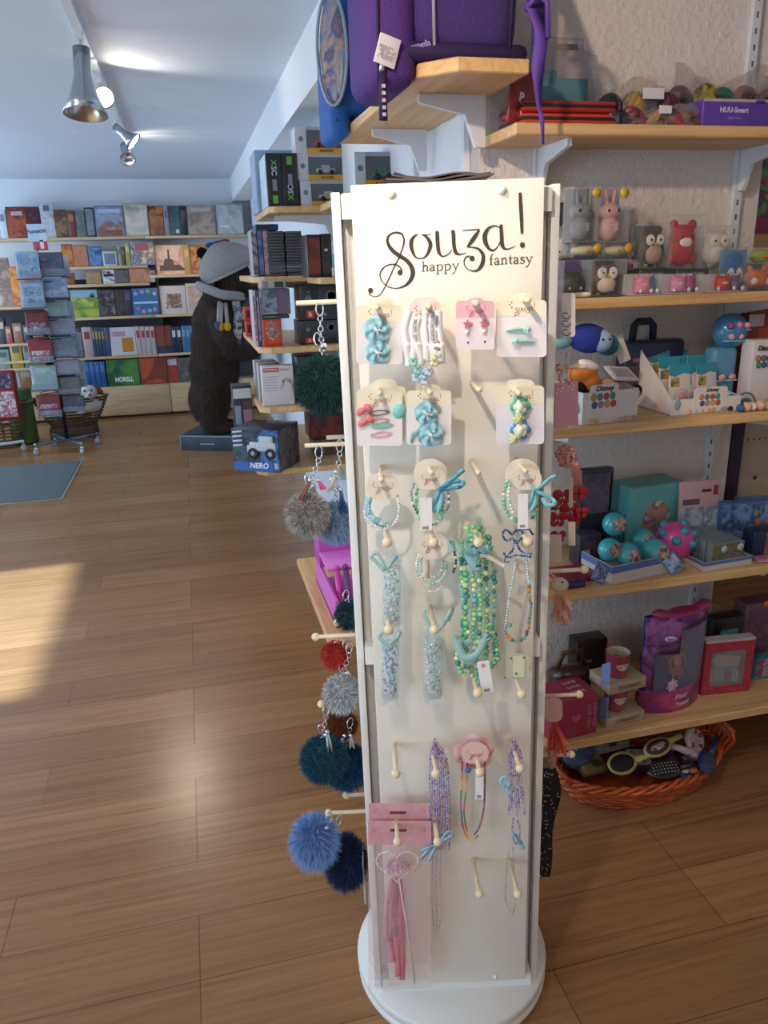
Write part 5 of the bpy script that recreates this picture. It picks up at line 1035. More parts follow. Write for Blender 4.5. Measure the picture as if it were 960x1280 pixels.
for s_ in (-1, 1):
    dy = s_*.12; b.ell(bl(264, 505, dy), (.13, .12, .26)).ell(bl(266, 524, dy), (.12, .11, .13)); b.ell(root*0+V((bl(275, 534, dy).x, dy, .05)), (.17, .095, .055))
    a0 = bl(276, 402, s_*.19); a1 = bl(288, 428, s_*.24); a2 = bl(304, 441, s_*.20); a3 = bl(318, 437, s_*.16); P = [V(q) for q in spline([tuple(a0), tuple(a1), tuple(a2), tuple(a3)], 4)]
    for i, q in enumerate(P): b.ell(q, .115-.045*i/len(P))
    b.ell(a3+V((.02, 0, 0)), (.08, .065, .05))
    b.ell(bl(283, 322, s_*.12), (.05, .03, .06))
BEARF = M('#2e2018', .95, bump=.8, bscale=60, var=.45, vscale=9)
body = solid(b.build('body', BEARF, bear), .020, 5)
fm = MB(); rn = random.Random(21); ells = []
# short coat: blades over the lumps of the body
lumps = [((262, 500, 0), (.20, .20, .25)), ((268, 462, 0), (.235, .235, .30)), ((272, 430, 0), (.25, .235, .28)), ((272, 405, 0), (.235, .22, .25)), ((275, 385, 0), (.20, .19, .18)), ((264, 505, -.12), (.13, .12, .26)), ((288, 428, -.24), (.10, .10, .11)), ((290, 344, 0), (.165, .155, .17))]
for (px, py, dy), r in lumps:
    c = bl(px, py, dy)
    for i in range(1500):
        zz = rn.uniform(-1, 1); a = rn.uniform(0, 2*PI); q = math.sqrt(1-zz*zz); n_ = V((q*math.cos(a), q*math.sin(a), zz))
        if n_.y > .45: continue
        p = c+V((n_.x*r[0], n_.y*r[1], n_.z*r[2]))*.985; d = V((n_.x/r[0], n_.y/r[1], n_.z/r[2])).normalized(); tip = p+d*.018+V((0, 0, -.038*rn.uniform(.6, 1.2)))+V((rn.uniform(-1, 1), 0, 0))*.006; sd = d.cross(V((0, 0, 1)))
        sd = sd.normalized()*.0035 if sd.length > 1e-4 else V((.0035, 0, 0)); fm.add([p-sd, p+sd, tip], [(0, 1, 2)], rn.randrange(3), True)
fm.build('fur', [M('#261a13', .9), M('#382619', .9), M('#4a3423', .9)], bear)
MB().ell(bl(313, 352, -.035), (.085, .06, .045)).build('muzzle', M('#6a4c34', .95, bump=.5, bscale=90), bear)
MB().ell(bl(325, 354, 0), (.028, .035, .026)).build('nose', M('#120f10', .3), bear)
for s_ in (-1, 1): MB().ell(bl(304, 341, s_*.115-.0), .016, 0, None, 12, 8).build('eye', M('#120d0a', .12), bear)
for k in range(4): MB().tube([bl(320, 436, -.16-.02+k*.018), bl(324, 440, -.16-.02+k*.018), bl(325, 445, -.16-.02+k*.018)], [.008, .006, .002], 0, 6).build('claw', M('#1a1512', .4), bear)
# knitted hat with a dark bobble: a top-level thing the bear wears
t = thing('knitted_hat', 'pale grey knitted hat with a dark bobble on the bear head', 'hat', bp(282, 330)); hr = bp(282, 330)
KNIT = M('#9a9490', .9, bump=1, bscale=130, var=.1, vscale=60)
h = MB(); rings = [((319, 324), (255, 355), .20), ((317, 314), (247, 345), .215), ((310, 307), (249, 328), .20), ((296, 303), (256, 314), .165), ((284, 301), (264, 306), .10), ((277, 301), (270, 303), .03)]
vs = []; nn = 28
for (fx, fy), (bx_, by_), ry in rings:
    f = bp(fx, fy)-hr; k = bp(bx_, by_)-hr; c = (f+k)/2; ax = (f-k)/2
    for j in range(nn): a = 2*PI*j/nn; vs.append(c+ax*math.cos(a)+V((0, ry*math.sin(a), -.012*abs(math.sin(a)))))
fs = [(i*nn+j, i*nn+(j+1) % nn, (i+1)*nn+(j+1) % nn, (i+1)*nn+j) for i in range(len(rings)-1) for j in range(nn)]+[tuple((len(rings)-1)*nn+j for j in range(nn))]
h.add(vs, fs, 0, True); o = h.build('cap', KNIT, t); q = o.modifiers.new('t', 'SOLIDIFY'); q.thickness = .018; o.modifiers.new('s', 'SUBSURF').levels = 1; o.modifiers['s'].render_levels = 1
br = MB(); br.tube([vs[j] for j in range(nn)], .013, 0, 8, True); br.build('brim', KNIT, t)
fb = MB(); fur_ball(fb, .035, .03, 700, 0, (1, 1, 1), .003, rn); fb.ell((0, 0, 0), .034); fb.build('bobble', M('#1c1a1e', .9), t, bp(253, 316)-hr)
for px, py, c in ((263, 306, '#2c4a7a'), (272, 304, '#2c4a7a'), (280, 302, '#8a3020')): MB().ell(bp(px, py, .06)-hr, (.05, .04, .022), 0, (0, -.15, 0)).build('patch', M(c, .9), t)
# scarf
t = thing('knitted_scarf', 'pale grey knitted scarf with yellow and blue tassels around the bear neck', 'scarf', bp(280, 380)); sr = bp(280, 380)
for k, (w_, dz) in enumerate(((.030, 0), (.028, .028))):
    P = []
    for j in range(26): a = 2*PI*j/26; f = bp(304, 372-k*4)-sr; kx = bp(248, 358-k*3)-sr; c = (f+kx)/2; P.append(c+(f-kx)/2*math.cos(a)*1.0+V((0, .19*math.sin(a), -.03*(1-abs(math.cos(a))))))
    MB().tube(P, w_, 0, 8, True).build('wrap', M('#9c9894', .9, bump=1, bscale=120), t)
for px0, py0, px1, py1, c in ((277, 380, 276, 404, '#b8860f'), (282, 380, 284, 404, '#c8961a'), (274, 378, 273, 403, '#2f4a7a')):
    MB().tube([bp(px0, py0, -.22)-sr, bp((px0+px1)/2, (py0+py1)/2, -.30)-sr, bp(px1, py1, -.31)-sr], .017, 0, 8).build('fringe', M('#a39a92', .9), t); MB().ell(bp(px1, py1+4, -.31)-sr, (.034, .026, .042)).build('tassel', M(c, .9), t)
P = [bp(295, 377, -.20)-sr, bp(298, 395, -.27)-sr, bp(297, 412, -.29)-sr, bp(296, 424, -.30)-sr]; o = MB().tube(P, [.035, .04, .042, .04], 0, 8, flat=.35).build('scarf_end', PIC(['#a8a4a0', '#23262e', '#b4b0ac', '#4a5260'], 22, 4, .9), t); MB().ell(bp(296, 428, -.30)-sr, (.04, .02, .03)).build('tassel', M('#4a6488', .9), t)
# ------------------------------------------------------------------ goods on the side wall shelves
def q3(px, py, y): return W(px, py, 1, y)
def sbox(name, lab, cat, x0, y0, x1, z, y, d, cols, grp=None, art=None, rot=0, bev=.003, y_base=None):
    """box standing on a side shelf at height z; left, top, right in photo pixels"""
    a = q3(x0, y0, y); b = q3(x1, y0, y); w = b.x-a.x; h = (a.z+b.z)/2-z-.001
    t = thing(name, lab, cat, ((a.x+b.x)/2, y, z+.0006), rot, grp)
    MB().bb(-w/2+.001, w/2-.001, 0, d, 0, h, 0, min(bev, w*.1)).build('box', M(cols[0], .4, coat=.2), t)
    for (u0, u1, v0, v1, c) in (art or ()):
        m_ = c if not isinstance(c, str) else M(c, .4)
        MB().bb(-w/2+w*u0, -w/2+w*u1, -.0016, -.0003, h*v0, h*v1).build('print', m_, t)
    t['w'] = w; t['h'] = h; return t
ZS1, ZS2, ZS3, ZS4, ZS5 = 1.88, 1.56, 1.22, .915, .585
side_board(.66, 2.92, 3.86, 1.88, 'short side wall shelf nearer the stand, level with the black boxes', 'side wall shelves', .03)
side_board(.60, 3.62, 4.0, 1.553, 'short side wall shelf under the dark red box', 'side wall shelves', .01)
GRN = M('#5fae3a', .4); GREY = M('#b9bcc0', .4)
for k, (x0, x1, lab) in enumerate(((331, 350.5, 'black toy box with green and white upright lettering, left one of the pair'), (350.5, 371, 'black toy box with green and white upright lettering, right one of the pair'))):
    t = sbox('toy_box', lab, 'toy box', x0, 191, x1, ZS1, 3.96, .30, ['#17181c'], 'black toy boxes on the highest side shelf'); h = t['h']; s_ = 1 if k == 0 else -1
    ry = (PI/2, s_*PI/2, 0); text('X', .035, GRN, t, (0, -.002, h*(.5+s_*.32)), ry, bold=.001); text('SC', .035, GREY, t, (0, -.002, h*(.5+s_*.17)), ry, bold=.001)
    MB().bb(-.010, .010, -.002, -.0003, h*(.5-s_*.05)-.035, h*(.5-s_*.05)+.015).build('print', M('#85888c', .4), t); MB().bb(-.012, .012, -.002, -.0003, h*(.5-s_*.36)-.018, h*(.5-s_*.36)+.018).build('print', GRN, t)
    if k == 0: MB().bb(-t['w']/2-.0012, -t['w']/2+.0006, .005, .295, .004, h-.004).build('side_print', PIC(['#cfd8e0', '#b7c6d4', '#e2e6ea'], 8, 2), t)
t = thing('toy_box', 'pale blue box standing behind the black toy boxes', 'toy box', (.58, 4.32, ZS1+.0006)); MB().bb(-.17, .17, 0, .28, 0, .30, 0, .004).build('box', M('#93aac6', .45, var=.12), t); MB().bb(-.1715, -.1702, .02, .26, .02, .28).build('side_print', PIC(['#b7bccb', '#98a9c6', '#c0b0c4'], 6, 4), t)
def car_box(lab, x0, x1, y, z, h, car):
    a = q3(x0, 200, y); b = q3(x1, 200, y); w = b.x-a.x
    t = thing('toy_car_box', lab, 'toy box', ((a.x+b.x)/2, y, z), 0, 'white and yellow toy car boxes')
    MB().bb(-w/2, -w*.27, 0, .13, 0, h, 0, .002).build('logo_end', M('#c7c9ce', .4), t); MB().bb(-w*.27, w/2, .004, .13, 0, h, 0, .002).build('box', M('#3c3a3e', .5), t); MB().bb(-w*.27, w/2, -.001, .004, 0, h*.22).build('yellow_band', M('#d79a2a', .4), t)
    MB().bb(-w*.27, w/2, -.001, .004, h*.88, h).bb(w*.42, w/2, -.001, .004, h*.22, h*.88).build('window_frame', M('#a9aab0', .4), t)
    MB().ell((-w*.385, -.0005, h*.55), (.012, .0012, .012), 0, None, 14, 6).build('badge', M('#6d7884', .4), t)
    c = MB(); c.box((w*.08, .002, h*.38), (w*.40, .02, h*.18), 0, None, .006).box((w*.08, .002, h*.52), (w*.2, .018, h*.16), 0, None, .008); c.build('toy_car', M(car, .25, coat=.6), t)
    c = MB(); 
    for sx in (-1, 1): MB().lathe([(.0005, -.004), (h*.1, -.004), (h*.1, .004), (.0005, .004)], 0, Matrix.Translation((w*.08+sx*w*.12, -.007, h*.31)) @ Matrix.Rotation(PI/2, 4, 'X'), 14).build('wheel', M('#17171a', .5), t)
    text('RACING', h*.15, M('#5a4418', .5), t, (w*.12, -.0025, h*.11), bold=.0004)
    MB().bb(-w*.26, w*.41, -.0012, -.0006, h*.23, h*.87).build('window', CLEAR('#dfe4ea', .08, .05), t); return t
hh = .118
car_box('white and yellow toy car box with a cream car, bottom of the stack of three', 373, 434, 3.97, ZS1+.0006, hh, '#a79c90'); car_box('white and yellow toy car box with a grey car, middle of the stack of three', 371, 432, 3.97, ZS1+.0012+hh, hh, '#9aa0a0'); car_box('white and yellow toy car box with a red car, top of the stack of three', 370, 432, 3.97, ZS1+.0018+2*hh, hh, '#b04a34')
t = car_box('white toy car box with a green car under the backpack shelf', 443, 503, 3.05, ZS1+.0006, .125, '#3c6a52')
# second shelf
for x0, y0, x1, c, lab in ((313, 287, 320, ['#a9a8ac', '#4a4a54', '#d0ccd0'], 'black and white magazine, first at the left end of the game shelf'), (320.5, 287, 327, ['#2c4a80', '#5c6a90', '#8a8ea0'], 'blue magazine between the black and white one and the pink one'), (327.5, 287, 334.5, ['#8a5a6c', '#c0a8b0', '#5a4a60'], 'pink and white magazine left of the stacked game cases')):
    t = sbox('magazine', lab, 'magazine', x0, y0, x1, ZS2, 4.12, .22, [c[0]]); MB().bb(-t['w']/2+.001, t['w']/2-.001, -.0014, -.0003, t['h']*.04, t['h']*.96).build('print', PIC(c, 14, len(x0.__str__())), t)
proto = None
for s_, (x0, x1, lab) in enumerate(((335.5, 356, 'dark grey game case lying flat in the left stack on the side shelf'), (358.5, 378, 'dark grey game case lying flat in the right stack on the side shelf'))):
    a = q3(x0, 320, 4.1); b = q3(x1, 320, 4.1); w = b.x-a.x; n_ = 15; top = q3(x0, 289, 4.1).z; st_h = (top-ZS2)/n_
    for k in range(n_):
        z = ZS2+.0008+k*st_h
        if proto is None:
            proto = thing('game_case', lab, 'game case', ((a.x+b.x)/2, 4.1, z), 0, 'game cases in two stacks'); MB().bb(-w/2, w/2, 0, .19, 0, st_h*.93, 0, .0015).build('case', M('#46474c', .4), proto); MB().bb(-w*.44, w*.44, -.001, -.0002, st_h*.2, st_h*.72).build('spine_label', M('#5c5d62', .5), proto)
        else: dup(proto, lab, ((a.x+b.x)/2+.0015*math.sin(k*2.1), 4.1+.002*math.cos(k*1.7), z), 0, 'game cases in two stacks')
t = thing('flat_box', 'blue and black flat box lying on the magazines and left game cases', 'box', (q3(333, 284, 4.12).x, 4.12, top+.006)); MB().bb(-.055, .06, 0, .2, 0, .03, 0, .003).build('box', M('#1d4a78', .4), t); MB().bb(-.05, .02, -.001, -.0002, .005, .024).build('print', M('#1b1c22', .4), t)
t = sbox('game_box', 'dark red box with a glowing print at the end of the dark short shelf', 'game box', 382.5, 293, 400, 1.553, 3.66, .2, ['#2a1414']); MB().bb(-t['w']*.4, t['w']*.42, -.0014, -.0003, t['h']*.08, t['h']*.92).build('print', PIC(['#4a1a14', '#7a2a1c', '#2a1212'], 10, 3), t)
sbox('game_box', 'black box right of the dark red box on the short shelf', 'game box', 400.5, 292, 414, 1.553, 3.66, .2, ['#17161a'], art=((.15, .85, .1, .35, '#3a2a2c'), (.3, .6, .6, .66, '#b8b4b4')))
t = sbox('small_box', 'small white box under a turquoise pouch beside the stand edge', 'box', 415, 334, 424, 1.553, 3.64, .1, ['#c9c4ba']); sbox('pouch_box', 'small turquoise pouch resting on the small white box', 'pouch', 415, 318, 425, t.location.z+t['h'], 3.645, .08, ['#5fb6bf'], bev=.01)
# third shelf
t = sbox('toy_box', 'orange red toy box with a white robot picture on the third side shelf', 'toy box', 327.5, 399, 351.5, ZS3, 3.97, .16, ['#c8421e'], art=((.12, .88, .10, .92, PIC(['#c8421e', '#d2502a', '#c8421e'], 6, 4)),))
MB().prism([(-.03, .05), (.0, .03), (.035, .06), (.03, .1), (.0, .13), (-.025, .12), (-.035, .09)], -.003, -.0017).build('picture', PIC(['#d8c8bc', '#8a4a34', '#b8aaa0'], 40, 3), t)
zt_ = ZS3+.0012+t['h']
t = sbox('toy_box', 'purple grey box with a blue racing picture lying over the orange box', 'toy box', 326, 361, 362, zt_+.022, 3.97, .18, ['#6a5a6c'], art=((.04, .52, .05, .97, PIC(['#2c4a9a', '#4a5a60', '#8a9aa8', '#3a3f44'], 16, 5)), (.02, .54, .03, .05, '#c8c0c4')))
sbox('flat_box', 'flat dark green box between the orange box and the racing picture box', 'box', 327, 393.5, 362, zt_+.0006, 3.97, .18, ['#1e3a30'], art=((.1, .5, .4, .7, '#5f8a6a'),))
z3 = t.location.z+t['h']
t = sbox('toy_box', 'white box with a small dark car picture lying on the racing picture box', 'toy box', 325, 350, 357, z3+.0006, 4.0, .16, ['#b7b4ac'], art=((.55, .9, .15, .8, '#3a3c40'), (.1, .3, .1, .9, '#8f8c86')))
for k, (x0, x1, c, lab) in enumerate(((314, 319, ['#c4c0c6', '#8a5a70'], 'white and pink case, first of three at the left of the orange box'), (319.2, 323, ['#5a4a68', '#a8a0b0'], 'purple grey case, second of three at the left of the orange box'), (323.2, 326.6, ['#b7bcc8', '#4a5a78'], 'pale blue case, third of three at the left of the orange box'))):
    sbox('disc_case', lab, 'disc case', x0, 363+k, x1, ZS3, 4.0, .18, [c[0]], art=((.2, .8, .1, .9, PIC([c[0], c[1], c[0]], 30, k)),))
t = sbox('small_box', 'small orange box with a dark mark, lower one near the bear paw', 'box', 306, 401, 317, ZS3, 4.62, .07, ['#d2452c'], art=((.25, .75, .25, .75, '#6a1a14'),)); sbox('small_box', 'small orange box with a dark mark, upper one near the bear paw', 'box', 304, 384, 316, t.location.z+t['h']+.001, 4.62, .07, ['#d2452c'], art=((.25, .75, .25, .75, '#6a1a14'),))
for k, (y0, lab) in enumerate(((400, 'black speaker box with a red square, lower one on the third side shelf'), (356, 'black speaker box with a red square, upper one on the third side shelf'))):
    z = ZS3 if k == 0 else zprev
    t = sbox('speaker_box', lab, 'speaker box', 373, y0, 431, z, 3.97, .2, ['#26272b'], 'black speaker boxes'); w, h = t['w'], t['h']; zprev = z+h+.002
    MB().bb(-w*.36, -w*.2, -.002, -.0003, h*.06, h*.28).build('red_square', M('#c23a2c', .4), t); text('b', h*.2, M('#e6dcd8', .4), t, (-w*.28, -.0025, h*.17), bold=.0006); text('uncle', h*.13, M('#a8a8ac', .4), t, (-w*.02, -.0025, h*.16), bold=.0002)
    MB().bb(-w*.08, w*.44, -.0022, -.0003, h*.4, h*.95, 0, .001).build('picture', M('#3a3b40', .3), t); MB().lathe([(.0005, 0), (h*.12, 0), (h*.14, .003), (h*.18, .003), (h*.18, 0)], 0, Matrix.Translation((w*.2, -.0024, h*.68)) @ Matrix.Rotation(PI/2, 4, 'X'), 20).build('speaker_print', M('#5d5e63', .35), t)
    MB().ell((-w*.3, -.001, h*.62), (h*.1, .002, h*.1), 0, None, 12, 6).build('knob_print', M('#55707a', .4), t)
# fourth shelf
t = sbox('controller_box', 'white game controller box with a red label, front one in its row', 'game box', 325.5, 457, 366, ZS4, 3.98, .06, ['#d3d0ce'], 'white controller boxes'); w, h = t['w'], t['h']
MB().bb(-w*.43, w*.05, -.0016, -.0003, h*.85, h*.95).build('red_label', M('#b83a34', .4), t); text('CONTROL', h*.075, M('#efe6e4', .4), t, (-w*.19, -.0022, h*.9), bold=.0003); text('wireless', h*.07, M('#6a6a70', .4), t, (w*.22, -.0018, h*.9))
for k in range(6): MB().bb(-w*.43, w*(.0-.06*(k % 2)), -.0016, -.0003, h*(.72-k*.07), h*(.735-k*.07)).build('print_line', M('#a4a2a4', .4), t)
c = MB()
for sx in (-1, 1): c.tube([(w*.27+sx*w*.06, -.001, h*.66), (w*.27+sx*w*.14, -.001, h*.6), (w*.27+sx*w*.19, -.001, h*.42)], [.010, .013, .008], 0, 8, flat=.3)
c.tube([(w*.17, -.001, h*.64), (w*.27, -.001, h*.66), (w*.37, -.001, h*.64)], [.008, .010, .008], 0, 8, flat=.3); c.build('controller_print', M('#b2ada6', .35), t)
for sx in (.17, .38): MB().ell((w*sx, -.004, h*.6), (.006, .002, .006), 0, None, 10, 6).build('stick_print', M('#3a3a3e', .4), t)
for k in range(4):
    x0, x1 = 316+2.3*(3-k), 350-2*k; sbox('controller_box', ('white game controller box, %s behind the front one' % ('second', 'third', 'fourth', 'fifth')[k]), 'game box', x0, 455-k*1.6, x1, ZS4, 4.07+k*.09, .05, ['#c4c2c2' if k % 2 else '#7a7a80'], 'white controller boxes')
sbox('game_box', 'dark blue box behind the green pom-pom on the fourth side shelf', 'game box', 370, 445, 410, ZS4, 4.0, .2, ['#1c2a3c'], art=((.1, .6, .3, .8, '#2f5a74'),))
# fifth shelf
cn = W(351, 592, 2, ZS5); t = thing('toy_car_box', 'blue box with a white toy jeep picture on the lowest side shelf', 'toy box', (cn.x, cn.y+.01, ZS5+.0008), math.radians(-32)); H_ = .225
MB().bb(-.27, 0, 0, .25, 0, H_, 0, .003).build('box', M('#20304a', .35, coat=.3), t)
MB().bb(-.268, -.002, -.0014, -.0003, .003, H_-.003).build('front_print', PIC(['#1f3a6a', '#3f7fc0', '#2a3442', '#4a5a6c', '#1a2030'], 9, 6), t); MB().bb(-.268, -.03, -.0022, -.0014, .004, .05).build('blue_band', M('#2c6ab8', .4), t)
text('NERO', .040, M('#e8ecf2', .4), t, (-.12, -.003, .032), bold=.0012, shear=.2)
c = MB(); c.box((-.09, -.004, .135), (.15, .014, .05), 0, None, .008).box((-.07, -.004, .172), (.08, .013, .04), 0, None, .010).box((-.16, -.004, .122), (.04, .013, .04), 0, None, .008); c.build('jeep_print', M('#c2ccd4', .3), t)
for sx in (-.145, -.045): MB().lathe([(.0005, 0), (.014, 0), (.014, .004), (.028, .006), (.03, 0)], 0, Matrix.Translation((sx, -.010, .10)) @ Matrix.Rotation(PI/2, 4, 'X'), 18).build('wheel_print', M('#1c1d22', .5), t); MB().ell((sx, -.015, .10), (.013, .002, .013), 0, None, 12, 6).build('hub_print', M('#a8aeb4', .4), t)
MB().bb(-.045, -.012, -.0022, -.0014, .02, .05).bb(-.05, -.014, -.0022, -.0014, .07, .11).build('badge', M('#c8b8bc', .4), t)
MB().bb(.0003, .0014, .004, .246, .004, H_-.004).build('side_print', PIC(['#3a3034', '#6a5a54', '#24282f', '#8a7a70'], 14, 7), t)
for k in range(4): MB().prism([(-.262, .13+k*.024), (-.21, .137+k*.024), (-.205, .145+k*.024), (-.262, .14+k*.024)], -.0024, -.0016).build('stripe', M('#d2d6da', .4), t)
t = sbox('toy_box', 'tall black box with white panels, left of the blue jeep box', 'toy box', 289, 482, 314, ZS5, 4.32, .12, ['#2c3038'], art=((.05, .95, .82, .96, '#cfd2d4'), (.08, .38, .45, .72, '#8fa4b4'), (.08, .36, .2, .42, '#c4d0d8'), (.5, .95, .4, .66, '#a5878c'), (.05, .3, .02, .12, '#b8452c'), (.5, .95, .66, .78, '#5a4a50')))
for k, (x0, y0, x1, lab, c, z, y) in enumerate(((392, 548, 428, 'brown construction set box on the lowest side shelf', ['#4a3c38', '#6a5a50', '#3a2c2a', '#8a8078'], ZS5, 4.15), (386, 519, 430, 'dark red construction set box on top of the brown one', ['#5a1c1a', '#8a2a24', '#3a1a18', '#6a4a40'], None, 4.15))):
    if z is None: z = zz_
    t = sbox('construction_box', lab, 'toy box', x0, y0, x1, z, y, .2, [c[0]], 'construction set boxes'); zz_ = z+t['h']+.002; MB().bb(-t['w']*.48, t['w']*.48, -.0014, -.0003, t['h']*.05, t['h']*.95).build('print', PIC(c, 12, k), t)
# pink display box on the low shelf
ZL = .45; c0 = W(411, 792, 2, ZL); t = thing('display_box', 'pink display box of pens with holes in its top on the low side shelf', 'display box', (.375, 2.27, ZL+.0008)); PK = M('#d86ac4', .45); PK2 = M('#c24fae', .45)
MB().bb(0, .30, 0, .012, 0, .06, 0, .002).bb(0, .012, 0, .42, 0, .10, 0, .002).bb(.288, .30, 0, .42, 0, .10, 0, .002).bb(0, .30, .012, .42, 0, .01).build('tray', PK, t)
MB().bb(0, .30, .30, .42, .10, .215, 0, .003).build('back_box', PK2, t); MB().bb(0, .30, .13, .30, .15, .162, 0, .002).build('rack_board', M('#e07ccf', .45), t)
for i in range(4):
    for j in range(3): MB().lathe([(.0005, 0), (.014, 0), (.014, .002), (.0005, .002)], 0, Matrix.Translation((.04+i*.07, .33+j*.03-.005, .2155)), 12).build('hole', M('#5a1c50', .7), t)
for i in range(9):
    MB().tube([(.03+i*.03, .06, .012), (.03+i*.03, .11, .16)], .010, 0, 8).ell((.03+i*.03, .113, .17), .011).build('pen', M(('#d84ab4', '#7a3a8a', '#e88ad0', '#4a2a5a')[i % 4], .35), t)
t = thing('blue_bottle', 'small royal blue bottle in the pink display box', 'bottle', (.505, 2.50, ZL+.163)); MB().lathe([(.0005, 0), (.022, 0), (.024, .01), (.024, .07), (.012, .09), (.012, .10), (.0005, .10)], 0, None, 20).build('bottle', M('#2c4cb8', .3), t)
# ------------------------------------------------------------------ goods on the right wall shelves
ZA, ZBs, ZCs, ZD, ZE = (SHELVES[k][1] for k in 'ABCDE')
def Q(px, py, y): return W(px, py, 1, y)
def rbox(name, lab, cat, x0, y0, x1, z, y, d, col, grp=None, rot=0, bev=.003, mat=None, tilt=0):
    a = Q(x0, y0, y); b = Q(x1, y0, y); w = b.x-a.x; h = (a.z+b.z)/2-z-.001
    t = thing(name, lab, cat, ((a.x+b.x)/2, y, z+.0006), 0, grp, rot=(tilt, 0, rot)); t['w'] = w; t['h'] = h
    if col or mat: MB().bb(-w/2, w/2, 0, d, 0, h, 0, min(bev, w*.1)).build('box', mat or M(col, .4, coat=.2), t)
    return t
def pane(t, u0, u1, v0, v1, m_, name='print', dy=0.0, th=.0013):
    w, h = t['w'], t['h']; return MB().bb(-w/2+w*u0, -w/2+w*u1, -th-dy, -.0003-dy, h*v0, h*v1).build(name, m_ if not isinstance(m_, str) else M(m_, .4), t)
# --- shelf A
t = thing('toy_pouch', 'red glossy package leaning at the left end of the top right shelf', 'packaging', (.842, 1.93, ZA+.001), rot=(0, .16, .3)); MB().bb(-.045, .05, 0, .012, 0, .125, 0, .005).build('bag', M('#8a2226', .25, coat=.4, var=.3, vscale=30), t); text('P', .028, M('#e0d4d0', .4), t, (-.012, -.002, .06), bold=.001); text('Via', .022, M('#e0d4d0', .4), t, (0, -.002, .028))
for k, (c, lab) in enumerate((('#c8402a', 'red pencil case with a black band, lower one on the top right shelf'), ('#a83024', 'red pencil case with a black band, upper one on the top right shelf'))):
    t = thing('pencil_case', lab, 'pencil case', (.955, 1.905, ZA+.0008+k*.028), 0, 'red pencil cases'); MB().bb(-.12, .135, 0, .15, 0, .026, 0, .009, 3).build('case', M(c, .5), t); MB().bb(-.121, .136, -.001, .151, .009, .018, 0, .002).build('band', M('#221c20', .6), t); MB().box((.139, .0, .013), (.010, .014, .022), 0, None, .003).build('zip_end', M('#1c181c', .5), t)
t = rbox('clear_pouch', 'clear hanging bag with a turquoise purse inside, standing behind the red pencil cases', 'packaging', 665, 60, 745, ZA, 2.05, .02, None); w, h = t['w'], t['h']
b = MB(); b.prism([(-w/2, 0), (w/2, 0), (w/2, h*.92), (w*.28, h*.97), (w*.28, h*1.1), (-w/2, h*1.12)], -.010, .008); b.build('bag', CLEAR('#dcdce0', .10, .1), t); MB().bb(-w*.4, w*.4, -.006, .006, h*.28, h*.66, 0, .006).bb(-w*.4, -w*.1, -.006, .006, h*.60, h*.74, 0, .006).build('purse', M('#1f8a98', .6), t); MB().box((w*.02, -.0112, h*1.0), (w*.32, .001, .014), 0, None, .0004).build('hang_slot', M('#7a7478', .5), t)
def foil(name, lab, x0, x1, ytop, z, y, cols, seed, hmul=1.0, d=.05):
    """crumpled clear wrap over coloured goods"""
    rn = random.Random(seed); a = Q(x0, ytop, y); b = Q(x1, ytop, y); w = b.x-a.x; h = (a.z+b.z)/2-z
    t = thing(name, lab, 'packaging', ((a.x+b.x)/2, y, z+.001)); n, m_ = 14, 7
    vs = []; fs = []
    for side in (0, 1):
        for i in range(n+1):
            for j in range(m_+1):
                u = i/n; v = j/m_; hh_ = h*(.72+.28*math.sin(u*3.4+seed)**2); z_ = hh_*v; dep = d*math.sin(PI*min(1, u*.9+.05))**.5*(1-v)**.6
                vs.append((-w/2+w*u+rn.uniform(-1, 1)*.004, (-dep/2 if side == 0 else dep/2)+rn.uniform(-1, 1)*.005, max(0, z_+(rn.uniform(-1, 1)*.006 if 0 < j else 0))))
    k = (n+1)*(m_+1)
    for side in (0, 1):
        for i in range(n):
            for j in range(m_): a_ = side*k+i*(m_+1)+j; fs.append((a_, a_+m_+1, a_+m_+2, a_+1))
    MB().add(vs, fs, 0, False).build('wrap', CLEAR('#d8d0cc', .09, .06), t)
    for i, c in enumerate(cols):
        u = (i+.5)/len(cols); cx = -w/2+w*u+rn.uniform(-.01, .01); MB().ell((cx, 0, h*.36+.006*(i % 2)), (w/len(cols)*.72, d*.32, h*.33), 0, (0, rn.uniform(-.5, .5), 0)).ell((cx+.008, -d*.2, h*.22), (w/len(cols)*.5, d*.2, h*.17), 0, (0, rn.uniform(-.6, .6), 0)).build('goods', PIC([c, c, '#2a2428', c], 22, i+seed, .3), t)
    return t, w, h
t, w, h = foil('wrapped_set', 'crumpled clear bag of dark and yellow goods on the top right shelf', 755, 850, 96, ZA, 1.97, ['#2a2c34', '#b89a2c', '#2c3a5c', '#7a3a4c'], 3); MB().bb(-.01, .05, -.026, -.024, h*.55, h*.75).build('label', M('#d5d2d8', .4), t)
t, w, h = foil('wrapped_set', 'low clear bag of pink and brown goods in front, left of the purple box', 764, 872, 130, ZA, 1.915, ['#3a3c50', '#a8485c', '#b08a50', '#a8444c', '#8a6a4a'], 5, d=.04); MB().bb(.0, .035, -.022, -.020, h*.5, h*.85).build('label', M('#d8d4d4', .4), t)
t, w, h = foil('wrapped_set', 'large crumpled clear bag of yellow, green and brown goods behind the purple box', 845, 975, 80, ZA, 2.02, ['#5a4c50', '#a89c3a', '#2c6a58', '#8a5a50', '#7c5450'], 8)
t = rbox('purple_box', 'purple flat box with white lettering at the right end of the top shelf', 'box', 880, 124, 980, ZA, 1.90, .10, '#5c3a9a'); w, h = t['w'], t['h']
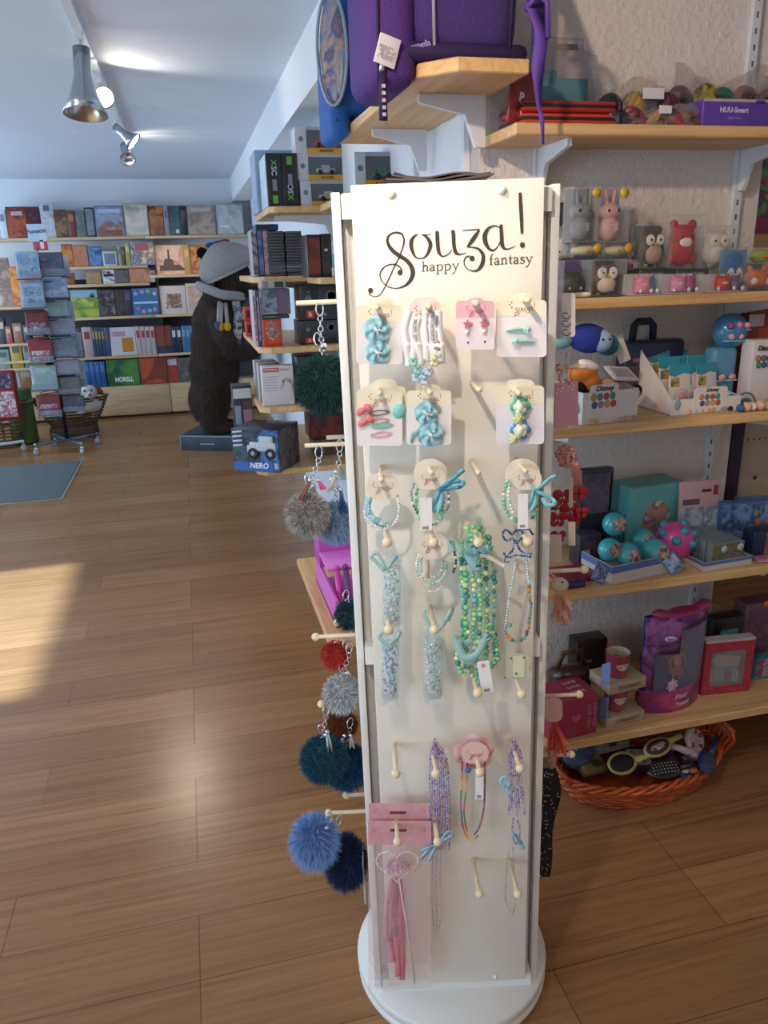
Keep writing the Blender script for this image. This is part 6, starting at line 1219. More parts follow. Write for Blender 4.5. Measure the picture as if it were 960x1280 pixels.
pane(t, 0, 1, .9, 1.0, '#b9a8a4', 'lid_edge'); text('NUU-Smart', h*.27, M('#d8d0e4', .4), t, (-w*.12, -.002, h*.6), bold=.0003); text('easy shape', h*.16, M('#9a84c4', .4), t, (-w*.1, -.002, h*.32)); MB().box((w*.2, .0, h*.92), (w*.12, .01, h*.12), 0, None, .004).build('tab', M('#4c2f86', .4), t)
t = thing('clear_cup', 'clear plastic cup lying behind the wrapped goods at the right end of the top shelf', 'packaging', (Q(952, 92, 2.06).x, 2.07, Q(952, 94, 2.07).z)); t.location.z = ZA+.001; MB().bb(-.02, .05, -.03, .03, 0, .10, 0, .004).build('stand_box', M('#9a8a84', .5), t); MB().lathe([(.040, .101), (.034, .145), (.036, .150)], 0, None, 24, False).build('cup', CLEAR('#e4e8ea', .25, .06), t)
# --- shelf B: clear boxes with squishy animals
CB_ = CLEAR('#f6f8f8', .012, .05, .22)
class MBK(MB):
    KY = (0, 1)
    def build(s, *a, **k):
        cy, f = MBK.KY; s.v = [(x, cy+(y-cy)*f, z) for x, y, z in s.v]; return MB.build(s, *a, **k)
def squishy(lab, x0, y0, x1, z, y, d, kind, c1, c2='#f0ece6', back=None, sticker=None, grp='clear boxes of squishy animals', eyes='#1a1618', scale=1.0):
    t = rbox('squishy_toy_box', lab, 'boxed toy', x0, y0, x1, z, y, d, None, grp); w, h = t['w'], t['h']
    bx_ = MB(); th = .0007; bx_.bb(-w/2, w/2, 0, th, 0, h).bb(-w/2, w/2, d-th, d, 0, h).bb(-w/2, -w/2+th, th, d-th, 0, h).bb(w/2-th, w/2, th, d-th, 0, h).bb(-w/2+th, w/2-th, th, d-th, h-th, h).bb(-w/2+th, w/2-th, th, d-th, 0, th); bx_.build('clear_box', CB_, t)
    if back: MB().bb(-w/2+.002, w/2-.002, d-.004, d-.002, .002, h-.003).bb(-w/2+.001, w/2-.001, .002, d-.002, .001, .003).build('backing_card', M(back, .5), t)
    R = min(w*.46, h*.42)*scale; cy = d*.5; m1 = M(c1, .55); m2 = M(c2, .55); EY = M(eyes, .15); b = MBK(); f = None; MBK.KY = (cy, min(1, d*.46/R))
    sx_ = min(1.25, w*.42/R)
    if kind == 'bunny':
        R = min(w*.40, h*.20); MBK.KY = (cy, min(1, d*.46/R)); b.ell((0, cy, h*.25), (R*1.0, R*.9, h*.24)).ell((0, cy, h*.56), (R*1.15, R*.98, h*.16)); 
        for s_ in (-1, 1): b.ell((s_*R*.42, cy, h*.82), (R*.24, R*.2, h*.15), 0, (0, s_*.12, 0)).ell((s_*R*.75, cy-R*.3, h*.3), (R*.25, R*.25, h*.09))
        fz_, fy = h*.57, cy-R*.86; f = (R*.5, .08)
        MBK().bb(-R*.5, R*.5, cy-R*.86, cy-R*.80, h*.20, h*.34).build('belly_print', m2, t)
    elif kind == 'chick':
        MBK.KY = (cy, 1); b.ell((0, cy, h*.46), (w*.44, d*.4, h*.42)); fz_, fy = h*.55, cy-d*.36; f = (w*.14, .05); MBK().ell((0, fy-.004, h*.42), (.006, .006, .004), 0, None, 8, 6).build('beak', M('#d8842c', .4), t)
    elif kind == 'owl':
        R = min(w*.46, h*.45); MBK.KY = (cy, min(1, d*.46/R)); b.ell((0, cy, h*.42), (R*.95, R*.8, h*.38)).ell((0, cy, h*.66), (R*.85, R*.75, h*.22))
        for s_ in (-1, 1): b.ell((s_*R*.62, cy, h*.86), (R*.16, R*.14, h*.08), 0, (0, s_*.5, 0)); MBK().ell((s_*R*.36, cy-R*.66, h*.64), (R*.34, R*.14, R*.36)).build('eye_ring', M('#e9e2d6', .5), t); MBK().ell((s_*R*.3, cy-R*.05, .012), (R*.2, R*.24, .009), 0, None, 8, 6).build('foot', M('#d9a44a', .5), t)
        MBK().ell((0, cy-R*.42, h*.34), (R*.66, R*.5, h*.25)).build('belly', m2, t); MBK().ell((0, cy-R*.84, h*.56), (R*.09, R*.09, R*.13), 0, None, 8, 6).build('beak', M('#d99a3a', .4), t); fz_, fy = h*.64, cy-R*.80; f = (R*.34, .08)
    elif kind == 'cat':
        MBK.KY = (cy, 1); b.ell((0, cy, h*.36), (w*.44, d*.40, h*.34)); 
        for s_ in (-1, 1): b.ell((s_*w*.26, cy, h*.68), (w*.09, d*.1, h*.16), 0, (0, s_*.35, 0))
        fz_, fy = h*.26, cy-d*.33; f = (w*.2, .09)
    elif kind == 'bear':
        R = min(w*.42, h*.42); MBK.KY = (cy, min(1, d*.46/R)); b.ell((0, cy, h*.36), (R*1.0, R*.85, h*.32)).ell((0, cy, h*.58), (R*.95, R*.85, h*.26))
        for s_ in (-1, 1): b.ell((s_*R*.7, cy, h*.82), (R*.34, R*.3, R*.36)).ell((s_*R*.75, cy-R*.2, h*.2), (R*.3, R*.4, h*.13))
        fz_, fy = h*.6, cy-R*.82; f = (R*.36, .07)
        MBK().ell((0, cy-R*.62, h*.5), (R*.5, R*.28, h*.12)).build('muzzle', m2, t)
    elif kind == 'penguin':
        R = min(w*.45, h*.45); MBK.KY = (cy, min(1, d*.46/R)); b.ell((0, cy, h*.40), (R, R*.85, h*.38)).ell((0, cy, h*.74), (R*.62, R*.55, h*.2)).ell((0, cy, h*.66), (R*.8, R*.7, h*.05))
        for s_ in (-1, 1): MBK().ell((s_*R*.3, cy-R*.66, h*.34), (R*.36, R*.26, h*.22)).build('face_patch', m2, t)
        MBK().ell((0, cy-R*.95, h*.28), (R*.14, R*.12, h*.05), 0, None, 8, 6).build('beak', M('#c9a46a', .4), t); fz_, fy = h*.38, cy-R*.90; f = (R*.36, .08)
    elif kind == 'fox':
        MBK.KY = (cy, 1); b.ell((0, cy, h*.40), (w*.45, d*.42, h*.38)); fz_, fy = h*.5, cy-d*.36; f = (w*.2, .07)
        for s_ in (-1, 1): b.ell((s_*w*.28, cy, h*.78), (w*.1, d*.1, h*.15), 0, (0, s_*.3, 0)); MBK().ell((s_*w*.26, cy-d*.3, h*.34), (w*.13, d*.1, h*.14)).build('cheek', m2, t)
    solid(b.build('toy', m1, t), max(.0016, min(w, h)*.035), 3)
    if f:
        for s_ in (-1, 1): MBK().ell((s_*f[0], fy, fz_), (h*f[1]*.35, h*f[1]*.2, h*f[1]*.42), 0, None, 10, 8).build('eye', EY, t)
    if sticker: MB().lathe([(.0005, 0), (.0125, 0), (.0125, .0008), (.0005, .0008)], 0, Matrix.Translation((w*sticker[0], -.0001, h*sticker[1])) @ Matrix.Rotation(PI/2, 4, 'X'), 20).build('sticker', M(sticker[2], .35), t)
    return t
z1 = Q(735, 323, 1.96).z
# front row, on the board
t = squishy('clear box with a black cat face and a purple card, front row at the left', 706, 325, 741, ZBs, 1.872, .07, 'cat', '#1d1a1e', back='#4a3468', eyes='#d8c838')
t = squishy('clear box with a brown owl key ring, front row beside the black cat', 743, 324, 785, ZBs, 1.872, .07, 'owl', '#5a4034', '#d8c4b0', back='#2c4440'); text('OWL', .012, M('#e6dcd0', .4), t, (.006, .012, .019), bold=.0004)
c = MB(); c.tube([(-.017+.009*math.cos(a*PI/8), .004, t['h']*.74+.009*math.sin(a*PI/8)) for a in range(16)], .0011, 0, 6, True); c.build('key_ring', CHROME, t)
LOOP = ((791, 829, 'clear box with a pink bear and a blue one, first of three low boxes', '#e08a9c', '#3a6a9c'), (830, 880, 'clear box with two pink bears, second of three low boxes', '#dd90b0', '#b8408a'), (884, 938, 'clear box with a red bear and a purple one, third of three low boxes', '#c8352c', '#6a5a86'))
for x0, x1, lab, c1, c2 in LOOP:
    t = squishy(lab, x0, 341, x1, ZBs, 1.862, .05, 'bear', c1, '#e4a8b0', back='#d4ccd0', grp='low clear boxes of little bears', scale=.9); w, h = t['w'], t['h']
    b = MB(); b.ell((w*.30, .026, h*.36), (w*.13, .014, h*.3)).ell((w*.26, .026, h*.72), (w*.06, .01, h*.14)).ell((w*.36, .026, h*.72), (w*.06, .01, h*.14)); solid(b.build('toy', M(c2, .5), t), .002, 3)
    for u, cc in ((.30, '#e9e4e0'), (.66, '#dcd8dc'), (.86, '#e4e0e4')): MB().lathe([(.0005, 0), (.006, 0), (.006, .0008), (.0005, .0008)], 0, Matrix.Translation((-w/2+w*u, -.0001, h*.2)) @ Matrix.Rotation(PI/2, 4, 'X'), 16 if u > .4 else 4).build('sticker', M(cc, .4), t)
t = squishy('clear box with an orange fox at the right end of the squishy shelf', 942, 328, 975, ZBs, 1.872, .07, 'fox', '#cf6a2a', '#e9e0d4', back='#3a5a50')
# supports: boxes standing under the second row
def filler(lab, x0, x1, ytop, y, col, d=.07): return rbox('toy_carton', lab, 'boxed toy', x0, ytop, x1, ZBs, y, d, col, 'cartons under the second row')
f1 = filler('dark violet carton behind the black cat box', 700, 742, 322, 1.955, '#4a3a5c'); f2 = filler('grey green carton behind the owl key ring box', 743, 786, 322, 1.955, '#5a6660')
f3 = filler('dark green carton carrying the taller owl box', 800, 845, 336, 1.94, '#34423c'); f4 = filler('dark green carton carrying the red toy box', 846, 886, 336, 1.94, '#3a4a44'); f5 = filler('grey green carton carrying the white owl box', 887, 928, 336, 1.94, '#6a7670')
top = lambda f: f.location.z+f['h']+.0012
t = squishy('clear box with a pale yellow chick, left one of two under the tall bunnies', 718, 303, 756, top(f1), 1.955, .06, 'chick', '#d9d2a8', sticker=(.28, .6, '#d8a83a')); c1_ = t
t2 = squishy('clear box with a pale yellow chick, right one of two under the tall bunnies', 757, 303, 794, top(f2), 1.955, .06, 'chick', '#d5cfa6', sticker=(.3, .6, '#d8a03a'))
squishy('tall clear box with a grey bunny', 718, 232, 751, top(c1_), 1.955, .06, 'bunny', '#85888c', '#9a9da2', back='#8f9496', sticker=(.36, .88, '#d8b03a')); squishy('tall clear box with a pink bunny', 752, 232, 790, top(t2), 1.955, .06, 'bunny', '#d0a29a', '#d9aaa8', back='#b0a49c', sticker=(.28, .88, '#d8b03a'))
squishy('clear box with a small pink bunny and a yellow sticker, below the tall pink one', 796-8, 305, 799+9, ZBs, 1.975, .05, 'bunny', '#d3a6a4', '#dcb4b0', sticker=(.3, .9, '#d9b040'))
squishy('clear box with a dark brown owl, left of the red toy box', 806, 279, 842, top(f3), 1.94, .06, 'owl', '#4a3a30', '#b99c84', back='#4a5a54')
t = squishy('tall clear box with a red and white bear-eared toy', 844, 268, 884, top(f4), 1.935, .065, 'bear', '#b8282c', '#ece6e0', sticker=None); 
squishy('clear box with a fluffy white owl', 886, 281, 924, top(f5), 1.94, .06, 'owl', '#cfcac0', '#d6d1c8')
squishy('clear box with a blue penguin, above the low box of the red bear', 906, 311, 940, ZBs+.001, 1.917, .02, 'penguin', '#2c6aa8', '#e2dcd2', back='#5a8ab0'); 
f6 = filler('pale box behind the orange fox', 944, 985, 330, 1.945, '#a8a49c'); squishy('clear box with a lime green toy on the right, above the orange fox', 945, 308, 975, top(f6), 1.945, .05, 'chick', '#a8b43a', back='#c8c8c0')
# left column, half behind the stand
f7 = filler('dark grey carton under the white cat, beside the stand edge', 695, 722, 326, 2.02, '#3c3840', .05); t = squishy('clear box with a white cat and a red sticker, beside the stand edge', 695, 283, 721, top(f7), 2.02, .05, 'cat', '#d8d2ca', sticker=(.2, .75, '#c8341e')); squishy('clear box with a black cat and a red sticker, topmost beside the stand edge', 695, 238, 721, top(t), 2.02, .05, 'cat', '#242026', sticker=(.25, .82, '#c8341e'))
# recess past the wall
t = thing('toy_carton', 'colourful carton on the recess shelf at the right edge', 'boxed toy', (1.86, 2.36, 1.6658)); MB().bb(-.10, .2, 0, .15, 0, .30, 0, .003).build('box', PIC(['#2c6a74', '#b8a83a', '#5a3a6a', '#7aa86a', '#a85a6a'], 9, 4), t); MB().bb(-.10, .2, -.002, -.0003, 0, .05).build('band', M('#a83a6a', .4), t)
# --- shelf C
BLOBS = ['#c8883a', '#5a7a9c', '#c04a3a', '#4a9a84', '#3a5a94', '#b07aa0', '#c0a44a', '#c84434']
def blobs(t, cx, cz, s, y=-.0024, cols=BLOBS, n=4):
    for k in range(n*2):
        c = cols[k % len(cols)]; x = cx+(k % n-(n-1)/2)*s*1.05+.2*s*(k//n); z = cz+(.5-k//n)*s*1.1; MB().ell((x, y+.0004, z), (s*.52, .0012, s*.54), 0, None, 12, 6).build('logo_rim', M('#2c2a3c', .5), t); MB().ell((x, y-.0003, z), (s*.44, .0012, s*.46), 0, None, 12, 6).build('logo_blob', M(c, .4), t)
def little(t, x0, x1, z, n, seed, y=-.0024):
    rn = random.Random(seed)
    for k in range(n):
        x = x0+(x1-x0)*(k+.5)/n; r = (x1-x0)/n*.5; MB().ell((x, y, z+r*.6), (r, .0012, r*.8), 0, None, 10, 6).build('figure_print', M(rn.choice(['#d9b48a', '#e0c0a0', '#c8a070', '#8aa0b4', '#d0c8c0', '#3a2c2c']), .5), t)
CARDW = M('#dcd8d6', .5)
def tray(lab, x0, y0, x1, z, y, d, rot, head=None, hx=(.1, .6), back=None, cat='display tray', col=CARDW, low=None):
    """open front cardboard tray; y0 = top of its front lip in photo pixels"""
    t = rbox('display_tray', lab, cat, x0, y0, x1, z, y, d, None, 'cardboard display trays', rot); w, h = t['w'], t['h']; k = MB(); th = .003; hb = back or h
    k.bb(-w/2, w/2, 0, th, 0, h).bb(-w/2, w/2, th, d, 0, th).bb(-w/2, w/2, d-th, d, th, low or hb)
    for s_ in (-1, 1):
        x = s_*(w/2-th/2); mx = Matrix.Translation((x, 0, 0)) @ Matrix(((0, 1, 0, 0), (1, 0, 0, 0), (0, 0, 1, 0), (0, 0, 0, 1))); k.prism([(th, 0), (d, 0), (d, hb if s_ < 0 else (low or hb)), (th, h)], -th/2, th/2, 0, mx)
    k.build('tray', col, t)
    if head: MB().prism([(-w/2+w*hx[0], h*.3), (-w/2+w*hx[1], h*.3), (-w/2+w*hx[1], head*.93), (-w/2+w*(hx[1]-.03), head), (-w/2+w*(hx[0]+.03), head), (-w/2+w*hx[0], head*.93)], -.0022, -.0003).build('header', CARDW, t)
    return t
t = tray('white tray with coloured blobs at the left of the plush shelf, filled with plush toys', 727, 488, 801, ZCs, 1.825, .13, math.radians(6), .105, (.12, .62)); w, h = t['w'], t['h']; T1 = t
text('Disney', .020, M('#2c2a30', .5), t, (-w*.13, -.003, .094), bold=.0004, shear=.15); blobs(t, -w*.15, .062, .019); little(t, 0, w*.48, .004, 6, 1); little(t, -w*.4, -w*.2, .004, 2, 2)
t = tray('large white tray with a tall sloping side wall and coloured blobs on its header', 841, 497, 926, ZCs, 1.84, .23, math.radians(-1), .074, (.30, .78), .20, low=.06); w, h = t['w'], t['h']; T2 = t; T2r = t.location
text('Disney', .014, M('#2c2a30', .5), t, (w*.06, -.003, .066), bold=.0003, shear=.15); blobs(t, w*.03, .038, .016); little(t, -w*.3, w*.48, .003, 9, 3); MB().ell((-w*.42, -.001, .03), (.010, .0012, .016), 0, None, 10, 6).build('figure_print', M('#8aa8b0', .5), t)
for k, (dx, dy, dz) in enumerate(((-.048, .05, .004), (-.005, .055, .004), (.04, .05, .004), (-.05, .10, .02), (.0, .105, .02), (.045, .10, .02), (-.045, .16, .03), (.02, .165, .03))):
    o = thing('blister_pack', ('blister pack with a turquoise top in the large white tray, %s' % ('front left', 'front middle', 'front right', 'middle left', 'middle centre', 'middle right', 'rear left', 'rear right')[k]), 'toy pack', T2r+V((dx, dy, .0042+dz)), 0, 'blister packs in the large tray', rot=(-.18, 0, .05*(k % 3-1)))
    MB().bb(-.034, .034, 0, .0014, 0, .125, 0, .0005).build('card', M('#cdc9c6', .5), o); MB().prism([(-.034, .095), (-.015, .09), (.01, .1), (.034, .096), (.034, .125), (-.034, .125)], -.001, -.0001).build('card_top', M('#2f8fa4', .4), o); MB().bb(-.028, -.002, -.001, -.0001, .062, .088).build('picture', PIC(['#b8483a', '#c8a04a', '#5a7a4a', '#3a4a6c'], 60, k), o)
    MB().ell((.0, -.008, .034), (.024, .014, .024), 0, None, 14, 10).build('bubble', CLEAR('#e8e6ea', .2, .05), o); MB().ell((.006, -.004, .034), (.012, .008, .012), 0, None, 10, 8).build('toy', M(('#c8584a', '#7a5a3a', '#d8b8a8', '#a8a4c4')[k % 4], .5), o)
# plush toys around tray one (generic)
q = Q(742, 424, 1.90); t = thing('plush_toy', 'round dark blue plush with a pale blue front, lying on the plush toys at left', 'soft toy', (q.x, 1.93, q.z)); b = MB(); b.ell((0, 0, 0), (.058, .05, .040), 0, (0, .15, 0)); b.build('hood', M('#2a3c9a', .9, bump=.5, bscale=200), t); MB().ell((.026, -.028, -.006), (.030, .026, .030)).build('front', M('#9ab4d4', .9), t); MB().ell((-.078, .01, -.004), (.035, .03, .022)).build('arm', M('#7fb0bc', .9), t); MB().ell((.066, .01, -.022), (.03, .035, .03)).build('body', M('#2f6a7c', .9), t)
for sx in (.016, .036): MB().ell((sx, -.052, .0), .0035, 0, None, 8, 6).build('eye', M('#1a1a22', .2), t)
q = Q(733, 462, 1.86); t = thing('plush_toy', 'orange plush with a white cap, under the blue one', 'soft toy', (q.x, 1.88, q.z-.01)); solid(MB().ell((0, 0, 0), (.042, .035, .03)).ell((.02, -.01, -.03), (.03, .03, .03)).build('body', M('#cf7a2c', .9), t), .004); MB().ell((.012, -.012, .020), (.032, .025, .014), 0, (0, .4, 0)).build('cap', M('#dcd8d4', .9), t); MB().ell((-.02, -.005, -.045), (.04, .03, .025)).build('dark_patch', M('#1c1a22', .9), t)
q = Q(772, 476, 1.86); t = thing('plush_toy', 'beige plush with a pale blue back sitting in the tray beside the dog ear', 'soft toy', (q.x, 1.885, ZCs+.055)); solid(MB().ell((-.02, 0, .02), (.045, .04, .035)).ell((.03, .005, .012), (.04, .04, .03)).build('body', M('#d9b896', .9), t), .004); MB().ell((.036, -.022, .012), (.036, .024, .022)).build('back', M('#b4bccb', .9), t); MB().ell((.072, -.01, .016), (.014, .012, .018)).build('ear', M('#1c1a20', .9), t); MB().ell((-.025, -.04, .018), (.005, .003, .005)).build('eye', M('#5a7a94', .3), t)
q = Q(776, 466, 1.85); t = thing('paper_tag', 'white square booklet tag lying on the beige plush', 'tag', (q.x, 1.85, Q(776, 468, 1.85).z), rot=(.5, .12, .2)); MB().bb(-.042, .042, -.03, .03, 0, .006, 0, .001).build('booklet', M('#d6d3d0', .5), t); MB().bb(-.03, .032, -.02, .02, .006, .0066).build('print', M('#9a989c', .5), t)
q = Q(718, 492, 1.84); t = thing('paper_tag', 'pale lilac folded paper tag leaning at the left of the first tray', 'tag', (q.x+.012, 1.83, ZCs+.03), rot=(-.2, .7, .3)); MB().bb(-.018, .018, 0, .003, 0, .085, 0, .001).bb(-.018, .018, .008, .010, 0, .08, 0, .001).build('paper', M('#b4b4cc', .5), t)
q = Q(782, 427, 1.93); t = thing('paper_tag', 'white folded tag hanging right of the blue plush', 'tag', (Q(783, 440, 1.94).x, 1.94, Q(783, 452, 1.94).z), rot=(-.2, -.35, 0)); MB().bb(-.018, .018, 0, .003, 0, .075, 0, .001).bb(-.012, .02, .005, .007, 0, .07).build('paper', M('#c9c6c4', .5), t)
t = rbox('toy_case', 'dark blue case with a handle standing at the back of the plush shelf', 'case', 783, 425, 858, ZCs, 2.02, .06, '#26304a', bev=.012); w, h = t['w'], t['h']; c = MB(); c.tube([(-w*.32, .03, h*.95), (-w*.30, .03, h*1.22), (-w*.24, .03, h*1.28), (-w*.04, .03, h*1.28), (w*.02, .03, h*1.22), (w*.03, .03, h*.95)], .011, 0, 8); c.build('handle', M('#222c44', .5), t); pane(t, .0, 1, .35, .62, '#5a4a50', 'band'); pane(t, .12, .7, .68, .74, '#8a5a60', 'lettering_strip')
# bubble machine and rainbow on the right
q = Q(918, 415, 1.93); t = thing('capsule_toy', 'large turquoise clear ball with two rows of pink toys above an aqua case', 'toy pack', (q.x, 1.95, ZCs+.0008)); zc = q.z-ZCs; R = .052
AQC = M('#4a90c4', .15, alpha=.72, coat=.5); b = MB(); b.ell((0, 0, zc), (R, .045, R), 0, None, 28, 18); b.build('ball', AQC, t)
for dz in (-.018, .012): MB().box((0, -.030, zc+dz-.006), (R*1.5, .022, .004), 0, None, .001).build('rack', M('#7cc6dc', .3), t)
for k, (dx, dz) in enumerate(((-.028, .018), (.0, .02), (.026, .018), (-.022, -.012), (.008, -.012))): MB().ell((dx, -.038, zc+dz), (.010, .010, .009), 0, None, 10, 8).build('toy', M(('#8a4a9c', '#d8909c', '#d8a0a8', '#cfa8bc', '#d8b0b4')[k], .5), t)
MB().bb(-.062, .02, -.025, .03, .0, zc-R*.82, 0, .014).build('case', M('#5f9fc8', .25, alpha=.8, coat=.4), t); MB().box((-.02, -.030, .075), (.07, .008, .004)).build('rack', M('#9ad4e2', .3), t)
for k, (dx, dz) in enumerate(((-.034, .083), (.0, .084), (-.03, .045))): MB().ell((dx, -.032, dz), (.012, .007, .010), 0, None, 10, 8).build('toy', M(('#d8a8a0', '#c898a0', '#9ac0d4')[k], .5), t)
q = Q(934, 505, 1.83); t = thing('rainbow_toy', 'small rainbow arch with a blue dome in front of the turquoise ball', 'toy', (Q(933, 490, 1.86).x, 1.86, ZCs+.001))
for r_, c in ((.031, '#5a6aa0'), (.026, '#d8cf8a'), (.020, '#a8c8b0')): MB().tube([(r_*math.cos(a*PI/14), 0, .012+r_*math.sin(a*PI/14)*1.05) for a in range(15)], .0035, 0, 8).build('arch', M(c, .4), t)
MB().ell((0, 0, .014), (.017, .012, .018)).build('dome', M('#2f5a84', .3), t); MB().bb(-.036, .036, -.014, .014, 0, .012, 0, .004).build('foot', M('#6a7aa0', .4), t); MB().ell((-.045, 0, .035), (.012, .008, .012)).build('ring', M('#4f9ab4', .3), t)
t = rbox('toy_pack', 'tall white pack with coloured blobs at the right edge of the plush shelf', 'toy pack', 943, 424, 990, ZCs, 1.875, .05, '#d8d4d4'); w, h = t['w'], t['h']; text('Disney', .020, M('#2c2a30', .5), t, (-w*.18, -.003, h*.88), bold=.0004, shear=.15); blobs(t, -w*.2, h*.68, .017, n=3); little(t, -w*.45, w*.3, .004, 4, 9)
for k, (px, r, c) in enumerate(((926, .011, '#2f6a94'), (934, .013, '#d8b89a'), (941, .012, '#dcd6d4'), (950, .014, '#d9b49a'), (957, .012, '#caa48c'))): 
    q = Q(px, 505, 1.825); t = thing('small_plush', 'tiny %s plush at the shelf edge, %s from the left' % (('blue', 'beige', 'white', 'peach', 'tan')[k], ('first', 'second', 'third', 'fourth', 'fifth')[k]), 'soft toy', (q.x, 1.825, ZCs+.0005), 0, 'tiny plush toys in a row'); solid(MB().ell((0, 0, r), (r, r*1.2, r)).ell((-r*.6, 0, r*1.8), r*.3).ell((r*.6, 0, r*1.8), r*.3).build('body', M(c, .9), t), .002, 3)
t = rbox('toy_pack', 'red pack with a white strip at the back right of the plush shelf', 'toy pack', 938, 384, 985, ZCs, 2.0, .05, '#9a1c1c'); pane(t, 0, 1, .30, .36, '#d0ccc8'); pane(t, .0, .4, .8, .93, '#c4bcc0'); pane(t, .3, .9, .4, .78, PIC(['#a8241c', '#c8542c', '#8a1818'], 20, 3))
# --- shelf D
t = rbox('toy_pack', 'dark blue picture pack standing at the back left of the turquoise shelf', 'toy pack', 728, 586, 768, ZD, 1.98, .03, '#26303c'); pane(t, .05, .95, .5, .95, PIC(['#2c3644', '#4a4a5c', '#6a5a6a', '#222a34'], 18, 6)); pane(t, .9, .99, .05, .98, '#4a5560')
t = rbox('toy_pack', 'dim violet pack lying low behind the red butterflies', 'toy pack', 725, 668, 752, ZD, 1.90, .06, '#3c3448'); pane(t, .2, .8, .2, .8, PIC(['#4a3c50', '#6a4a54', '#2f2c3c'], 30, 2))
t = thing('zip_purse', 'dark red flat purse lying at the left of the turquoise shelf', 'purse', (Q(715, 705, 1.83).x+.02, 1.80, ZD+.0008)); MB().bb(-.07, .06, 0, .10, 0, .016, 0, .007, 3).build('purse', M('#8a1c30', .4), t); MB().bb(-.071, .061, -.001, .0, .007, .009).build('zip', M('#3a1a20', .5), t)
t = thing('zip_purse', 'navy patterned purse at the shelf edge beside the cream pouch', 'purse', (Q(722, 722, 1.775).x, 1.765, ZD+.0008)); MB().bb(-.04, .022, 0, .03, 0, .02, 0, .006, 3).build('purse', PIC(['#23264a', '#4a2c5c', '#2c3460'], 40, 3), t)
t = rbox('picture_box', 'turquoise box with a swirling pink and gold picture at the back of the shelf', 'toy pack', 786, 605, 858, ZD, 1.955, .10, '#4fa09c', rot=math.radians(8)); w, h = t['w'], t['h']; pane(t, .02, .98, .02, .98, PIC(['#6fc0bc', '#5aaeae', '#8accca'], 5, 8))
c = MB(); c.ell((w*.02, -.0016, h*.42), (w*.28, .0015, h*.34)); c.build('picture', PIC(['#b8c8d8', '#a87a9c', '#c8a070', '#8a5a7a', '#d4c4d0'], 22, 5), t)
for k in range(4): MB().bb(-w/2-.0012, -w/2+.0004, .015+k*.02, .023+k*.02, h*.1, h*.6).build('side_stripe', M('#2c5a74', .4), t)
t = rbox('card_pack', 'pale pink hang card with grey pictures leaning at the right of the turquoise box', 'toy pack', 856, 602, 904, ZD, 1.93, .012, '#c09aa0', rot=math.radians(-3), tilt=-.08); w, h = t['w'], t['h']; pane(t, .03, .97, .05, .62, PIC(['#8a94a8', '#b0b8c4', '#6a7c9c', '#c8ccd4'], 26, 4)); pane(t, .55, .78, .83, .87, '#2c2428'); pane(t, .84, .95, .78, .92, '#8a3034'); pane(t, .08, .5, .66, .74, '#5a5058')
def tray2(lab, x0, y0, x1, z, y, d, rot):
    t = tray(lab, x0, y0, x1, z, y, d, rot, col=M('#cfc6c4', .5)); w, h = t['w'], t['h']; MB().bb(-w/2-.0006, w/2+.0006, -.0012, -.0002, h*.62, h*.98).bb(-w/2-.0012, -w/2-.0002, 0, d, h*.62, h*.98).build('blue_edge', M('#5a74b0', .5), t); return t
TB = tray2('white tray with a blue edge filled with turquoise picture balls', 762, 701, 842, ZD, 1.775, .14, math.radians(9)); TQ = ['#3fb4bc', '#7fd0d0', '#c8a0a8', '#6a4a6c', '#4a94a8']
for k, (px, py, rr, y, lab) in enumerate(((768, 655, .035, 1.88, 'turquoise picture ball resting highest at the back left of its tray'), (762, 687, .034, 1.83, 'turquoise picture ball at the left end of the tray'), (785, 694, .036, 1.81, 'turquoise picture ball at the front left of the tray'), (803, 674, .034, 1.87, 'turquoise picture ball at the back middle of the tray'), (818, 690, .040, 1.82, 'largest looking turquoise picture ball, front right in the tray'))):
    q = Q(px, py, y); t = thing('picture_ball', lab, 'ball', (q.x, y, q.z), 0, 'turquoise picture balls', rot=(0, .12*k-.2, .05*k)); MB().ell((0, 0, 0), rr, 0, None, 24, 16).build('ball', M('#3fb0ba', .15, coat=.6), t); MB().ell((.05*rr, -.50*rr, .06*rr), (rr*.76, rr*.54, rr*.72), 0, None, 20, 12).build('picture', PIC(['#58bcc4', '#c49aa0', '#5a3c54', '#d8b8a4', '#a86a3c', '#8aced4'], 30, k*3+1, .15), t)
for px, py, rz, lab in ((747, 702, .6, 'blue picture tag hanging over the left end of the ball tray'), (849, 697, -.6, 'blue picture tag hanging over the right end of the ball tray')):
    q = Q(px, py, 1.77); t = thing('paper_tag', lab, 'tag', (q.x, 1.765, ZD+.012), rot=(-.35, rz, 0)); MB().bb(-.024, .024, 0, .002, 0, .058, 0, .0006).build('card', M('#5a7ab4', .4), t); MB().bb(-.02, .02, -.001, -.0001, .006, .052).build('picture', PIC(['#6a90c4', '#a8b8d0', '#3a4a7c', '#c0a090'], 40, int(px)), t)
q = Q(848, 668, 1.86); t = thing('rubber_ball', 'magenta rubber ball with turquoise bumps lying behind the trays', 'toy ball', (q.x, 1.875, ZD+.062)); b = MB(); b.ell((0, 0, 0), (.062, .055, .058), 0, None, 24, 16); b.build('ball', M('#d0489c', .3, coat=.3), t)
rn = random.Random(2)
for k in range(20):
    zz = .9-.095*k*.9; a = k*2.4; rr = math.sqrt(max(0, 1-zz*zz)); d = V((rr*math.cos(a), rr*math.sin(a), zz)); 
    if d.z < -.25: continue
    MB().ell((d.x*.060, d.y*.053, d.z*.056), (.014, .014, .014), 0, None, 12, 8).build('bump', M('#2f9cb4', .35), t)
TD = tray2('white and blue tray holding two rows of small picture boxes', 879, 699, 942, ZD, 1.77, .20, math.radians(4))
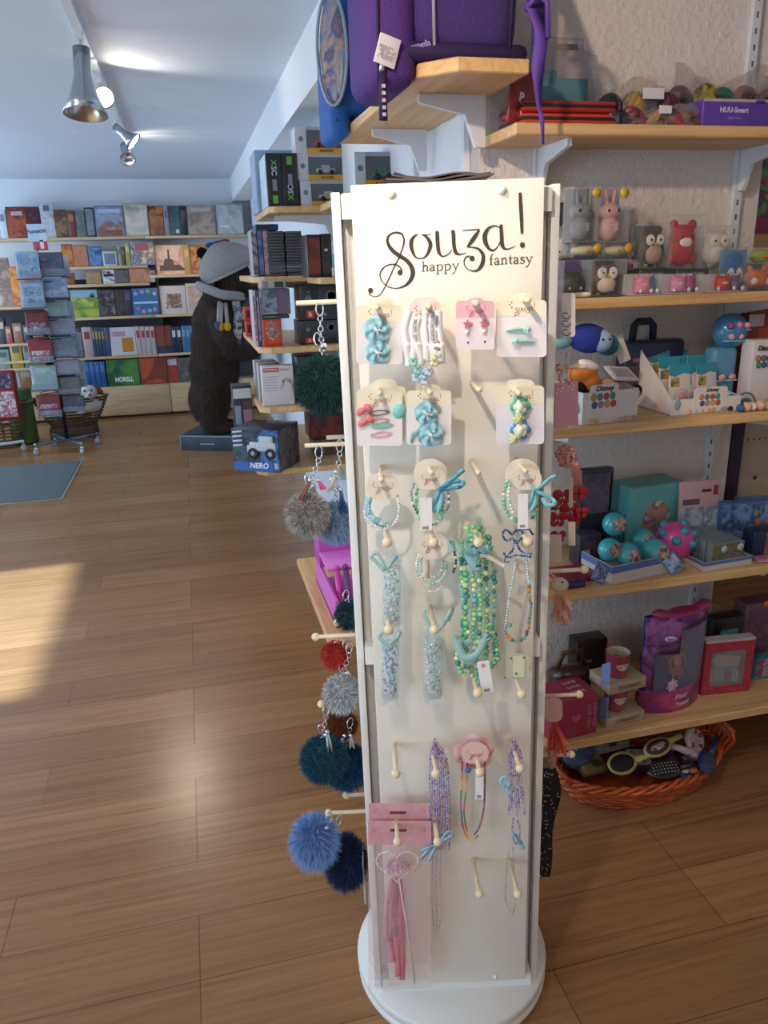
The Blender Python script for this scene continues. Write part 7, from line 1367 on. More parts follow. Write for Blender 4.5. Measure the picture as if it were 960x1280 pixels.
for k in range(12):
    col_, row = k % 2, k//2; o = thing('small_picture_box', 'small blue picture box, %s in the %s row of the blue edged tray' % (('frontmost', 'second', 'third', 'fourth', 'fifth', 'rearmost')[row], ('left', 'right')[col_]), 'toy pack', TD.matrix_basis @ V(((col_-.5)*.058, .006+row*.031, .0038)), math.radians(4), 'small picture boxes in two rows')
    MB().bb(-.027, .027, 0, .027, 0, .072, 0, .0012).build('box', M('#7c8a90', .4), o); MB().bb(-.026, .026, -.001, -.0001, .003, .069).build('picture', PIC(['#3a5a74', '#8a6a4a', '#6a7c5a', '#2c4a60', '#a89480'], 44, k+2), o); MB().lathe([(.0005, 0), (.011, 0), (.011, .0008), (.0005, .0008)], 0, Matrix.Translation((.014, -.0011, .055)) @ Matrix.Rotation(PI/2, 4, 'X'), 16).build('sticker', M('#c8ccc8', .4), o)
for k, (px0, py0, px1, y, lab, c) in enumerate(((907, 627, 965, 1.90, 'blue pencil box with an orange dot leaning at the right of the picture boxes', ['#3f6aa0', '#7a9cc4', '#2c4a80', '#b0a898']), (928, 622, 985, 1.96, 'blue pencil box behind the one with the orange dot', ['#4a78ac', '#8aa8c8', '#34588c']))):
    t = rbox('pencil_box', lab, 'pencil case', px0, py0, px1, ZD, y, .03, c[0], rot=math.radians(-8)); pane(t, .02, .98, .04, .96, PIC(c, 22, k+4))
    if k == 0: w, h = t['w'], t['h']; MB().ell((w*.22, -.002, h*.55), (.011, .0012, .011), 0, None, 12, 6).build('dot', M('#cf6a34', .4), t)
t = rbox('toy_pack', 'dark navy and brown pack at the right edge of the turquoise shelf', 'toy pack', 944, 662, 985, ZD, 1.80, .05, '#1f2a4c'); pane(t, .35, .98, .1, .9, PIC(['#6a4a4a', '#8a6a5c', '#3a3450'], 24, 3))
t = thing('zip_purse', 'flat pink striped purse at the right edge of the turquoise shelf', 'purse', (Q(957, 690, 1.775).x+.02, 1.765, ZD+.0008), -.1); MB().bb(-.045, .06, 0, .06, 0, .012, 0, .004).build('purse', M('#b87a94', .4), t); MB().bb(-.045, .06, -.0008, -.0002, .005, .007).build('stripe', M('#e0c8d0', .4), t)
# tall things at the back, past the wall end
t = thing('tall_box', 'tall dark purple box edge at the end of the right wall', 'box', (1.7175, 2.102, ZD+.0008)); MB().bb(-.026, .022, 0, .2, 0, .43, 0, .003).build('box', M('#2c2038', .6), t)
t = thing('tall_box', 'tall cream pack with a row of dark dots, right of the purple box', 'box', (1.86, 2.12, ZD+.0008)); MB().bb(-.115, .2, 0, .2, 0, .43, 0, .003).build('box', M('#b5aa98', .6), t)
for k in range(8): MB().ell((-.09+k*.022, -.0005, .285), (.0035, .001, .0035), 0, None, 8, 5).build('dot_print', M('#2c2424', .5), t)
MB().ell((-.045, -.0005, .15), (.008, .001, .008), 0, None, 10, 5).build('dot_print', M('#5a2020', .5), t)
# --- shelf E
t = rbox('gift_box', 'magenta square box with a pale heart at the left of the lowest shelf', 'gift box', 690, 873, 750, ZE, 1.715, .11, '#9c2f50', rot=math.radians(5)); w, h = t['w'], t['h']
MB().prism([(w*.02+.016*math.sin(a)**3*.9, h*.5+(.013*math.cos(a)-.005*math.cos(2*a)-.002*math.cos(3*a)-.001*math.cos(4*a))) for a in [i*2*PI/24 for i in range(24)]], -.0016, -.0002).build('heart', M('#b8586a', .5), t)
for j in range(2): text('LOVE YOU', .016, M('#c07a8a', .5), t, (w*(.30+.12*j), -.0018, h*.5), (PI/2, PI/2, 0), bold=.0004)
for j in range(3): text('LOVE', .018, M('#c8a0ac', .5), t, (w*.18, .03+.026*j, h+.0008), (0, 0, .0), bold=.0004)
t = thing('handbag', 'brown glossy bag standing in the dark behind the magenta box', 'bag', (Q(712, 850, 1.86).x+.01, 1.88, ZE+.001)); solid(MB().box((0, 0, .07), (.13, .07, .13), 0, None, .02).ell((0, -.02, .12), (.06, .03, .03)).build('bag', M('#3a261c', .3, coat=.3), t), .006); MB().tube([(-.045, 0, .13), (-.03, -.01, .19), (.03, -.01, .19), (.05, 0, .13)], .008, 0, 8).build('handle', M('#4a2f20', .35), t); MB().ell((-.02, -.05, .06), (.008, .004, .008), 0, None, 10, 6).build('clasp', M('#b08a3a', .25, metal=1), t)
MUG = M('#a5455c', .35, coat=.4)
for k, (x0, x1, yb, ytop, lab, lab2) in enumerate(((757, 806, 906, 881, 'cream carton under the lower red cup on the lowest shelf', 'red cup with a pale smiling patch, lower one of the stack'), (760, 809, 860, 832, 'cream carton under the upper red cup, balanced on the lower cup', 'red cup with a pale smiling patch, upper one of the stack'))):
    y = 1.735; a = Q(x0, yb, y); b = Q(x1, yb, y); w = b.x-a.x; z0 = ZE+.0008 if k == 0 else zc2; h = .034
    t = thing('cup_carton', lab, 'carton', ((a.x+b.x)/2, y, z0), math.radians(6), 'cup cartons'); MB().bb(-w/2, w/2, 0, .10, 0, h, 0, .002).build('carton', M('#b5a68c', .55), t); MB().bb(-w*.28, w*.36, -.001, -.0002, h*.3, h*.7).build('lettering_strip', PIC(['#b5a68c', '#8a7c64', '#b5a68c'], 130, k), t); text('sweetheart', .011, M('#6a5f4c', .5), t, (.01, -.0014, h*.5))
    MB().prism([(0, 0), (.022, -.01), (.03, -.015), (.03, .055), (.0, .075)], -.0007, .0007, 0, Matrix.Translation((-w/2-.001, .0, .035)) @ Matrix.Rotation(PI/2+.25, 4, 'Z')).build('blue_flap', M('#7a94c4', .5), t)
    c_ = thing('cup', lab2, 'cup', t.matrix_basis @ V((-.008, .045, h+.0006)), .0, 'stacked red cups'); r0, r1, H = .028, .036, .076
    MB().lathe([(.0005, 0), (r0, 0), (r0+.002, .004), (r1, H), (r1+.0008, H+.001), (r1-.002, H), (r0-.001, .006), (.0005, .005)], 0, None, 36).build('cup', MUG, c_)
    vs = []; 
    for i in range(13):
        a_ = -PI/2-.62+1.24*i/12
        for z_, q_ in ((H*.36+.013*(abs(i-6)/6)**3, 0), (H*.66-.003*(abs(i-6)/6)**4, 1)): rr = r0+(r1-r0)*z_/H+.0012; vs.append((rr*math.cos(a_), rr*math.sin(a_), z_))
    MB().add(vs, [(2*i, 2*i+2, 2*i+3, 2*i+1) for i in range(12)], 0, True).build('face_patch', M('#d8c4b4', .4), c_)
    for s_ in (-1, 1):
        P = []
        for i in range(6): a_ = -PI/2+s_*(.18+.26*i/5); z_ = H*.55-.003*math.sin(PI*i/5); rr = r0+(r1-r0)*z_/H+.0016; P.append((rr*math.cos(a_), rr*math.sin(a_), z_))
        MB().tube(P, .0008, 0, 5).build('eyelid_print', M('#3a2428', .4), c_)
    MB().lathe([(r0-.0005, .0062), (r1-.0024, H-.0005)], 0, None, 36, False).build('lining', M('#cfc4a8', .4), c_); zc2 = z0+h+.0006+H+.0022
for k, (px, py) in enumerate(((806, 827), (800, 874))):
    q = Q(px, py, 1.80); t = thing('price_sticker', ('round orange price sticker on a red tag beside the %s cup' % ('upper', 'lower')[k]), 'price tag', (q.x, 1.80, q.z-.03)); MB().bb(-.016, .016, 0, .004, .028, .058).bb(-.003, .003, .001, .003, -(q.z-.03-ZE)+.002, .03).build('tag', M('#8a2c24', .5), t); MB().lathe([(.0005, 0), (.011, 0), (.011, .001), (.0005, .001)], 0, Matrix.Translation((-.002, -.0002, .032)) @ Matrix.Rotation(PI/2, 4, 'X'), 20).build('sticker', M('#e07a20', .4), t)
# doll pack: half-round window pack
a = Q(806, 890, 1.75); b = Q(888, 890, 1.75); W_ = b.x-a.x; Ht = Q(850, 766, 1.78).z-ZE
t = thing('doll_pack', 'tall purple doll pack with a clear curved window and pink lettering', 'toy pack', ((a.x+b.x)/2, 1.80, ZE+.0008), math.radians(8)); PUR = PIC(['#5a2a6c', '#7a3a84', '#44205a', '#9a5aa0', '#6a3078'], 14, 3)
def arc(n, w_, d): return [(-w_/2+w_*i/n, -d*math.sin(PI*i/n)**.8) for i in range(n+1)]
def curved(mb, u0, u1, z0, z1, d=.045, off=0, mat=0, n=14, wtop=None):
    A = []; B = []
    for i in range(n+1):
        u = u0+(u1-u0)*i/n; A.append((-W_/2+W_*u, -(d+off)*math.sin(PI*min(max(u, .001), .999))**.7, z0)); B.append((-W_/2*1.04+W_*1.04*u, -(d+off)*math.sin(PI*min(max(u, .001), .999))**.7, z1))
    return mb.strip(A, B, mat)
m_ = MB(); m_.prism([(-W_/2, 0), (W_/2, 0), (W_*.52, Ht), (-W_*.52, Ht)], 0, .006); m_.build('back_panel', M('#2a3c7a', .4), t)
m_ = MB(); curved(m_, 0, 1, 0, Ht*.24); curved(m_, 0, .42, Ht*.62, Ht); curved(m_, .42, 1, Ht*.86, Ht); curved(m_, 0, .12, Ht*.2, Ht*.7); m_.add([(-W_/2, 0, .0005)]+[(x, y, .0005) for x, y in arc(14, W_, .045)], [tuple(range(16))]); o = m_.build('printed_shell', PUR, t); q = o.modifiers.new('t', 'SOLIDIFY'); q.thickness = .0012
m_ = MB(); curved(m_, .0, 1, .0, Ht*.235, off=.0016); m_.build('pink_base', PIC(['#a03a6a', '#b8507c', '#8a2c5c', '#7a3a84'], 14, 8), t)
m_ = MB(); curved(m_, .12, 1, Ht*.235, Ht*.86, off=-.0012); m_.build('window', CLEAR('#d8d4e4', .12, .05), t)
m_ = MB(); m_.ell((0, -.018, Ht*1.0), (W_*.3, .03, .014)).ell((-W_*.32, -.016, Ht*1.01), (W_*.16, .022, .018), 0, (0, .3, 0)).ell((W_*.32, -.016, Ht*1.01), (W_*.16, .022, .018), 0, (0, -.3, 0)); solid(m_.build('bow_top', M('#8a2a5c', .35, coat=.3), t), .005, 3)
text('Flippy', .020, M('#d8b8c8', .4), t, (0, -.0475, Ht*.165), (PI/2, -.12, 0), bold=.0005, shear=.2); text('Twist!', .020, M('#d8b8c8', .4), t, (.006, -.0475, Ht*.08), (PI/2, -.12, 0), bold=.0005, shear=.2)
m_ = MB(); m_.ell((0, 0, 0), (.018, .002, .009)); m_.build('oval_badge', M('#c9c0d8', .4), t, (-W_*.26, -.045, Ht*.80), (0, 0, -.35)); text('Fairy', .012, M('#4a3a7a', .4), t, (-W_*.26, -.0485, Ht*.80), (PI/2, 0, -.35))
for k in range(7): a_ = k*2*PI/7; m_ = MB(); m_.ell((0, 0, .011), (.007, .0015, .011)); m_.build('flower_petal', M('#c89ac8' if k % 2 else '#d8b0cc', .4), t, (-W_*.16, -.0465, Ht*.30), (0, a_, 0))
dl = MB(); dl.ell((0, -.018, Ht*.68), (.014, .013, .017)).tube([(0, -.018, Ht*.62), (0, -.018, Ht*.5), (0, -.018, Ht*.42)], [.006, .014, .012], 0, 10)
for s_ in (-1, 1): dl.tube([(s_*.006, -.018, Ht*.42), (s_*.012, -.02, Ht*.28)], [.007, .004], 0, 8).tube([(s_*.012, -.018, Ht*.58), (s_*.03, -.02, Ht*.5), (s_*.028, -.024, Ht*.42)], [.005, .004, .003], 0, 8)
solid(dl.build('doll', M('#a8745c', .5), t), .003, 3); MB().ell((0, -.012, Ht*.70), (.019, .014, .022)).ell((.012, -.010, Ht*.6), (.010, .010, .03)).build('doll_hair', M('#5a3a30', .6), t); MB().lathe([(.010, .03), (.026, 0)], 0, Matrix.Translation((0, -.018, Ht*.38)), 16, False).build('doll_skirt', M('#8a2c3c', .5), t)
for s_ in (-1, 1): m_ = MB(); m_.ell((0, 0, 0), (.012, .003, .030)); m_.build('wing', M('#8a3a4c', .35, alpha=.85), t, (s_*.028, -.010, Ht*.54), (0, s_*.35, 0))
# red frame pack
t = rbox('watch_pack', 'red framed window pack with a white bracelet charm, right of the doll pack', 'toy pack', 886, 802, 942, ZE, 1.80, .035, None, rot=math.radians(-6)); w, h = t['w'], t['h']
RED = PIC(['#9c2c40', '#b03c50', '#8a2438'], 60, 3); MB().bb(-w/2, -w*.36, 0, .03, 0, h).bb(w*.34, w/2, 0, .03, 0, h).bb(-w*.36, w*.34, 0, .03, 0, h*.15).bb(-w*.36, w*.34, 0, .03, h*.82, h).build('frame', RED, t); MB().bb(-w*.36, w*.34, .024, .03, h*.15, h*.82).build('back_card', PIC(['#6a7c9c', '#8a9ab4', '#a8b0bc'], 8, 2), t); MB().bb(-w/2, w/2, .0, .032, h, h+.008).build('white_lid', M('#b9b2b4', .5), t)
MB().box((w*.0, .012, h*.60), (w*.52, .008, h*.22), 0, (0, .12, 0), .004).ell((-w*.27, .012, h*.64), (.008, .004, .008)).build('charm', M('#b5aca4', .4), t); MB().ell((w*.2, .012, h*.40), (.010, .004, .009)).bb(w*.14, w*.26, .010, .014, h*.18, h*.38).build('ring_charm', M('#8fa0a4', .3), t); MB().bb(w*.02, w*.13, .010, .014, h*.18, h*.38).build('pink_charm', M('#8a3a7a', .4), t); MB().bb(-w*.36, w*.34, .001, .002, h*.15, h*.82).build('window', CLEAR('#e4e4e8', .08, .05), t)
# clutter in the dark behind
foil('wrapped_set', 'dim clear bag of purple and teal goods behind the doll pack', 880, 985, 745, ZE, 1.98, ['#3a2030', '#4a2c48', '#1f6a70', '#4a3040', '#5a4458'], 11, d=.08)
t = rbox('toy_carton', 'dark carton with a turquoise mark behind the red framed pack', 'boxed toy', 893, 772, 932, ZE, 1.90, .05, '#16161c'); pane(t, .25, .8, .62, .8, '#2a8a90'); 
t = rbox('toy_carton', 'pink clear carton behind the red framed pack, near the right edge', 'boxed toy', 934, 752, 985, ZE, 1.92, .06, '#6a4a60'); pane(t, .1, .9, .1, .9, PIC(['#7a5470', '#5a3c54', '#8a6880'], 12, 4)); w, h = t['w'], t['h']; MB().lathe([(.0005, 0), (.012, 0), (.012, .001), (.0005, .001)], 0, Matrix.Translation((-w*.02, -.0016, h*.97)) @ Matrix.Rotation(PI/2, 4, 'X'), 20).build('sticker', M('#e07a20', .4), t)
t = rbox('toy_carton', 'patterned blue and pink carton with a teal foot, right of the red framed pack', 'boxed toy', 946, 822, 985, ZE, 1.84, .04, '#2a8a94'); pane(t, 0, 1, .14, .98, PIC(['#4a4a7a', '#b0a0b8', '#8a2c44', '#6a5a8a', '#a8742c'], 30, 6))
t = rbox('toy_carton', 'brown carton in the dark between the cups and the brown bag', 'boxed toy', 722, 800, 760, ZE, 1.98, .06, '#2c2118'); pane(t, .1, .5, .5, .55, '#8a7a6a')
# --- wicker basket on the floor with hair brushes
q = W(822, 978, 2, .0); BC = V((1.255, 1.83, 0)); t = thing('wicker_basket', 'orange oval wicker basket of hair brushes under the lowest shelf', 'basket', BC, math.radians(4)); WO = M('#b0501f', .4, coat=.3, var=.35, vscale=25); RX, RY_, BH = .285, .165, .085
b = MB(); n = 46
for k in range(6):
    u = k/5; s_ = .86+.14*u; b.tube([(RX*s_*(1+.016*math.cos(a*n/2+k*PI))*math.cos(a), RY_*s_*(1+.016*math.cos(a*n/2+k*PI))*math.sin(a), .008+u*BH*.8) for a in [PI*j/n for j in range(2*n)]], .0062, 0, 6, True)
b.lathe([(.0005, .002), (.86, .002), (.86, .007), (.0005, .007)], 0, Matrix.Diagonal((RX, RY_, 1, 1)), 40); b.build('woven_body', WO, t)
b = MB()
for s_ in range(3): b.tube([((RX+.008*math.cos(a*13+s_*2.1))*math.cos(a), (RY_+.008*math.cos(a*13+s_*2.1))*math.sin(a), BH+.009*math.sin(a*13+s_*2.1)) for a in [2*PI*j/150 for j in range(150)]], .0066, 0, 6, True)
b.build('braided_rim', M('#c05a22', .35, coat=.3, var=.3, vscale=30), t)
b = MB()
for j in range(9): x = (j-4)*.012; b.tube([(RX*.93+.01, x*1.5-.0, BH-.015), (RX*1.0+.022, x*1.7, BH+.03), (RX*.98+.018, x*1.6, BH+.062-.001*j*j*.0)], .0065, 0, 6)
b.tube([(RX+.016, -.08, BH+.06), (RX+.024, 0, BH+.07), (RX+.016, .08, BH+.06)], .009, 0, 8); b.build('handle', M('#b84c1e', .4, coat=.3), t)
b = MB(); b.tube([(-RX*.96, -.06, BH), (-RX-.01, -.03, BH+.03), (-RX-.01, .03, BH+.03), (-RX*.96, .06, BH)], .009, 0, 8); b.build('handle', M('#b84c1e', .4, coat=.3), t)
def brush(lab, px, py, z, L, wd, rz, col, tilt=0, pad='#16171c', hl=.10, hcol=None, dots=False, tz=0):
    q = W(px, py, 2, z); t = thing('hair_brush', lab, 'hair brush', q, 0, 'hair brushes in the basket', rot=(tilt, tz, rz))
    o = [(L*.5*math.cos(a), wd*.5*math.sin(a)) for a in [i*2*PI/28 for i in range(28)]]; fl = Matrix(((1, 0, 0, 0), (0, 0, 1, 0), (0, 1, 0, 0), (0, 0, 0, 1)))
    b = MB(); b.ell((0, 0, 0), (L*.5, wd*.5, .012), 0, None, 24, 12).tube([(L*.42, 0, 0), (L*.42+hl*.4, 0, .004), (L*.42+hl, 0, .006)], [.012, .009, .011], 0, 10); b.build('body', M(col, .25, coat=.5), t)
    pm = MB(); pm.ell((-.004, 0, .006), (L*.41, wd*.38, .010), 0, None, 20, 10); pm.build('pad', M(pad, .6), t)
    if dots:
        for i in range(8):
            for j in range(4): MB().ell((-L*.32+i*L*.09, -wd*.22+j*wd*.15, (.0172-.003*abs(j-1.5)/1.5-.004*abs(i-3.5)/3.5)), .0021, 0, None, 6, 4).build('dot', M('#c8c4bc', .5), t)
    return t
brush('yellow green mirror brush lying dark side up at the left of the basket', 778, 954, .135, .105, .070, .10, '#b5b26a', tilt=.75, pad='#14161c', hl=.09)
t = brush('yellow green brush with a colourful printed back in the middle of the basket', 822, 934, .15, .12, .058, .30, '#b5b26a', tilt=.6, pad='#3a2c34', hl=.05); MB().ell((-.006, 0, .012), (.034, .012, .006)).build('print', PIC(['#4a2a34', '#b8a84a', '#c8c8d0', '#7a3a44', '#2c3a6c'], 60, 4), t)
brush('black brush with white dots at the front of the basket', 830, 962, .12, .12, .062, -.05, '#17181c', tilt=.5, pad='#15161a', dots=True, hl=.08)
brush('dark blue brush leaning at the right end of the basket', 884, 952, .13, .11, .062, .75, '#22346c', tilt=.6, pad='#3a4258', hl=.09)
t = thing('hair_clasp', 'white handled comb pointing up at the back of the basket', 'comb', W(848, 936, 2, .12), rot=(.3, .1, -.75)); MB().tube([(-.05, 0, 0), (0, 0, .004), (.045, 0, 0)], [.010, .011, .014], 0, 10).ell((.047, 0, 0), (.018, .015, .012)).build('handle', M('#c0b6bc', .3, coat=.4), t); MB().ell((.048, -.012, .004), .003, 0, None, 8, 6).build('hole', M('#6a6a74', .5), t)
t = thing('hand_mirror', 'round white hand mirror with red spots at the back of the basket', 'mirror', W(868, 925, 2, .13), rot=(1.0, .1, .3)); MB().tube([(.030*math.cos(a*PI/12), .030*math.sin(a*PI/12), 0) for a in range(24)], .010, 0, 8, True).ell((0, 0, -.002), (.026, .026, .005)).build('frame', M('#c4b8b4', .35), t)
for a in (.4, 1.2, 3.6, 5.2): MB().ell((.026*math.cos(a), .026*math.sin(a), .008), (.008, .008, .003)).build('spot', M('#8a2c34', .4), t)
t = thing('printed_box', 'pale blue and white box with a purple square at the back of the basket', 'carton', (1.16, 1.88, .075), rot=(-.12, 0, .1)); MB().bb(-.10, .10, -.01, .04, 0, .085, 0, .003).build('box', M('#a8a0a0', .5), t); MB().bb(-.10, -.03, -.0115, -.0102, .0, .085).build('blue_end', M('#5a7aac', .5), t); MB().bb(.02, .05, -.0115, -.0102, .02, .06).build('purple_square', M('#5a2c6c', .5), t); MB().bb(-.028, .015, -.0115, -.0102, .01, .07).build('print_lines', PIC(['#b4acac', '#8a8490', '#b4acac'], 90, 3), t)
t = thing('printed_pouch', 'blue pouch with an orange fish print low at the right of the basket', 'pouch', W(858, 962, 2, .10), rot=(.5, 0, .3)); MB().box((0, 0, 0), (.075, .05, .022), 0, None, .008).build('pouch', M('#1c2c60', .5), t); MB().ell((.012, -.012, .0115), (.016, .010, .002)).build('print', M('#cf8a3a', .4), t); MB().ell((-.015, 0, .0115), (.014, .012, .002)).build('print', M('#c4c4cc', .4), t)
t = thing('hair_brush', 'navy brush lying deep in the basket under the white comb', 'hair brush', W(846, 950, 2, .085), 0, 'hair brushes in the basket', rot=(.5, 0, 1.2)); MB().ell((0, 0, 0), (.055, .03, .014), 0, None, 20, 10).tube([(.045, 0, 0), (.11, 0, .004)], .010, 0, 10).build('body', M('#1f2a58', .3, coat=.4), t); MB().ell((-.004, 0, .008), (.043, .022, .009), 0, None, 16, 8).build('pad', M('#14161c', .6), t)
t = thing('printed_pouch', 'dull yellow pouch at the left end of the basket', 'pouch', W(738, 956, 2, .07), rot=(.3, .1, .2)); MB().box((0, 0, 0), (.10, .07, .035), 0, None, .014, 3).build('pouch', M('#8a8450', .6), t); MB().ell((.01, -.01, .0175), (.02, .015, .002)).build('print', M('#4a4a3a', .5), t)
t = thing('hair_ties_pack', 'dark pack of hair ties in the middle of the basket behind the black brush', 'hair accessory', W(800, 950, 2, .055), rot=(.3, 0, -.3)); MB().box((0, 0, 0), (.13, .09, .03), 0, None, .012, 3).build('pack', M('#2a2430', .5), t); MB().bb(-.04, .03, -.03, .03, .015, .0165).build('label', PIC(['#6a3a44', '#b8a89a', '#3a3a5c'], 40, 3), t)
t = thing('hair_ties_pack', 'grey and rust pack at the right of the basket below the blue brush', 'hair accessory', W(862, 955, 2, .06), rot=(.3, 0, .3)); MB().box((0, 0, 0), (.11, .08, .03), 0, None, .012, 3).build('pack', M('#3a3a48', .5), t); MB().bb(-.03, .03, -.025, .025, .015, .0165).build('label', PIC(['#a86a3a', '#b8b0a8', '#3a4a6c'], 40, 6), t)
# small things at the basket's left end
t = thing('printed_pouch', 'blue and grey wrapped bundle at the left end of the basket', 'pouch', (1.06, 1.86, .085)); solid(MB().ell((0, 0, 0), (.05, .04, .028)).ell((.035, .01, .012), (.03, .025, .02)).build('bundle', M('#4a5a80', .6), t), .004)
# ------------------------------------------------------------------ school backpacks on the high shelf
ZP = 2.0308
def pack(lab, loc, rot, w, d, h, col, dark, name='school_backpack'):
    t = thing(name, lab, 'backpack', loc, rot)
    b = MB(); b.box((0, 0, h*.5), (w, d, h), 0, None, min(w, d)*.28, 4); o = b.build('body', M(col, .75, bump=.5, bscale=240, sheen=.2), t); s = o.modifiers.new('s', 'SUBSURF'); s.levels = s.render_levels = 1
    return t
PURP = '#3a2470'; 
t = pack('purple school backpack with a white price tag on the near end of the high shelf', (.665, 1.99, ZP), 0, .30, .30, .46, PURP, '#2a1850')
PM = M('#40287a', .75, bump=.4, bscale=240); PD_ = M('#241444', .7); PL = M('#5a3a94', .7); REF = M('#b9b7c4', .25, metal=.4)
b = MB(); b.box((-.168, -.03, .078), (.115, .25, .27), 0, None, .045, 4); o = b.build('side_pocket', M('#4a2878', .75, bump=.4, bscale=240), t)
b = MB(); b.tube([(-.205, -.152, -.05), (-.206, -.156, .05), (-.2, -.150, .16)], .004, 0, 6).build('zipper', PD_, t)
b = MB(); b.tube([(-.075, -.152, .03), (-.08, -.157, .20), (-.085, -.152, .42)], .0042, 0, 6, flat=.5); b.build('piping', REF, t)
b = MB(); b.tube([(.105, -.150, .03), (.11, -.153, .22), (.105, -.150, .42)], .005, 0, 6); b.build('seam', PD_, t)
b = MB(); b.box((.0, 0, .022), (.306, .306, .04), 0, None, .018, 3); b.build('bottom_panel', PD_, t)
text('erogda', .017, M('#9a90c4', .5), t, (-.108, -.1515, .030), (PI/2, -.25, 0), bold=.0004, ext=.001)
# swing tag, zip pull and straps
b = MB(); b.box((0, 0, 0), (.050, .003, .058), 0, None, .001); g = b.build('price_tag', M('#d0cdd4', .5), t, (-.188, -.168, .012), (.1, .28, .1)); MB().bb(-.02, .02, -.0026, -.0016, -.018, .008).build('barcode', PIC(['#d8d4d8', '#8a8890', '#e0dce0'], 120, 2), g)
b = MB(); b.tube([(-.200, -.165, -.03), (-.200, -.168, -.06), (-.201, -.17, -.125)], [.007, .009, .010], 0, 8, flat=.5); b.build('zip_pull', PD_, t); b = MB()
for k in range(5): b.box((-.2005, -.1775, -.058-k*.014), (.008, .002, .007))
b.build('zip_pull_print', M('#b9b4c8', .5), t)
b = MB(); b.tube([(-.199, -.160, -.03), (-.199, -.162, .0)], .006); b.build('zip_slider', CHROME, t)
A = []; B = []
P = [V(p) for p in spline([(.15, -.06, .30), (.165, -.12, .18), (.165, -.17, .08), (.16, -.185, .03)], 6)]
b = MB(); b.tube(P, [.03-.012*i/len(P) for i in range(len(P))], 0, 8, flat=.35); b.build('shoulder_strap', M('#2e1a58', .75), t)
A = []; B = []; SPN = spline([(.140, -.185, .10), (.160, -.195, .05), (.152, -.20, -.02), (.156, -.202, -.09), (.166, -.205, -.13), (.168, -.205, -.175)], 6)
for i, p in enumerate(SPN): w_ = (.015 if i < 12 else .015-.011*min(1, (i-12)/8)); A.append(V(p)+V((w_, .004*math.sin(i*.5), 0))); B.append(V(p)-V((w_, .004*math.cos(i*.4), 0)))
b = MB(); b.strip(A, B); o = b.build('strap_end', PL, t); q = o.modifiers.new('t', 'SOLIDIFY'); q.thickness = .0025
b = MB(); b.tube([(.13, -.17, .10), (.15, -.19, .125), (.170, -.2, .11), (.172, -.205, .04)], .006, 0, 6); b.build('strap_loop', PL, t)
# blue pack behind
BLUEM = '#16509a'
t = pack('blue school backpack with an oval picture pocket at the far end of the high shelf', (.715, 2.74, ZP), 0, .165, .32, .50, BLUEM, '#0e3c70')
b = MB(); b.box((-.135, -.03, .215), (.125, .24, .40), 0, None, .045, 4).box((-.190, -.03, .10), (.066, .25, .30), 0, None, .045, 4); o = b.build('front_pocket', M('#1a5aa6', .7, bump=.4, bscale=240), t); solid(o, .008, 5)
fr_ = Matrix.Translation((-.210, -.164, .19)) @ Euler((0, 0, 1.0)).to_matrix().to_4x4()
b = MB(); b.ell((0, 0, 0), (.012, .045, .145)); o = b.build('picture', PIC(['#b08a80', '#8a9ab4', '#c8a894', '#5a6a94', '#a87a70'], 16, 5, .2), t); o.matrix_local = fr_
b = MB(); b.tube([(-.010, (.048)*math.cos(a*PI/16), .15*math.sin(a*PI/16)) for a in range(32)], .005, 0, 6, True); o = b.build('piping', M('#9aa8b4', .4), t); o.matrix_local = fr_
b = MB(); b.tube([(-.04, -.162, .02), (-.045, -.166, .24), (-.04, -.16, .46)], .004, 0, 6); b.build('reflective_strip', REF, t)
b = MB(); b.lathe([(.012, 0), (.018, .002), (.012, .004)], 0, Matrix.Translation((-.055, -.162, .11)) @ Matrix.Rotation(PI/2, 4, 'X'), 20, False); b.build('eyelet', CHROME, t); MB().ell((-.055, -.163, .11), (.011, .002, .011), 0, None, 12, 6).build('eyelet_hole', M('#101418', .5), t)
b = MB(); b.tube([(.03, -.164, .44), (.0, -.170, .34), (-.015, -.168, .26)], .009, 0, 8, flat=.4); b.build('piping', M('#aeb8c0', .4), t)
b = MB(); b.tube([(-.185, -.13, .03), (-.20, -.145, .015), (-.205, -.15, .0)], .005, 0, 6); b.build('zip_pull', M('#1a2a40', .5), t)
# ------------------------------------------------------------------ light
def spot_light(name, loc, target, power, angle=60, blend=.5, col='#fff0dc', r=.03):
    d = bpy.data.lights.new(name, 'SPOT'); d.energy = power; d.spot_size = math.radians(angle); d.spot_blend = blend; d.color = lin(col)[:3]; d.shadow_soft_size = r
    o = bpy.data.objects.new(name, d); COL.objects.link(o); o.location = loc; o.rotation_euler = (V(target)-V(loc)).to_track_quat('-Z', 'Y').to_euler(); return o
w = bpy.data.worlds.new('world'); scene.world = w; w.use_nodes = True
bg = w.node_tree.nodes['Background']; bg.inputs['Color'].default_value = (.55, .76, 1, 1); bg.inputs['Strength'].default_value = 6.0
def portal(loc, rot, sx, sy):
    d = bpy.data.lights.new('portal', 'AREA'); d.shape = 'RECTANGLE'; d.size = sx; d.size_y = sy; d.cycles.is_portal = True
    o = bpy.data.objects.new('portal', d); COL.objects.link(o); o.location = loc; o.rotation_euler = rot
for a, b_ in wins: portal((XL-.12, (a+b_)/2, (zs+zt)/2), (0, -PI/2, 0), zt-zs, b_-a)
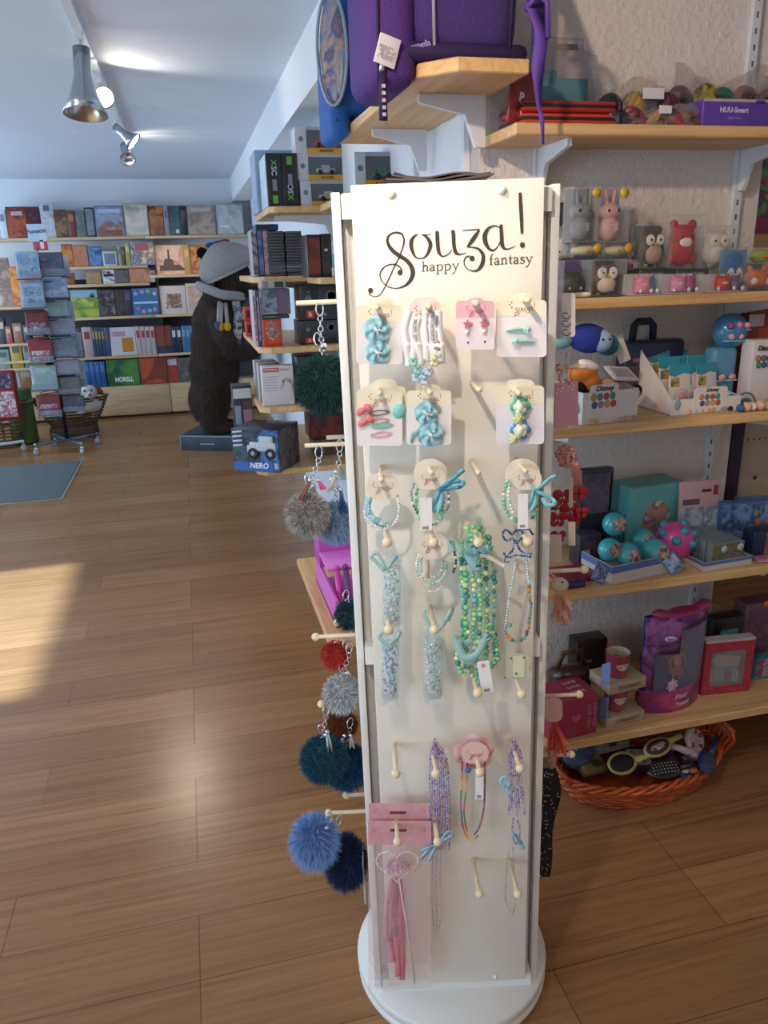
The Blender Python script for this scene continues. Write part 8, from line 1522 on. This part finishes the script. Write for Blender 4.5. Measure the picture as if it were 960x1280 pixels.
sun = bpy.data.lights.new('sun', 'SUN'); sun.energy = 15; sun.angle = .03; sun.color = (.60, .86, 1); so = bpy.data.objects.new('sun', sun); COL.objects.link(so)
so.rotation_euler = V((1.16, .06, -1.0)).to_track_quat('-Z', 'Y').to_euler()
spot_head('metal track spotlight above the camera aimed at the cream stand', (-.32, .28, ZC-.03), (.62, .9, -1.0))
spot_light('stand_spot', (-.225, .418, 2.308), (.42, 1.22, 1.34), 36, 54, .9, '#fff0de')
spot_head('metal track spotlight above the camera aimed at the right shelves', (-.32, .75, ZC-.03), (1.2, 1.1, -.9))
spot_light('shelf_spot', (-.172, .886, 2.35), (1.25, 1.95, 1.55), 60, 75, .8, '#ffdcc0')
def warm_fill(loc, power, size, col):  # unseen area light added as warm fill, without a fixture
    d = bpy.data.lights.new('warm_fill', 'AREA'); d.shape = 'DISK'; d.size = size; d.energy = power; d.color = lin(col)[:3]
    o = bpy.data.objects.new('warm_fill', d); COL.objects.link(o); o.location = loc
warm_fill((.3, -.9, 2.5), 9, .5, '#ffd8b0'); warm_fill((-1.4, 2.6, 2.5), 8, .4, '#ffe0c0')
spot_light('floor_spot', (-.34, 5.5, 2.40), (-.3, 2.1, 0), 45, 60, .8, '#ffedd6', .06)
spot_light('ceiling_spot', (-.27, 4.45, 2.40), (.15, 4.15, 2.57), 7, 120, .7)
spot_light('ceiling_spot', (-.27, 6.45, 2.40), (.0, 6.5, 2.57), 3, 130, .7)
spot_light('far_spot', (-.3, 6.3, 2.35), (.1, 9.1, 1.5), 70, 22, .7, '#ffb877')
spot_light('far_spot', (-.3, 6.3, 2.35), (-1.75, 9.1, 1.35), 60, 14, .6, '#ffb877')
spot_light('far_spot', (-.3, 5.4, 2.35), (-.25, 9.1, 1.9), 30, 26, .8, '#ffe2c0')
scene.view_settings.view_transform = 'Standard'; scene.view_settings.look = 'None'; scene.view_settings.exposure = 0; scene.view_settings.gamma = 1; scene.view_settings.use_curve_mapping = False
scene.cycles.max_bounces = 8; scene.cycles.transparent_max_bounces = 16; scene.cycles.use_denoising = True
